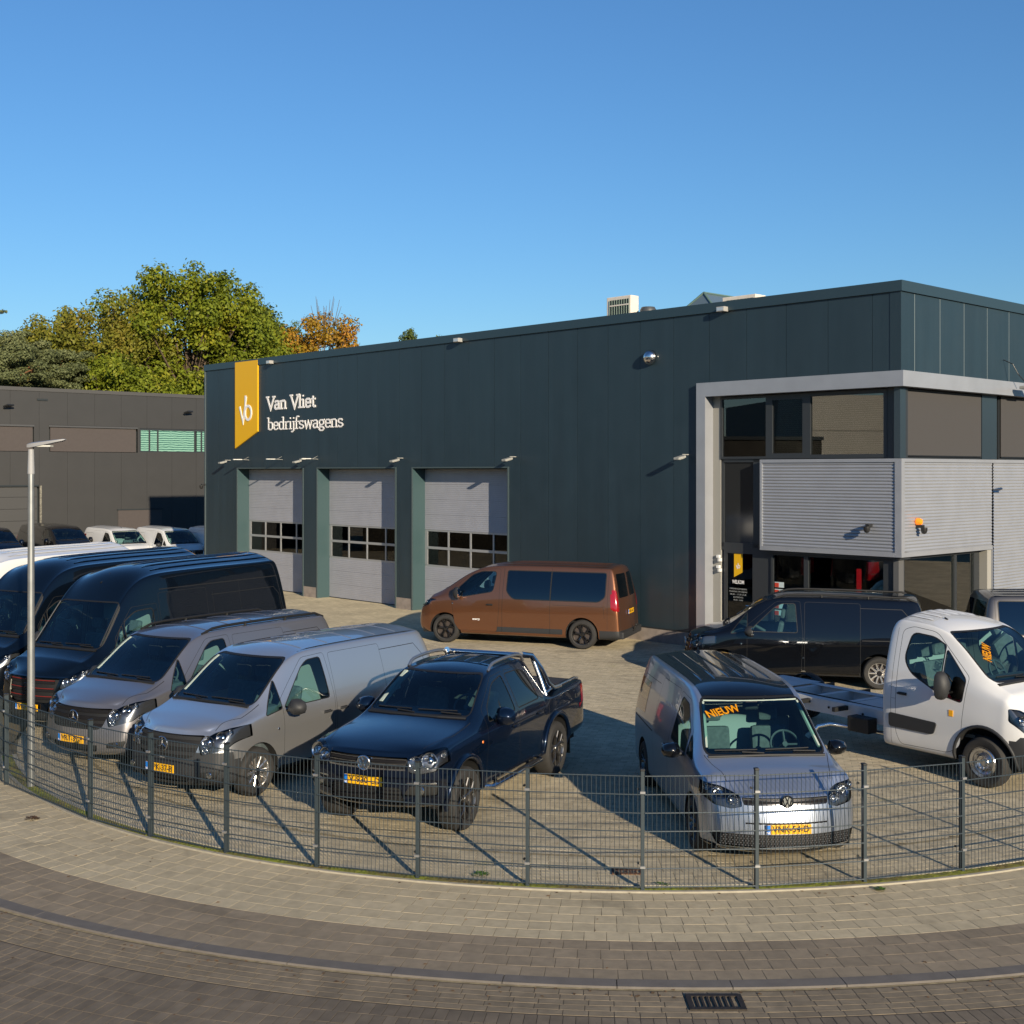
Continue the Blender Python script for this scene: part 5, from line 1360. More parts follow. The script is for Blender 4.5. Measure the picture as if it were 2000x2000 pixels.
    def interior(s, xd, zd, xs, w, zf=.62, seats=((-.42, 0), (.12, 0), (.5, 0)), bulk=None, seatz=.0, roofz=1.7, wheelx=None, back=M_bulk, big=True):
        mb = MB(); mb.bbox((xd, -w, zf-.1), (xd+.45, w, zd), .06); d = obj('dashboard', mb, M_dash, s.root)
        mb = MB(); mb.box((xd, -w*1.02, zf-.25), (bulk or xs+2.2, w*1.02, zf-.2)); obj('cabin_floor', mb, M_dash, s.root)
        for (y, k) in seats:
            mb = MB(); mb.bbox((xs-.45, y-.24, zf), (xs+.05, y+.24, zf+.14), .05); st = obj('seat', mb, M_seat, s.root)
            mb = MB(); mb.bbox((-.06, -.24, 0), (.06, .24, .60), .055); o = obj('backrest', mb, M_seat, st, loc=(xs+.05, y, zf+.1), rot=(0, R(12), 0))
            mb = MB(); mb.bbox((-.045, -.13, .64), (.045, .13, .84), .04); obj('headrest', mb, M_seat, o, ) if False else obj('headrest', mb, M_seat, st, loc=(xs+.07, y, zf+.12), rot=(0, R(10), 0))
        if bulk: obj('bulkhead', MB().box((bulk, -w*.96, zf-.2), (bulk+.03, w*.96, min(roofz-.08, zf+.75))).box((bulk, -w*.74, zf+.75), (bulk+.029, w*.74, roofz-.10)), back, s.root)
        wx = wheelx or xd+.45; M = Matrix.Translation((wx+.05, -.40, zd+.02)) @ Matrix.Rotation(R(-62), 4, 'Y')
        pts = [M @ Vector((.18*math.cos(t), .18*math.sin(t), 0)) for t in np.linspace(0, 2*math.pi, 25)]; sw = obj('steering_wheel', MB().tube(pts, .016, 6, caps=False), M_dash, s.root, smooth=60)
        mb = MB(); mb.cyl(M @ Vector((-.17, 0, 0)), M @ Vector((.17, 0, 0)), .014, 6); mb.cyl(M @ Vector((0, 0, 0)), M @ Vector((0, -.16, 0)), .014, 6); mb.cyl(M @ Vector((0, 0, .02)), M @ Vector((0, 0, -.25)), .035, 8); obj('steering_column', mb, M_dash, sw)
    def under(s, x0, x1, w, z=.24):
        obj('underbody', MB().box((x0, -w, z), (x1, w, z+.12)), M_void2, s.root)
    def antenna(s, x, y, l=.22, sharkfin=False):
        p = s.Tp(x, y); mb = MB()
        if sharkfin: mb.add([(p.x, p.y, p.z), (p.x+.16, p.y-.025, p.z-.005), (p.x+.16, p.y+.025, p.z-.005), (p.x+.15, p.y, p.z+.075)], [(0,1,3), (1,2,3), (2,0,3)])
        else: mb.cyl(p, p + Vector((.05, 0, .03)), .018, 8, .010); mb.cyl(p + Vector((.04, 0, .03)), p + Vector((.04 + l*.75, 0, l*.66)), .006, 6, .003)
        obj('antenna', mb, M_rub, s.root)
    def star(s, y, z, r, off=.03, mt=None):
        p = s.F(y, z, off); b = obj('badge', MB().lathe([(r, -.006), (r+.006, .0), (r, .006), (r-.010, .006), (r-.010, -.006)], 26, Matrix.Translation(p) @ Matrix.Rotation(R(-90), 4, 'Y'), close=True), mt or M_chromed, s.root, smooth=40)
        mb = MB()
        for k in range(3):
            a = math.pi/2 + k*2*math.pi/3; tip = Vector((p.x-.004, p.y + r*math.cos(a), p.z + r*math.sin(a))); cc = p + Vector((-.014, 0, 0)); u = Vector((0, -math.sin(a), math.cos(a)))*r*.13
            mb.add([p+u, p-u, tip, cc], [(0,3,2), (3,1,2)])
        obj('badge_star', mb, mt or M_chromed, b)
    def roundel(s, z, r, off=.03, ringm=None, face=None):
        p = s.F(0, z, off); M = Matrix.Translation(p) @ Matrix.Rotation(R(-90), 4, 'Y'); b = obj('badge', MB().lathe([(0, .002), (r, .0), (r, -.02)], 26, M), face or M_lampd, s.root)
        obj('badge_ring', MB().lathe([(r, -.004), (r+.004, .004), (r-.004, .010), (r-.014, .006), (r-.014, -.004)], 28, M, close=True), ringm or M_chromed, b, smooth=40)
        Mx = Matrix.Translation(p - Vector((.006, 0, 0))) @ Matrix.Rotation(R(-90), 4, 'Z') @ Matrix.Rotation(R(90), 4, 'X'); k = r-.008
        mb = MB(); stroke(mb, [(-.36*k, .90*k), (0, .10*k), (.36*k, .90*k)], .17*k, 0, .004, Mx); stroke(mb, [(-.86*k, .42*k), (-.40*k, -.84*k), (0, -.05*k), (.40*k, -.84*k), (.86*k, .42*k)], .17*k, 0, .0045, Mx)
        obj('badge_letters', mb, ringm or M_chromed, b)
    def vent_bars(s, y0, y1, zs, th, name='grille_bar', mt=None, off=.0, n=13, parent=None, dp=.02):
        for z in zs:
            pts = []; mb = MB()
            for i in range(n): y = lerp(y0, y1, i/(n-1)); pts.append(s.F(y, z, off))
            vs = []
            for p in pts: vs += [p + Vector((0, 0, th/2)), p - Vector((0, 0, th/2)), p + Vector((dp, 0, -th/2)), p + Vector((dp, 0, th/2))]
            mb.add(vs, [(4*i+k, 4*i+(k+1) % 4, 4*i+4+(k+1) % 4, 4*i+4+k) for i in range(n-1) for k in range(4)]); obj(name, mb, mt or M_plas, parent or s.root, smooth=30, fixn=True)
    def finish(s, x=None, y=None, ang=None, k=1.0, name='body'):
        bm = s.bm
        loose = [v for v in bm.verts if not v.link_faces]; bmesh.ops.delete(bm, geom=loose, context='VERTS')
        me = bpy.data.meshes.new(name); nr = [Vector(v[s.NL]).normalized() if Vector(v[s.NL]).length > 1e-6 else v.normal.copy() for v in bm.verts]
        bm.to_mesh(me); bm.free()
        for m in s.mats: me.materials.append(m)
        me.polygons.foreach_set('use_smooth', [True]*len(me.polygons)); me.normals_split_custom_set_from_vertices([tuple(n) for n in nr])
        s.bodyo = link(bpy.data.objects.new(name, me), s.root)
        if x is not None: place(s.root, x, y, ang, k)
        return s.root
def place(root, x, y, ang, k=1.0): root.location = (x, y, 0); root.rotation_euler = (0, 0, R(ang)); root.scale = (k, k, k)
# ------------------------------------------------------------------ mid-size vans with a short bonnet
P_silver = paint('silver_paint', (.62, .62, .615), .85, .29)
P_grey = paint('grey_paint', (.25, .245, .26), .75, .30)
P_black = paint('black_paint', (.003, .0035, .005), .1, .22, spec=.12)
P_navy = paint('navy_paint', (.002, .004, .008), .2, .2, spec=.12)
P_blue = paint('deep_blue_paint', (.003, .008, .022), .4, .22, spec=.12)
P_icy = paint('ice_silver_paint', (.36, .40, .47), .75, .32)
P_cop = paint('copper_paint', (.27, .115, .055), .8, .30)
P_white = paint('white_paint', (.64, .64, .63), 0.0, .4)
P_bronze = paint('bronze_grey_paint', (.13, .12, .11), .8, .3)
def vito(label, pmat, ptxt, bumper='plastic', rail=None, rim='ten', rimm=None, mirror_m=None, length=5.14, name='panel_van', strips=False, nieuw=False, grp=None, lv=3):
    c = Car(name, label, 'van', grp); dx = length-5.14
    st = [ # x, zs, z4, z5, z7, zt, w1, w4, w5, w7
        (.10, .24, .60, .84, .955, .985, .78, .84, .82, .60),
        (.30, .24, .66, .93, 1.015, 1.05, .88, .91, .88, .68),
        (.62, .24, .74, 1.00, 1.10, 1.14, .92, .950, .91, .74),
        (.95, .25, .80, 1.05, 1.195, 1.24, .93, .955, .925, .77),
        (1.28, .25, .84, 1.07, 1.42, 1.46, .93, .955, .93, .73),
        (1.62, .25, .86, 1.08, 1.66, 1.72, .93, .955, .93, .70),
        (1.98, .25, .87, 1.085, 1.79, 1.87, .93, .957, .93, .70),
        (2.40, .25, .88, 1.09, 1.82, 1.91, .93, .958, .93, .715),
        (3.10+dx*.4, .25, .89, 1.09, 1.82, 1.92, .93, .958, .935, .72),
        (3.90+dx*.7, .25, .90, 1.10, 1.81, 1.91, .93, .955, .935, .72),
        (4.65+dx, .26, .91, 1.10, 1.79, 1.885, .92, .945, .925, .71),
        (5.00+dx, .28, .92, 1.11, 1.76, 1.85, .90, .92, .90, .69)]
    front = ([.10, .04, .0, .02, .07, .11, .15], [.34, .28, .24, .27, .30, .32, .34])
    e = 5.14+dx
    rear = ([e-.02, e, e, e-.02, e-.05, e-.13, e-.24], [e-.10, e-.08, e-.08, e-.09, e-.12, e-.19, e-.28])
    c.body(st, front, rear, pmat, lv, crease=[('row', 3, .55), ('row', 6, .35), ('erow', (0, 6), .6)])
    # windscreen (front view y,z), side windows
    ws = rpoly([(-.745, 1.225), (.745, 1.225), (.655, 1.755), (-.655, 1.755)], [.07, .07, .10, .10])
    c.windscreen(ws, lambda p: p.x < 2.1 and p.z > 1.0, .022)
    for sg, v in ((1, 'R'), (-1, 'L')):
        c.panel(rpoly([(1.47, 1.13), (1.98, 1.62), (2.12, 1.70), (2.40, 1.71), (2.45, 1.13)][::1], [.03, .05, .06, .05, .04]), v, 'side_window', G_car, .014, -.004)
        c.panel(rpoly([(1.08, 1.075), (1.41, 1.125), (1.41, 1.50)], .03), v, 'quarter_window', G_car, .014, -.004)
        c.panel(rpoly([(1.18, .36), (1.42, .30), (2.50, .30), (2.56, .9), (2.50, 1.745), (2.02, 1.725), (1.42, 1.28), (1.42, .95), (1.36, .8)][0:0] or [(1.42, .32), (2.53, .32), (2.56, 1.10), (2.50, 1.765), (2.02, 1.750), (1.425, 1.25)], [.06, .03, .02, .05, .06, .02]), v, 'front_door', None, .005)
        if sg > 0 or True:
            c.panel(rpoly([(2.60, .32), (3.72+dx*.5, .32), (3.72+dx*.5, 1.74), (2.60, 1.75)], .05), v, 'sliding_door', None, .005)
        c.line([(2.72, 1.66), (4.55+dx, 1.64), (4.72+dx, 1.45), (4.80+dx, 1.08)], v, .010)
        c.line([(3.76+dx*.5, 1.00), (4.95+dx, 1.015)], v, .014)
        if bumper == 'plastic':
            c.paintfaces([(.0, .2), (.50, .2), (.44, .60), (.56, .70), (.0, .70)], v, 2, .02, lambda p: p.x < .6)
            c.paintfaces([(1.35, .2), (4.0+dx*.7, .2), (4.0+dx*.7, .335), (1.35, .335)], v, 2, .05)
            c.paintfaces([(4.55+dx, .2), (5.2+dx, .2), (5.2+dx, .55), (4.55+dx, .55)], v, 2, .02)
        if strips:
            c.take(c.cut([(1.45, .585), (3.70+dx*.6, .60), (3.70+dx*.6, .63), (1.45, .615)], v), 'chrome_strip', M_chromed, .008, extra=.008)
            c.take(c.cut([(1.40, .32), (3.60+dx*.7, .32), (3.60+dx*.7, .345), (1.40, .345)], v), 'sill_strip', M_chromed, .008, extra=.008)
        c.arch(.895, .34, .40, sg); c.arch(4.095+dx*.7, .34, .40, sg)
    # front: grille, headlights, bumper
    g = c.cut(rpoly([(-.50, .62), (.50, .62), (.60, .915), (-.60, .915)], [.10, .10, .05, .05]), 'F', .0, lambda p: p.x < .6)
    gr = c.take(g, 'grille', M_rub, -.03)
    c.vent_bars(-.55, .55, (.68, .78, .875), .050, 'grille_bar', M_plas if bumper == 'plastic' else M_lampd, -.004, parent=gr)
    if bumper == 'plastic': c.paintfaces(rpoly([(-.95, .15), (.95, .15), (.95, .62), (.52, .60), (-.52, .60), (-.95, .62)][0:0] or [(-.95, .15), (.95, .15), (.95, .60), (-.95, .60)], 0), 'F', 2, -.1, lambda p: p.x < .55)
    c.panel(rpoly([(-.42, .30), (.42, .30), (.46, .40), (-.46, .40)], .03), 'F', 'lower_intake', M_rub, .0, -.02, keep=lambda p: p.x < .5)
    for sg in (1, -1):
        hl = [(.60*sg, .66), (.55*sg, .80), (.66*sg, .935), (.86*sg, 1.01), (.94*sg, 1.02), (.95*sg, .86), (.88*sg, .74)]
        c.lamp(rpoly(hl, .03), [(.655*sg, .83, .075), (.79*sg, .89, .07), (.65*sg, .735, .045), (.87*sg, .95, .035)], keep=lambda p: p.x < .78 and p.z > .55, lim=-.6)
        c.panel(rpoly([(.58*sg, .36), (.80*sg, .36), (.84*sg, .47), (.60*sg, .44)], .03), 'F', 'fog_recess', M_rub, .0, -.01, lim=-.2, keep=lambda p: p.x < .6)
        p = c.F(.72*sg, .41, .0); obj('fog_lamp', MB().lathe([(.045, 0), (.04, .012), (0, .016)], 14, Matrix.Translation(p) @ Matrix.Rotation(R(-90), 4, 'Y')), M_refl, c.root, smooth=60)
    c.star(0, .785, .095, .030)
    c.plate(ptxt, .47)
    # bonnet outline
    c.line([(.36, .66), (.70, .80), (1.05, .80)], 'T', .008, lambda p: p.z > .85); c.line([(.36, -.66), (.70, -.80), (1.05, -.80)], 'T', .008, lambda p: p.z > .85)
    c.wipers([(-.62, 1.235, .02, 1.27), (.02, 1.23, .62, 1.265)])
    obj('cowl', MB().tube([c.F(-.72, 1.20, .004), c.F(-.35, 1.215, .002), c.F(0, 1.22, .0), c.F(.35, 1.215, .002), c.F(.72, 1.20, .004)], .022, 8), M_rub, c.root)
    # roof
    for xx in (2.15, 2.75, 3.35, 3.95, 4.5): c.line([(xx, -.56), (xx, .56)], 'T', .012, lambda p: p.z > 1.6) if False else obj('roof_bead', MB().tube([c.Tp(xx + dx*.3, y, .002) for y in np.linspace(-.56, .56, 9)], .006, 6), pmat, c.root, smooth=60)
    for sg in (1, -1): c.ribbon([c.Tp(lerp(2.05, 4.7+dx, i/13), .63*sg, .001) for i in range(14)], .02, .006, 'roof_gutter', M_rub)
    if rail: c.rails(2.0, 4.85+dx, .665, rail, .05, .018)
    for sg in (1, -1):
        c.mirror(1.50, 1.12, sg, mirror_m or M_plas, (.13, .22, .18)); c.handle(2.36, .93, sg, M_plas if bumper == 'plastic' else None); c.handle(2.74, .93, sg, M_plas if bumper == 'plastic' else None)
        p = c.Sd(1.30, .86, sg); obj('side_repeater', MB().lathe([(.02, 0), (.015, .006), (0, .008)], 10, Matrix.Translation(p) @ Matrix.Rotation(R(-90*sg), 4, 'X')), M_refl, c.root)
    for sg in (1, -1):
        tl = c.cut(rpoly([(.80*sg, .85), (.93*sg, .85), (.93*sg, 1.45), (.80*sg, 1.40)], .02), 'B', .35, lambda p: p.x > 4.6+dx); c.take(tl, 'tail_light', M_red, .003)
    c.wheels(.895, 4.095+dx*.7, .945, .335, .215, style=rim, rimm=rimm, n=10 if rim == 'ten' else 5)
    c.interior(1.02, 1.17, 1.95, .82, .62, bulk=2.75, roofz=1.8, wheelx=1.50)
    # pale A-pillar trim seen through the screen
    obj('pillar_trim', MB().tube([c.F(lerp(.675, .605, t), lerp(1.28, 1.71, t), -.045) for t in np.linspace(0, 1, 6)], .032, 6), M_trim, c.root)
    c.under(.3, 4.95+dx, .86)
    if nieuw:
        sticker(c, -.30, 1.52, .42, R(0))
    return c
def sticker(c, y, z, wid, rot, h=.13):
    """the word NIEUW on a windscreen, as seen from the front"""
    p = c.F(y, z, .004); q = c.F(y, z+.1, .004); up = (q-p).normalized(); right = Vector((0, -1, 0)); right = (right - up*right.dot(up)).normalized(); nn = right.cross(up)
    me = text_mesh('NIEUW', h*1.35, .001, h*.035); xs = [v.co.x for v in me.vertices]; k = wid/(max(xs)-min(xs))
    ca, sa = math.cos(rot), math.sin(rot)
    for v in me.vertices:            # lay every point of the lettering on the curved glass
        a, b = v.co.x*k, v.co.y; yy = y - (a*ca - b*sa); zz = z + (a*sa + b*ca)*up.z; w = c.F(yy, zz, .010); v.co = w
    o = obj('windscreen_sticker', me, M_nieuw, c.root); return o

def sprinter(label, pmat, ptxt, grp=None, lv=3):
    c = Car('high_roof_van', label, 'van', grp)
    st = [(.08, .28, .70, 1.00, 1.09, 1.11, .82, .88, .86, .68), (.25, .28, .76, 1.08, 1.18, 1.22, .92, .95, .92, .74),
        (.50, .28, .82, 1.16, 1.28, 1.32, .96, .985, .95, .78), (.80, .28, .88, 1.22, 1.42, 1.47, .97, .99, .96, .80),
        (1.10, .28, .90, 1.24, 1.80, 1.86, .97, .99, .965, .76), (1.42, .28, .92, 1.26, 2.20, 2.27, .97, .99, .97, .74),
        (1.75, .28, .92, 1.27, 2.47, 2.60, .97, .99, .97, .74), (2.15, .28, .93, 1.28, 2.58, 2.75, .97, .99, .97, .745),
        (2.75, .28, .93, 1.28, 2.61, 2.79, .97, .99, .97, .75), (4.0, .28, .93, 1.29, 2.62, 2.81, .97, .99, .97, .75),
        (5.35, .28, .93, 1.29, 2.61, 2.80, .97, .99, .97, .75), (5.80, .30, .93, 1.29, 2.56, 2.76, .95, .97, .95, .73)]
    front = ([.12, .03, .0, .0, .04, .09, .13], [.36, .28, .24, .24, .26, .29, .32]); rear = ([5.92, 5.95, 5.95, 5.93, 5.90, 5.84, 5.74], [5.86, 5.88, 5.88, 5.87, 5.84, 5.78, 5.68])
    c.body(st, front, rear, pmat, lv, crease=[('row', 3, .4), ('row', 6, .3), ('erow', (0, 6), .6)])
    c.windscreen(rpoly([(-.79, 1.46), (.79, 1.46), (.72, 2.18), (-.72, 2.18)], [.08, .08, .12, .12]), lambda p: p.x < 1.8 and p.z > 1.3, .022)
    for sg, v in ((1, 'R'), (-1, 'L')):
        c.panel(rpoly([(1.36, 1.30), (1.36, 1.86), (1.62, 2.02), (2.02, 2.04), (2.05, 1.30)], [.03, .06, .10, .06, .04]), v, 'side_window', G_car, .018, -.004)
        c.panel(rpoly([(1.00, 1.30), (1.29, 1.32), (1.29, 1.80)], .03), v, 'quarter_window', G_car, .014, -.004)
        c.panel(rpoly([(1.12, .38), (2.12, .38), (2.15, 1.2), (2.13, 2.12), (1.55, 2.10), (1.12, 1.60)], .05), v, 'front_door', None, .006)
        c.panel(rpoly([(2.20, .38), (3.45, .38), (3.45, 2.30), (2.20, 2.30)], .06), v, 'sliding_door', None, .006)
        c.line([(3.62, .9), (3.62, 2.2)], v, .006); c.line([(4.4, 1.2), (4.4, 2.4)], v, .006)
        c.line([(2.25, 2.36), (5.6, 2.36)], v, .018); c.line([(3.6, 2.15), (5.45, 2.15), (5.6, 2.0), (5.65, 1.4)], v, .012); c.line([(2.2, 1.10), (5.75, 1.10)], v, .022)
        c.paintfaces([(1.4, .2), (4.2, .2), (4.2, .50), (1.4, .50)], v, 2, .05); c.paintfaces([(4.95, .2), (6, .2), (6, .55), (4.95, .55)], v, 2, .05)
        c.arch(1.004, .36, .43, sg); c.arch(4.669, .36, .43, sg)
    g = c.cut(rpoly([(-.46, .62), (.46, .62), (.60, 1.03), (-.60, 1.03)], [.10, .10, .05, .05]), 'F', .0, lambda p: p.x < .6); gr = c.take(g, 'grille', M_rub, -.04)
    M_redl = mat('grille_red', (.22, .02, .015), .4)
    for z in (.70, .83, .96): c.vent_bars(-.50, .50, (z,), .045, 'grille_bar', M_lampd, -.01, parent=gr); c.vent_bars(-.50, .50, (z+.032,), .008, 'grille_pinstripe', M_redl, .0, parent=gr)
    c.star(0, .84, .11, .03, M_lampd)
    c.panel(rpoly([(-.55, .32), (.55, .32), (.58, .46), (-.58, .46)], .03), 'F', 'lower_intake', M_rub, .0, -.02, keep=lambda p: p.x < .5)
    for sg in (1, -1):
        c.lamp(rpoly([(.60*sg, .86), (.62*sg, 1.02), (.84*sg, 1.16), (.97*sg, 1.18), (.95*sg, 1.0), (.80*sg, .90)], .03), [(.70*sg, .97, .06), (.81*sg, 1.02, .055), (.90*sg, 1.10, .04)], keep=lambda p: p.x < .72, lim=-.6)
        c.mirror(1.28, 1.36, sg, M_plas, (.12, .20, .34), arm=.12, tall=True); c.handle(2.0, 1.02, sg); c.handle(2.34, 1.02, sg)
        c.take(c.cut(rpoly([(.86*sg, .9), (.99*sg, .9), (.99*sg, 1.5), (.86*sg, 1.5)], .02), 'B', -.4, lambda p: p.x > 5.4), 'tail_light', M_red, .003)
        obj('headlining_edge', MB().tube([c.F(.78*sg, 1.50, .012), c.F(.71*sg, 2.16, .012)], .012, 6), mat('pillar_strip', (.06, .06, .06), .3, metal=.5), c.root)
    c.line([(.55, -.60), (.85, -.78)], 'T', .008, lambda p: p.z > 1.1); c.line([(.55, .60), (.85, .78)], 'T', .008, lambda p: p.z > 1.1)
    c.plate(ptxt, .54)
    c.wipers([(-.65, 1.48, .0, 1.51), (.03, 1.475, .66, 1.50)])
    obj('cowl', MB().tube([c.F(-.76, 1.43, .004), c.F(-.35, 1.435, .004), c.F(0, 1.44, .004), c.F(.35, 1.435, .004), c.F(.76, 1.43, .004)], .024, 8), M_rub, c.root)
    for yy in (-.5, -.3, -.1, .1, .3, .5): c.roofrib(2.3, 5.6, yy, .07, .014)
    c.antenna(1.62, 0, .26); c.wheels(1.004, 4.669, .965, .345, .22, style='split', n=5)
    c.interior(.95, 1.40, 1.85, .85, .85, bulk=2.3, roofz=2.2, wheelx=1.35); c.under(.3, 5.7, .88)
    return c

def pickup():
    c = Car('pickup_truck', 'dark blue double cab pickup truck with chrome sport bar and silver roof rails', 'pickup truck')
    st = [(.10, .40, .76, .99, 1.065, 1.09, .82, .88, .86, .70), (.35, .40, .82, 1.06, 1.13, 1.17, .90, .935, .905, .75),
        (.80, .38, .88, 1.10, 1.19, 1.24, .925, .945, .91, .78), (1.28, .36, .92, 1.12, 1.245, 1.295, .925, .945, .915, .79),
        (1.60, .36, .93, 1.13, 1.42, 1.46, .925, .945, .92, .73), (2.00, .36, .94, 1.14, 1.66, 1.71, .925, .945, .92, .67),
        (2.35, .36, .95, 1.15, 1.76, 1.82, .925, .945, .92, .64), (2.9, .36, .95, 1.16, 1.79, 1.85, .925, .945, .92, .64),
        (3.35, .36, .96, 1.17, 1.76, 1.82, .925, .945, .92, .635), (3.60, .36, .96, 1.17, 1.66, 1.70, .925, .945, .92, .63),
        (3.68, .38, .96, 1.13, 1.205, 1.21, .925, .945, .93, .90), (4.3, .40, .97, 1.14, 1.215, 1.22, .925, .945, .935, .90),
        (5.0, .46, .98, 1.15, 1.235, 1.24, .92, .94, .93, .89)]
    front = ([.16, .04, .0, .0, .02, .04, .07], [.38, .30, .24, .22, .23, .24, .25]); rear = ([5.22, 5.25, 5.25, 5.22, 5.21, 5.20, 5.19], [5.16, 5.18, 5.18, 5.15, 5.14, 5.13, 5.12])
    c.body(st, front, rear, P_blue, 3, crease=[('row', 3, .6), ('row', 6, .35), ('erow', (0, 6), .7)])
    c.windscreen(rpoly([(-.735, 1.32), (.735, 1.32), (.61, 1.74), (-.61, 1.74)], [.06, .06, .09, .09]), lambda p: p.x < 2.4 and p.z > 1.2, .018)
    for sg, v in ((1, 'R'), (-1, 'L')):
        c.panel(rpoly([(1.72, 1.21), (1.82, 1.37), (2.18, 1.62), (2.52, 1.68), (2.56, 1.22)], [.03, .03, .08, .04, .03]), v, 'side_window', G_car, .014, -.004)
        c.panel(rpoly([(2.68, 1.23), (2.64, 1.68), (3.10, 1.68), (3.28, 1.62), (3.42, 1.24)], [.03, .04, .05, .06, .05]), v, 'rear_side_window', G_priv, .014, -.004)
        c.panel(rpoly([(1.50, .45), (2.58, .45), (2.63, 1.1), (2.59, 1.73), (2.20, 1.70), (1.66, 1.36)], .04), v, 'front_door', None, .005)
        c.panel(rpoly([(2.66, .45), (3.30, .45), (3.50, .95), (3.50, 1.30), (3.34, 1.70), (2.64, 1.73)], .05), v, 'rear_door', None, .005)
        c.line([(3.72, .45), (3.72, 1.12)], v, .014)
        c.arch(.908, .42, .475, sg, .30, P_blue, .075, .01); c.arch(4.003, .42, .475, sg, .30, P_blue, .075, .01)
        c.mirror(1.88, 1.23, sg, P_blue, (.13, .22, .19), arm=.06); c.handle(2.46, 1.02, sg); c.handle(3.34, 1.04, sg)
        p = c.Sd(1.42, 1.0, sg); obj('side_repeater', MB().lathe([(.022, 0), (.017, .006), (0, .008)], 10, Matrix.Translation(p) @ Matrix.Rotation(R(-90*sg), 4, 'X')), M_amber, c.root)
        # side step
        st_ = obj('side_step', MB().tube([(1.50, .80*sg, .40), (1.62, .98*sg, .38), (3.30, .98*sg, .38), (3.42, .80*sg, .40)], .035, 10), M_chromed, c.root, smooth=60)
        obj('step_pad', MB().box((1.75, .955*sg, .41), (3.2, 1.01*sg, .418)), M_plas, st_)
        for xx in (1.9, 3.0): obj('step_bracket', MB().box((xx, .6*sg, .36), (xx+.05, .97*sg, .39)), M_void2, st_)
        # rail along the load bed and rear lamp
        obj('bed_rail', MB().tube([(3.80, .86*sg, 1.245), (3.95, .86*sg, 1.275), (4.95, .86*sg, 1.290), (5.08, .86*sg, 1.265)], .022, 8), M_chromed, c.root, smooth=60)
        c.take(c.cut(rpoly([(.80*sg, .82), (.95*sg, .82), (.95*sg, 1.18), (.80*sg, 1.18)], .02), 'B', -.5, lambda p: p.x > 5.0), 'tail_light', M_red, .004)
        c.take(c.cut([(.0, 0.30), (.24, .30), (.24, .62), (.0, .62)], v, .2, lambda p: p.x < .3), 'bumper_corner', M_plas, .0) if False else None
        c.lamp(rpoly([(.56*sg, .86), (.54*sg, 1.01), (.72*sg, 1.10), (.90*sg, 1.13), (.95*sg, .98), (.88*sg, .88), (.70*sg, .84)], .03), [(.64*sg, .97, .07), (.79*sg, 1.0, .082), (.90*sg, 1.05, .03)], keep=lambda p: p.x < .52, lim=-.6, bowl=mat('lamp_bowl_grey', (.25, .25, .27), .25, metal=.9))
        c.panel(rpoly([(.50*sg, .58), (.88*sg, .58), (.90*sg, .72), (.58*sg, .70)], .03), 'F', 'fog_recess', M_rub, .0, -.02, lim=-.3, keep=lambda p: p.x < .45)
        p = c.F(.70*sg, .65, .0); obj('fog_lamp', MB().lathe([(.055, 0), (.05, .012), (0, .018)], 14, Matrix.Translation(p) @ Matrix.Rotation(R(-90), 4, 'Y')), M_refl, c.root, smooth=60)
        c.vent_bars(.55*sg, .88*sg, (.735,), .018, 'fog_trim', M_chromed, .004)
    gr = c.take(c.cut(rpoly([(-.53, .885), (.53, .885), (.55, 1.035), (-.55, 1.035)], .04), 'F', .0, lambda p: p.x < .4), 'grille', M_rub, -.03)
    c.vent_bars(-.52, .52, (.985,), .028, 'grille_bar', M_lampd, -.004, parent=gr); c.vent_bars(-.52, .52, (.925,), .028, 'grille_bar', M_lampd, -.004, parent=gr); c.vent_bars(-.53, .53, (.895,), .020, 'chrome_bar', M_chromed, .010, parent=gr); c.vent_bars(-.53, .53, (.955, 1.012), .010, 'chrome_bar', M_chromed, .004, parent=gr)
    c.roundel(.955, .088, .03, M_chromed, mat('badge_blue', (.05, .09, .16), .3, metal=.6))
    li = c.take(c.cut(rpoly([(-.52, .46), (.52, .46), (.48, .68), (-.48, .68)], .05), 'F', .0, lambda p: p.x < .45), 'lower_intake', M_rub, -.03)
    c.vent_bars(-.50, .50, (.50, .545, .59, .635), .014, 'intake_bar', M_lampd, -.015, parent=li)
    c.panel(rpoly([(-.45, .34), (.45, .34), (.50, .43), (-.50, .43)], .03), 'F', 'skid_plate', M_plas, .0, .0, lim=-.3, keep=lambda p: p.x < .5)
    c.plate('V-930-LD', .745)
    c.line([(.30, .66), (.80, .80), (1.32, .80)], 'T', .008, lambda p: p.z > 1.0 and p.x < 1.45); c.line([(.30, -.66), (.80, -.80), (1.32, -.80)], 'T', .008, lambda p: p.z > 1.0 and p.x < 1.45)
    c.wipers([(-.62, 1.335, .0, 1.36), (.03, 1.33, .62, 1.355)])
    obj('cowl', MB().tube([c.F(-.72, 1.295, .004), c.F(-.35, 1.30, .004), c.F(0, 1.305, .004), c.F(.35, 1.30, .004), c.F(.72, 1.295, .004)], .022, 8), M_rub, c.root)
    c.rails(2.28, 3.50, .61, mat('satin_rail', (.45, .44, .43), .3, metal=.9), .065, .020, 16, False)
    for yy in (-.35, -.12, .12, .35): c.roofrib(2.55, 3.4, yy, .05, .008, None, 10)
    for xx in (2.52, 3.48): obj('roof_bead', MB().tube([c.Tp(xx, y, .002) for y in np.linspace(-.5, .5, 9)], .006, 6), P_blue, c.root, smooth=60)
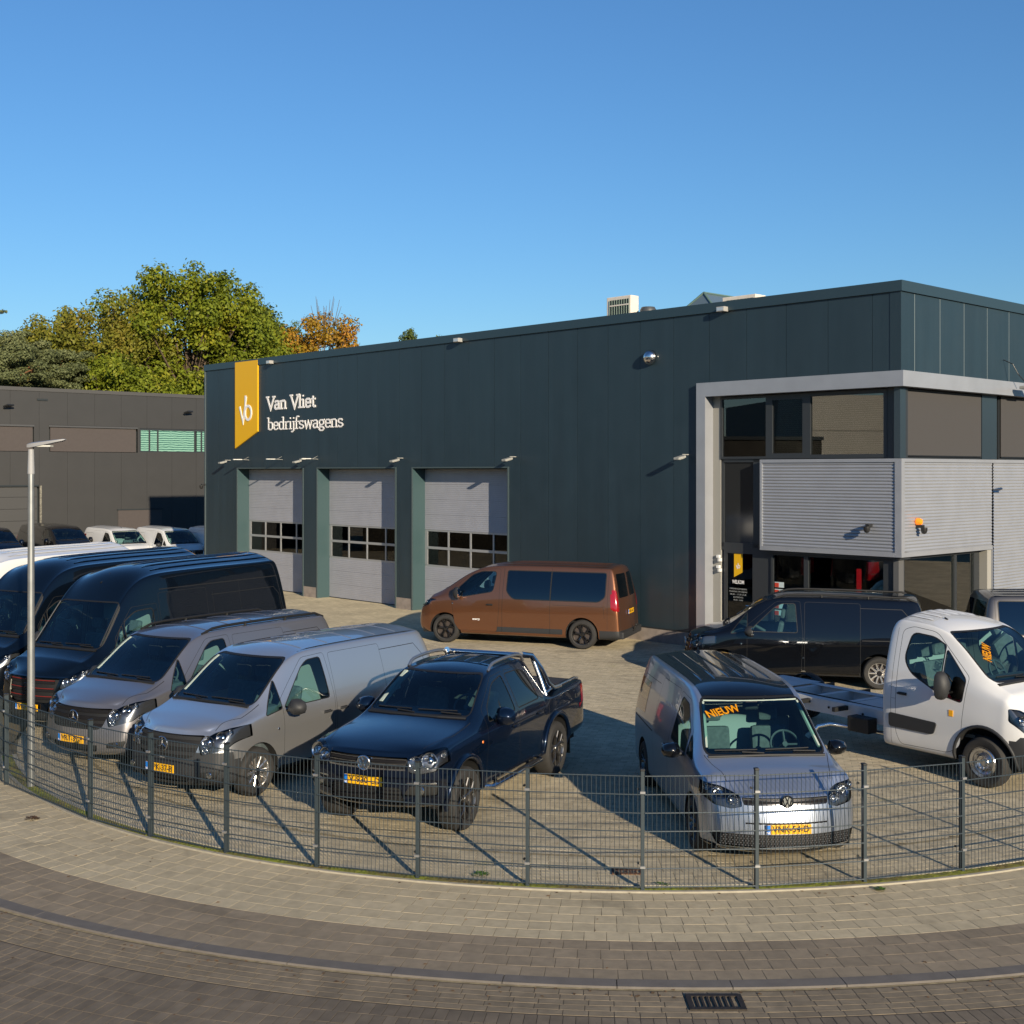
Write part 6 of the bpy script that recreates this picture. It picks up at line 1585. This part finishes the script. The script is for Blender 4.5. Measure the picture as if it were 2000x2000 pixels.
    # sport bar
    for sg in (1, -1):
        obj('sport_bar', MB().tube([(3.46, .60*sg, 1.84), (3.66, .68*sg, 1.80), (3.80, .77*sg, 1.60), (3.92, .84*sg, 1.36), (4.05, .87*sg, 1.28), (4.30, .87*sg, 1.275)], .042, 12), M_chromed, c.root, smooth=60)
        obj('sport_bar_leg', MB().tube([(3.70, .69*sg, 1.74), (3.72, .80*sg, 1.45), (3.72, .885*sg, 1.22)], .034, 10), M_chromed, c.root, smooth=60)
    obj('sport_bar', MB().tube([(3.62, -.66, 1.80), (3.62, .66, 1.80)], .038, 12), M_chromed, c.root, smooth=60)
    obj('bed_cover', MB().bbox((3.72, -.80, 1.21), (5.10, .80, 1.245), .01), mat('cover_vinyl', (.03, .028, .028), .7), c.root)
    c.panel(rpoly([(-.52, 1.28), (.52, 1.28), (.50, 1.60), (-.50, 1.60)], .05), 'B', 'rear_window', G_priv, .012, -.004, keep=lambda p: p.x < 3.9)
    obj('rear_bumper', MB().bbox((5.14, -.86, .46), (5.32, .86, .66), .03), P_black, c.root)
    for sg in (1, -1): obj('mud_flap', MB().box((4.50, .72*sg, .22), (4.52, .96*sg, .52)), M_rub, c.root); obj('bumper_step', MB().bbox((5.14, .66*sg-.12, .655), (5.30, .66*sg+.12, .675), .006), M_plas, c.root)
    c.wheels(.908, 4.003, .965, .395, .265, style='ysp', rimm=mat('rim_two_tone', (.16, .155, .15), .25, metal=.9), rr=.27)
    c.interior(1.55, 1.28, 2.45, .78, .75, seats=((-.38, 0), (.38, 0)), roofz=1.75, wheelx=2.0)
    c.interior_rear = None
    for y in (-.4, .4):
        mb = MB(); mb.bbox((3.25, y-.26, .8), (3.38, y+.26, 1.45), .05); obj('rear_backrest', mb, M_seat, c.root)
    a = c.F(.64, 1.36, -.08); b = c.F(.56, 1.70, -.08); pt = obj('pillar_trim', MB().tube([a, b], .05, 6), M_trim, c.root)
    m_ = a.lerp(b, .5); obj('grab_handle', MB().tube([a.lerp(b, .35), m_ + Vector((.03, -.07, .0)), a.lerp(b, .7)], .012, 6), M_trim, pt)
    c.under(.5, 5.1, .80, .34); return c

def compact(name, label, pmat, ptxt=None, style='caddy', lv=3, grp=None):
    c = Car(name, label, 'van', grp); dl = .35 if style == 'caddy' else 0.0
    st = [(.08, .20, .55, .80, .865, .885, .78, .84, .82, .66), (.28, .20, .62, .88, .955, .985, .87, .90, .87, .71),
        (.60, .20, .68, .95, 1.035, 1.07, .90, .92, .89, .75), (.92, .20, .74, .99, 1.12, 1.155, .905, .925, .895, .77),
        (1.25, .20, .77, 1.01, 1.38, 1.42, .905, .925, .90, .71), (1.55, .20, .78, 1.02, 1.60, 1.66, .905, .925, .90, .68),
        (1.9, .20, .79, 1.03, 1.73, 1.80, .905, .925, .905, .68), (2.4, .20, .80, 1.04, 1.77, 1.85, .905, .925, .905, .69),
        (3.1, .20, .80, 1.05, 1.78, 1.87, .905, .925, .905, .70), (3.9+dl, .20, .81, 1.06, 1.78, 1.87, .90, .92, .90, .70),
        (4.34+dl, .22, .82, 1.07, 1.75, 1.83, .88, .90, .88, .68)]
    front = ([.08, .01, .0, .02, .08, .13, .18], [.34, .27, .24, .26, .30, .33, .37]); rear = ([v+dl for v in (4.48, 4.5, 4.5, 4.48, 4.46, 4.44, 4.42)], [v+dl for v in (4.40, 4.42, 4.42, 4.40, 4.39, 4.37, 4.36)])
    c.body(st, front, rear, pmat, lv, crease=[('row', 3, .45), ('row', 6, .3), ('erow', (0, 6), .4)])
    c.windscreen(rpoly([(-.74, 1.145), (.74, 1.145), (.635, 1.685), (-.635, 1.685)], [.08, .08, .10, .10]), lambda p: p.x < 2.1 and p.z > .95, .022)
    for sg, v in ((1, 'R'), (-1, 'L')):
        c.panel(rpoly([(1.42, 1.06), (1.47, 1.30), (1.82, 1.58), (2.14, 1.62), (2.20, 1.08)], [.03, .03, .07, .05, .04]), v, 'side_window', G_car, .014, -.004)
        c.panel(rpoly([(1.05, 1.05), (1.35, 1.07), (1.38, 1.28)], .02), v, 'quarter_window', G_car, .012, -.004)
        c.panel(rpoly([(1.32, .30), (2.26, .30), (2.30, 1.0), (2.24, 1.68), (1.80, 1.64), (1.37, 1.30)], .05), v, 'front_door', None, .005)
        c.panel(rpoly([(2.34, .30), (3.15, .30), (3.30, .7), (3.30, 1.68), (2.32, 1.69)], .05), v, 'sliding_door', None, .005)
        c.line([(3.34, .93), (4.3+dl, .94)], v, .02); c.line([(3.4, 1.58), (4.12+dl, 1.56), (4.2+dl, 1.12)], v, .008)
        c.arch(.893, .33, .375, sg); c.arch(3.648+dl, .33, .375, sg)
        c.mirror(1.42, 1.06, sg, P_black if style == 'caddy' else M_plas, (.11, .19, .15), arm=.08); c.handle(2.16, .92, sg); c.handle(2.46, .92, sg)
        c.take(c.cut(rpoly([(.76*sg, .95), (.90*sg, .95), (.90*sg, 1.50), (.76*sg, 1.50)], .02), 'B', -.4, lambda p: p.x > 4.0), 'tail_light', M_red, .003)
        if style == 'caddy':
            c.lamp(rpoly([(.50*sg, .72), (.52*sg, .83), (.70*sg, .90), (.90*sg, .94), (.92*sg, .80), (.80*sg, .72), (.62*sg, .69)], .025), [(.60*sg, .785, .050), (.75*sg, .835, .062), (.86*sg, .88, .03)], keep=lambda p: p.x < .58, lim=-.6)
        else:
            c.lamp(rpoly([(.58*sg, .72), (.56*sg, .84), (.74*sg, .93), (.92*sg, .96), (.90*sg, .80)], .03), [(.68*sg, .83, .06), (.80*sg, .88, .05)], keep=lambda p: p.x < .60, lim=-.6)
    if style == 'caddy':
        gr = c.take(c.cut(rpoly([(-.49, .735), (.49, .735), (.51, .815), (-.51, .815)], .02), 'F', .0, lambda p: p.x < .4), 'grille', M_lampd, -.012)
        c.vent_bars(-.50, .50, (.80,), .016, 'chrome_bar', M_chromed, .004, parent=gr); c.vent_bars(-.50, .50, (.765,), .022, 'grille_bar', M_lampd, .0, parent=gr)
        c.roundel(.782, .07, .02, M_lampd, P_black)
        li = c.take(c.cut(rpoly([(-.82, .30), (.82, .30), (.86, .485), (.42, .435), (-.42, .435), (-.86, .485)][0:0] or [(-.78, .27), (.78, .27), (.86, .42), (-.86, .42)], .04), 'F', -.3, lambda p: p.x < .6), 'lower_intake', M_rub, -.015)
        mb = MB(); k = 0
        for j in range(5):
            for i in range(46):
                y = -.75 + i*.0333 + (j % 2)*.0166; z = .295 + j*.026
                p, nn = c.hit((-3, y, z), (1, 0, 0))
                if p is None or abs(y) > .78: continue
                w_ = .011; mb.add([p + Vector((.006, -w_, 0)), p + Vector((.002, 0, -w_*.8)), p + Vector((.006, w_, 0)), p + Vector((.002, 0, w_*.8))], [(0,1,2,3)])
        obj('honeycomb', mb, M_lampd, li, kind='stuff')
        c.vent_bars(-.78, .78, (.262,), .016, 'chrome_lip', M_chromed, .014, n=19)
        c.take(c.cut([(-1, .1), (1, .1), (1, .262), (-1, .262)], 'F', -.5, lambda p: p.x < .62), 'lower_spoiler', P_black, .012)
        c.vent_bars(-.52, .52, (.615, .575), .012, 'bumper_groove', M_lampd, -.002); c.vent_bars(-.48, .48, (.535,), .030, 'bumper_recess', M_lampd, .001)
        # gloss black roof
        rf = c.take(c.cut(rpoly([(1.62, -.60), (4.20+dl, -.64), (4.20+dl, .64), (1.62, .60)], .03), 'T', .3, lambda p: p.z > 1.5), 'roof', P_black, .003)
        for yy in (-.46, -.28, -.09, .09, .28, .46): c.roofrib(2.25, 4.1+dl, yy, .055, .012, P_black)
        c.antenna(3.95+dl, 0, sharkfin=True)
        sticker(c, .40, 1.56, .44, R(17)); 
        obj('scraped_badge', MB().lathe([(.0, .004), (.03, .0)], 8, Matrix.Translation(c.Sd(2.55, 1.42, 1)) @ Matrix.Rotation(R(-90), 4, 'X')), M_white, c.root)
        c.wheels(.893, 3.648+dl, .915, .325, .205, style='split', rimm=M_blkrim, n=5)
    else:
        gr = c.take(c.cut(rpoly([(-.50, .66), (.50, .66), (.55, .85), (-.55, .85)], .05), 'F', .0, lambda p: p.x < .5), 'grille', M_rub, -.02)
        c.vent_bars(-.5, .5, (.75,), .03, 'grille_bar', M_lampd, .0, parent=gr); c.star(0, .755, .08, .02)
        c.antenna(2.0, 0, .15); c.wheels(.893, 3.648+dl, .915, .325, .205, style='steel', rimm=M_silrim)
    if ptxt: c.plate(ptxt, .485)
    c.line([(.40, .62), (.92, .76)], 'T', .008, lambda p: p.z > .9); c.line([(.40, -.62), (.92, -.76)], 'T', .008, lambda p: p.z > .9)
    c.wipers([(-.62, 1.16, .0, 1.185), (.03, 1.155, .62, 1.18)])
    obj('cowl', MB().tube([c.F(-.72, 1.12, .004), c.F(-.35, 1.13, .004), c.F(0, 1.135, .004), c.F(.35, 1.13, .004), c.F(.72, 1.12, .004)], .020, 8), M_rub, c.root)
    c.interior(.98, 1.11, 1.95, .78, .55, seats=((-.38, 0), (.38, 0)), bulk=2.4, roofz=1.75, wheelx=1.40)
    for sg in (1, -1):
        a = c.F(.70*sg, 1.19, -.035); b = c.F(.605*sg, 1.64, -.035); obj('pillar_trim', MB().tube([a, b], .022, 6), M_trim, c.root)
    a = [c.F(y, 1.655, -.03) for y in np.linspace(-.60, .60, 9)]; obj('roof_trim', MB().tube(a, .018, 6), M_trim, c.root)
    a = c.F(0, 1.62, -.05); obj('camera_pod', MB().bbox(tuple(a + Vector((0, -.09, -.07))), tuple(a + Vector((.12, .09, .04))), .02), M_rub, c.root)
    c.under(.3, 4.3, .82, .20); return c

def trafic(name, label, pmat, ptxt=None, lv=3, roofm=None, wins='long', grp=None, detail=True):
    c = Car(name, label, 'van', grp)
    st = [(.08, .24, .62, .88, .945, .965, .80, .86, .84, .64), (.30, .24, .68, .98, 1.05, 1.085, .91, .94, .91, .70),
        (.62, .24, .74, 1.06, 1.19, 1.225, .95, .965, .93, .75), (.95, .24, .78, 1.10, 1.36, 1.40, .955, .975, .94, .76),
        (1.35, .24, .80, 1.12, 1.62, 1.67, .955, .977, .95, .73), (1.75, .24, .82, 1.13, 1.80, 1.87, .955, .978, .95, .72),
        (2.2, .24, .84, 1.14, 1.88, 1.96, .955, .978, .95, .73), (3.0, .24, .84, 1.15, 1.90, 1.98, .955, .978, .95, .74),
        (4.0, .24, .84, 1.15, 1.90, 1.98, .955, .978, .95, .74), (4.9, .24, .85, 1.15, 1.88, 1.96, .95, .97, .945, .735),
        (5.22, .26, .86, 1.15, 1.85, 1.93, .93, .95, .925, .72)]
    front = ([.12, .03, .0, .01, .07, .13, .19], [.36, .29, .25, .26, .30, .34, .38]); rear = ([5.37, 5.40, 5.39, 5.36, 5.34, 5.28, 5.18], [5.29, 5.31, 5.30, 5.28, 5.25, 5.19, 5.11])
    c.body(st, front, rear, pmat, lv, crease=[('row', 3, .4), ('row', 6, .3), ('erow', (0, 6), .5)])
    c.windscreen(rpoly([(-.76, 1.30), (.76, 1.30), (.68, 1.80), (-.68, 1.80)], [.07, .07, .10, .10]), lambda p: p.x < 2.1 and p.z > 1.15, .022)
    for sg, v in ((1, 'R'), (-1, 'L')):
        c.panel(rpoly([(1.10, 1.22), (1.60, 1.68), (1.84, 1.76), (2.22, 1.77), (2.16, 1.30), (1.40, 1.16)], [.05, .08, .06, .08, .08, .05]), v, 'side_window', G_car, .016, -.004)
        c.panel(rpoly([(1.24, .36), (2.28, .36), (2.32, .95), (2.30, 1.84), (1.70, 1.80), (1.20, 1.36)][0:0] or [(1.18, .50), (1.30, .34), (2.28, .34), (2.34, .9), (2.32, 1.84), (1.70, 1.80), (1.06, 1.32)], .05), v, 'front_door', None, .006)
        if wins == 'long':
            w1 = c.panel(rpoly([(2.52, 1.80), (3.62, 1.80), (3.62, 1.14), (2.68, 1.14), (2.52, 1.32)], [.04, .005, .005, .14, .06]), v, 'rear_side_window', G_priv, .02, -.003)
            c.panel(rpoly([(3.65, 1.80), (4.98, 1.80), (4.98, 1.26), (4.84, 1.14), (3.65, 1.14)], [.005, .05, .06, .14, .005]), v, 'rear_side_window', G_priv, .02, -.003)
        c.line([(2.42, .34), (2.42, 1.85)], v, .008); c.line([(3.635, .34), (3.635, 1.88)], v, .007); c.line([(3.7, 1.03), (4.95, 1.02), (4.98, .75)], v, .006); c.line([(5.05, .5), (5.05, 1.86)], v, .006)
        # crease along the flank
        c.take(c.cut(rpoly([(1.38, .335), (1.52, .455), (3.95, .455), (3.95, .335)], .02), v, .05), 'side_moulding', M_plas, .010, extra=.01)
        c.take(c.cut(rpoly([(4.86, .24), (5.45, .24), (5.45, .46), (4.86, .46)], .0), v, -.1), 'bumper_corner', M_plas, .006, extra=.006)
        c.arch(.933, .35, .405, sg); c.arch(4.431, .35, .405, sg)
        c.mirror(1.30, 1.22, sg, M_plas if detail else pmat, (.12, .17, .24), arm=.06, tall=True); c.handle(2.10, .98, sg, M_rub)
        c.take(c.cut(rpoly([(.80*sg, .92), (.96*sg, .92), (.96*sg, 1.42), (.84*sg, 1.42)], .03), 'B', -.6, lambda p: p.x > 5.13), 'tail_light', M_red, .004)
        c.take(c.cut(rpoly([(.06*sg, 1.22), (.72*sg, 1.22), (.66*sg, 1.78), (.06*sg, 1.78)], .05), 'B', .1, lambda p: p.x > 4.9), 'rear_window', G_priv, .001)
        c.lamp(rpoly([(.58*sg, .82), (.56*sg, .93), (.74*sg, 1.04), (.93*sg, 1.08), (.94*sg, .92), (.80*sg, .82)], .03), [(.68*sg, .92, .06), (.82*sg, .97, .055)], keep=lambda p: p.x < .70, lim=-.6)
        p = c.Sd(1.12, .98, sg); obj('side_repeater', MB().lathe([(.022, 0), (.017, .006), (0, .008)], 10, Matrix.Translation(p) @ Matrix.Rotation(R(-90*sg), 4, 'X')), M_refl, c.root)
    gr = c.take(c.cut(rpoly([(-.55, .76), (.55, .76), (.52, .90), (-.52, .90)], .04), 'F', .0, lambda p: p.x < .5), 'grille', M_rub, -.02)
    c.vent_bars(-.5, .5, (.80, .86), .02, 'grille_bar', M_chromed, .0, parent=gr)
    c.panel(rpoly([(-.6, .32), (.6, .32), (.62, .52), (-.62, .52)], .04), 'F', 'lower_intake', M_rub, .0, -.02, keep=lambda p: p.x < .5)
    c.wipers([(-.62, 1.315, .0, 1.34), (.03, 1.31, .62, 1.335)])
    for yy in (-.5, -.25, 0, .25, .5): c.roofrib(2.3, 5.0, yy, .06, .010, roofm)
    if roofm: c.take(c.cut(rpoly([(1.75, -.70), (5.05, -.72), (5.05, .72), (1.75, .70)], .03), 'T', .3, lambda p: p.z > 1.6), 'roof', roofm, .002)
    c.line([(5.2, 0), (5.5, 0)], 'T', .004); c.paintfaces([(-.004, .5), (.004, .5), (.004, 1.85), (-.004, 1.85)], 'B', 1, .1)
    if ptxt:
        c.plate(ptxt, .86, 'B'); 
        tb = obj('tow_bar', MB().tube([(5.30, 0, .40), (5.46, 0, .40), (5.50, 0, .50)], .025, 8), M_rub, c.root); obj('tow_ball', MB().lathe([(0, .05), (.02, .045), (.028, .025), (.02, .0)], 10, Matrix.Translation((5.50, 0, .50))), M_rub, tb)
        obj('rear_bumper', MB().bbox((5.28, -.88, .27), (5.43, .88, .44), .03), M_plas, c.root)
        me = text_mesh('energy', .07, .001, .0015); p = c.Sd(1.75, .62, -1, .004); o = obj('side_script', me, M_white, c.root); o.matrix_local = Matrix.Translation(p) @ Matrix.Rotation(R(90), 4, 'X')
    c.wheels(.933, 4.431, .965, .35, .225, style='ysp', rimm=M_blkrim, rr=.245)
    c.interior(1.05, 1.20, 1.85, .84, .70, roofz=1.85, wheelx=1.4, bulk=None if wins == 'long' else 2.4)
    c.under(.3, 5.2, .86); return c

def chassis_cab():
    c = Car('chassis_cab_truck', 'white chassis cab truck with bare rear frame and orange sticker on its windscreen', 'truck')
    st = [(.08, .30, .72, 1.02, 1.10, 1.12, .82, .90, .88, .66), (.30, .30, .80, 1.15, 1.23, 1.27, .94, .97, .94, .75),
        (.60, .30, .87, 1.24, 1.38, 1.42, .98, 1.0, .96, .80), (.90, .30, .92, 1.29, 1.56, 1.61, .985, 1.01, .97, .82),
        (1.25, .30, .95, 1.31, 1.86, 1.92, .985, 1.01, .975, .79), (1.60, .30, .97, 1.32, 2.09, 2.17, .985, 1.01, .98, .77),
        (2.0, .30, .98, 1.33, 2.17, 2.28, .985, 1.01, .98, .78), (2.29, .30, .98, 1.33, 2.18, 2.30, .985, 1.01, .98, .78), (2.50, .30, .98, 1.33, 2.15, 2.27, .97, .995, .965, .775)]
    front = ([.12, .04, .0, .0, .06, .13, .20], [.38, .30, .25, .25, .29, .34, .38]); rear = ([2.64, 2.65, 2.65, 2.65, 2.65, 2.63, 2.60], [2.58, 2.59, 2.59, 2.59, 2.59, 2.57, 2.54])
    c.body(st, front, rear, P_white, 3, crease=[('row', 3, .35), ('row', 6, .3), ('erow', (0, 6), .5)])
    c.windscreen(rpoly([(-.81, 1.50), (.81, 1.50), (.73, 2.10), (-.73, 2.10)], [.08, .08, .10, .10]), lambda p: p.x < 1.9 and p.z > 1.35, .022)
    for sg, v in ((1, 'R'), (-1, 'L')):
        c.panel(rpoly([(1.10, 1.44), (1.50, 1.86), (1.72, 1.98), (2.16, 2.02), (2.22, 1.62), (2.06, 1.46), (1.45, 1.20)][0:0] or [(1.58, 1.92), (1.78, 2.02), (2.16, 2.05), (2.24, 1.66), (2.10, 1.47), (1.58, 1.24)], [.02, .08, .10, .12, .12, .02]), v, 'side_window', G_car, .020, -.004)
        c.panel(rpoly([(1.535, 1.86), (1.535, 1.22), (1.20, 1.16), (1.17, 1.48)], [.03, .02, .05, .05]), v, 'quarter_window', G_priv, .016, -.003)
        c.panel(rpoly([(1.22, .52), (1.42, .40), (2.26, .38), (2.34, .55), (2.34, 2.08), (2.16, 2.14), (1.75, 2.10), (1.12, 1.52)], [.08, .08, .06, .04, .08, .05, .10, .05]), v, 'front_door', None, .007)
        c.take(c.cut(rpoly([(1.66, .64), (2.48, .64), (2.48, .84), (1.60, .80)], [.05, .01, .01, .05]), v), 'side_moulding', M_plas, .018, extra=.018) if False else None
        mb = MB(); pts = []
        for xx, zz in rpoly([(1.66, .62), (2.46, .62), (2.46, .83), (1.60, .80)], .05): p = c.Sd(xx, zz, sg, .02); pts.append(p)
        vs = pts + [p - Vector((0, .03*sg, 0)) for p in pts]; k = len(pts); mb.add(vs, [tuple(range(k))] + [(i, (i+1) % k, k+(i+1) % k, k+i) for i in range(k)]); obj('side_moulding', mb, M_plas, c.root, fixn=True)
        c.line([(1.35, 1.02), (2.10, 1.05), (2.42, 1.05)], v, .004); c.line([(2.43, .35), (2.43, 2.1)], v, .006)
        c.line([(1.30, .95), (1.42, .60), (1.6, .45)], v, .003)
        c.arch(.842, .39, .46, sg, .3, M_plas, .05, .0)
        c.mirror(1.42, 1.36, sg, M_plas, (.13, .20, .34), arm=.10, tall=True); c.handle(2.22, 1.14, sg, M_rub)
        p = c.Sd(1.36, .98, sg); obj('amber_reflector', MB().box((p.x-.035, p.y-.004, p.z-.045), (p.x+.035, p.y+.006*sg, p.z+.045)), M_amber if False else mat('sticker_orange', (.9, .42, .01)), c.root)
        c.lamp(rpoly([(.62*sg, .84), (.60*sg, 1.06), (.78*sg, 1.15), (.95*sg, 1.18), (.97*sg, 1.0), (.88*sg, .84)], .03), [(.72*sg, .98, .07), (.86*sg, 1.02, .06)], keep=lambda p: p.x < .62, lim=-.6)
        c.paintfaces([(-.1, .1), (.50, .1), (.40, .60), (.55, .80), (-.1, .86)][0:0] or [(-.1, .1), (.46, .1), (.46, .62), (.30, .80), (-.1, .82)], v, 2, -.1)
    c.paintfaces([(-1, .1), (1, .1), (1, .74), (-1, .74)], 'F', 2, -.2, lambda p: p.x < .45)
    gr = c.take(c.cut(rpoly([(-.56, .80), (.56, .80), (.56, 1.04), (-.56, 1.04)], .05), 'F', .0, lambda p: p.x < .5), 'grille', M_rub, -.03)
    c.vent_bars(-.54, .54, (.86, .92, .98), .02, 'grille_bar', M_chromed, .0, parent=gr)
    c.wipers([(-.68, 1.52, .0, 1.56), (.03, 1.515, .68, 1.55)])
    obj('cowl', MB().tube([c.F(-.80, 1.455, .004), c.F(-.35, 1.47, .004), c.F(0, 1.475, .004), c.F(.35, 1.47, .004), c.F(.80, 1.455, .004)], .026, 8), M_rub, c.root)
    sticker(c, .42, 1.84, .40, R(50), .14)
    for yy in (-.5, -.3, -.1, .1, .3, .5): c.roofrib(2.02, 2.46, yy, .10, .014, None, 8)
    c.antenna(1.90, .35, -.42)
    # bare frame behind the cab
    M_fr = mat('frame_paint', (.52, .54, .56), .45, metal=.1, noise=.08, nscale=4)
    for sg in (1, -1):
        mb = MB(); mb.box((2.60, .53*sg, .50), (6.75, .60*sg, .72)); mb.box((2.60, .42*sg, .712), (6.75, .53*sg, .719)); mb.box((2.60, .42*sg, .501), (6.75, .53*sg, .508)); obj('frame_rail', mb, M_fr, c.root)
        for xx in (3.6, 4.4, 5.2, 6.0): obj('outrigger', MB().box((xx, .60*sg, .63), (xx+.06, .92*sg, .70)), M_rub, c.root)
        obj('rail_bolts', MB().cyl((3.3, .602*sg, .61), (3.3, .615*sg, .61), .02, 8).cyl((4.0, .602*sg, .61), (4.0, .615*sg, .61), .02, 8).cyl((4.7, .602*sg, .61), (4.7, .615*sg, .61), .02, 8).cyl((5.4, .602*sg, .61), (5.4, .615*sg, .61), .02, 8), M_rub, c.root)
        obj('mudguard', MB().tube([(5.75 + .44*math.cos(t), .82*sg, .36 + .44*math.sin(t)) for t in np.linspace(.2, 2.9, 12)], .10, 8, sy=.2), M_rub, c.root, smooth=40)
        obj('rear_lamp', MB().box((6.74, .62*sg, .52), (6.80, .86*sg, .64)), M_red, c.root)
    for xx, ww in ((2.72, .32), (3.75, .12), (4.45, .12), (5.15, .12), (5.95, .12), (6.65, .10)): obj('cross_member', MB().box((xx, -.529, .54), (xx+ww, .529, .705)), M_fr, c.root)
    obj('deck_plate', MB().box((3.06, -.41, .69), (3.74, .41, .700)), M_fr, c.root)
    obj('deck_plate', MB().box((5.30, -.66, .722), (6.2, .66, .732)), M_fr, c.root)
    obj('brake_line', MB().tube([(2.85, .36, .70), (4.0, .38, .72), (5.2, .3, .71), (5.8, .1, .60)], .012, 6), M_rub, c.root)
    obj('propeller_shaft', MB().cyl((2.8, 0, .42), (5.75, 0, .40), .045, 10), M_rub, c.root); obj('rear_axle', MB().cyl((5.75, -.85, .36), (5.75, .85, .36), .06, 10), M_rub, c.root)
    obj('battery_box', MB().bbox((3.0, .62, .36), (3.42, .84, .60), .02), M_rub, c.root)
    obj('exhaust', MB().tube([(2.85, .55, .36), (3.5, .62, .37), (3.78, .82, .40), (3.90, .98, .36), (3.93, 1.03, .28)], .032, 10), M_chromed, c.root, smooth=60)
    obj('tail_bar', MB().box((6.74, -.62, .50), (6.79, .62, .62)), M_rub, c.root)
    c.wheel(.842, 1.0, .36, .22, sg=1, style='steel', rimm=M_silrim, rr=.225); c.wheel(.842, -1.0, .36, .22, sg=-1, style='steel', rimm=M_silrim, rr=.225)
    for sg in (1, -1): c.wheel(5.75, .90*sg, .36, .22, sg=sg, style='steel', rimm=M_silrim, rr=.225)
    c.interior(1.05, 1.42, 2.05, .86, .90, bulk=2.47, roofz=2.1, wheelx=1.5); c.under(.3, 2.58, .85, .30); return c

ROW = 'vans parked nose out along the fence'
c = vito('silver panel van with black bumpers, between a grey van and the dark blue pickup', P_silver, 'VPK-37-B', length=5.37, grp=ROW); c.finish(-4.78, 16.96, 59.1, 1.005)
c = vito('grey panel van with black roof rails, nose behind the fence left of the silver van', P_grey, 'VRT-39-F', bumper='body', rail=M_rub, rim='split', length=5.37, grp=ROW); c.finish(-6.625, 18.76, 60.5, 1.02)
c = vito('black panel van with chrome side strips and silver spoked wheels by the entrance', P_black, 'VNL-82-K', bumper='body', rail=M_rub, rim='ten', length=5.14, strips=True, nieuw=True); c.finish(3.80, 27.50, -14.0, 1.0)
c = sprinter('black high roof van with red grille lines, beside the grey van behind the lamp', P_navy, 'VKF-92-J', ROW); c.finish(-8.14, 20.95, 62.3)
spr = c.root; o = copy_tree(spr); place(o, -10.15, 22.72, 62.3); o['label'] = 'dark high roof van at left edge, second in the row, cut off by the frame'
o = copy_tree(spr, None, {P_navy: P_white}); place(o, -12.2, 24.6, 62.3); o['label'] = 'white high roof van of which mostly the roof shows behind two black vans'
c = pickup(); c.finish(-1.80, 15.165, 66.5)
c = compact('compact_van', 'ice silver compact van with black roof and orange sticker, alone behind the fence', P_icy, 'VNK-54-D'); c.finish(3.109, 13.996, 94.8, .985)
c = trafic('passenger_van', 'copper brown long van with black wheels parked before the third roller door', P_cop, 'VHD-26-T'); c.finish(-2.338, 33.96, -19.7, 1.065)
c = chassis_cab(); c.finish(7.98, 17.56, 124.5)
c = trafic('passenger_van', 'bronze grey van with black roof parked by the ribbed wall, rear to the left', P_bronze, 'VGX-14-S', 2, P_black, grp=None, detail=False); c.finish(15.09, 26.03, 174)
BK = 'vans parked along the neighbour wall'
c = trafic('passenger_van', 'black van in the back row left of the two white compact vans', P_black, None, 2, None, 'none', BK, False); c.finish(-19.8, 57.2, 133); bv = c.root
o = copy_tree(bv, None, {P_black: P_blue}); place(o, -22.2, 55.0, 133); o['label'] = 'dark blue van at the far left of the back row, cut off by the frame'
c = compact('compact_van', 'white compact van in the back row, next to the black van', P_white, None, 'citan', 2, BK); c.finish(-17.05, 57.3, 133); wv = c.root
o = copy_tree(wv); place(o, -14.6, 57.3, 133); o['label'] = 'white compact van in the back row, half shaded, second from the hall corner'
o = copy_tree(wv); place(o, -12.1, 57.3, 133); o['label'] = 'white compact van in the back row mostly hidden by the corner of the hall'
p_ = at_wall(4.2, 3.6, 0); o = copy_tree(wv); place(o, p_.x, p_.y, math.degrees(WD)+118); o['label'] = 'white van inside the workshop behind the panes of the first roller door'; o['group'] = 'vans in the workshop'
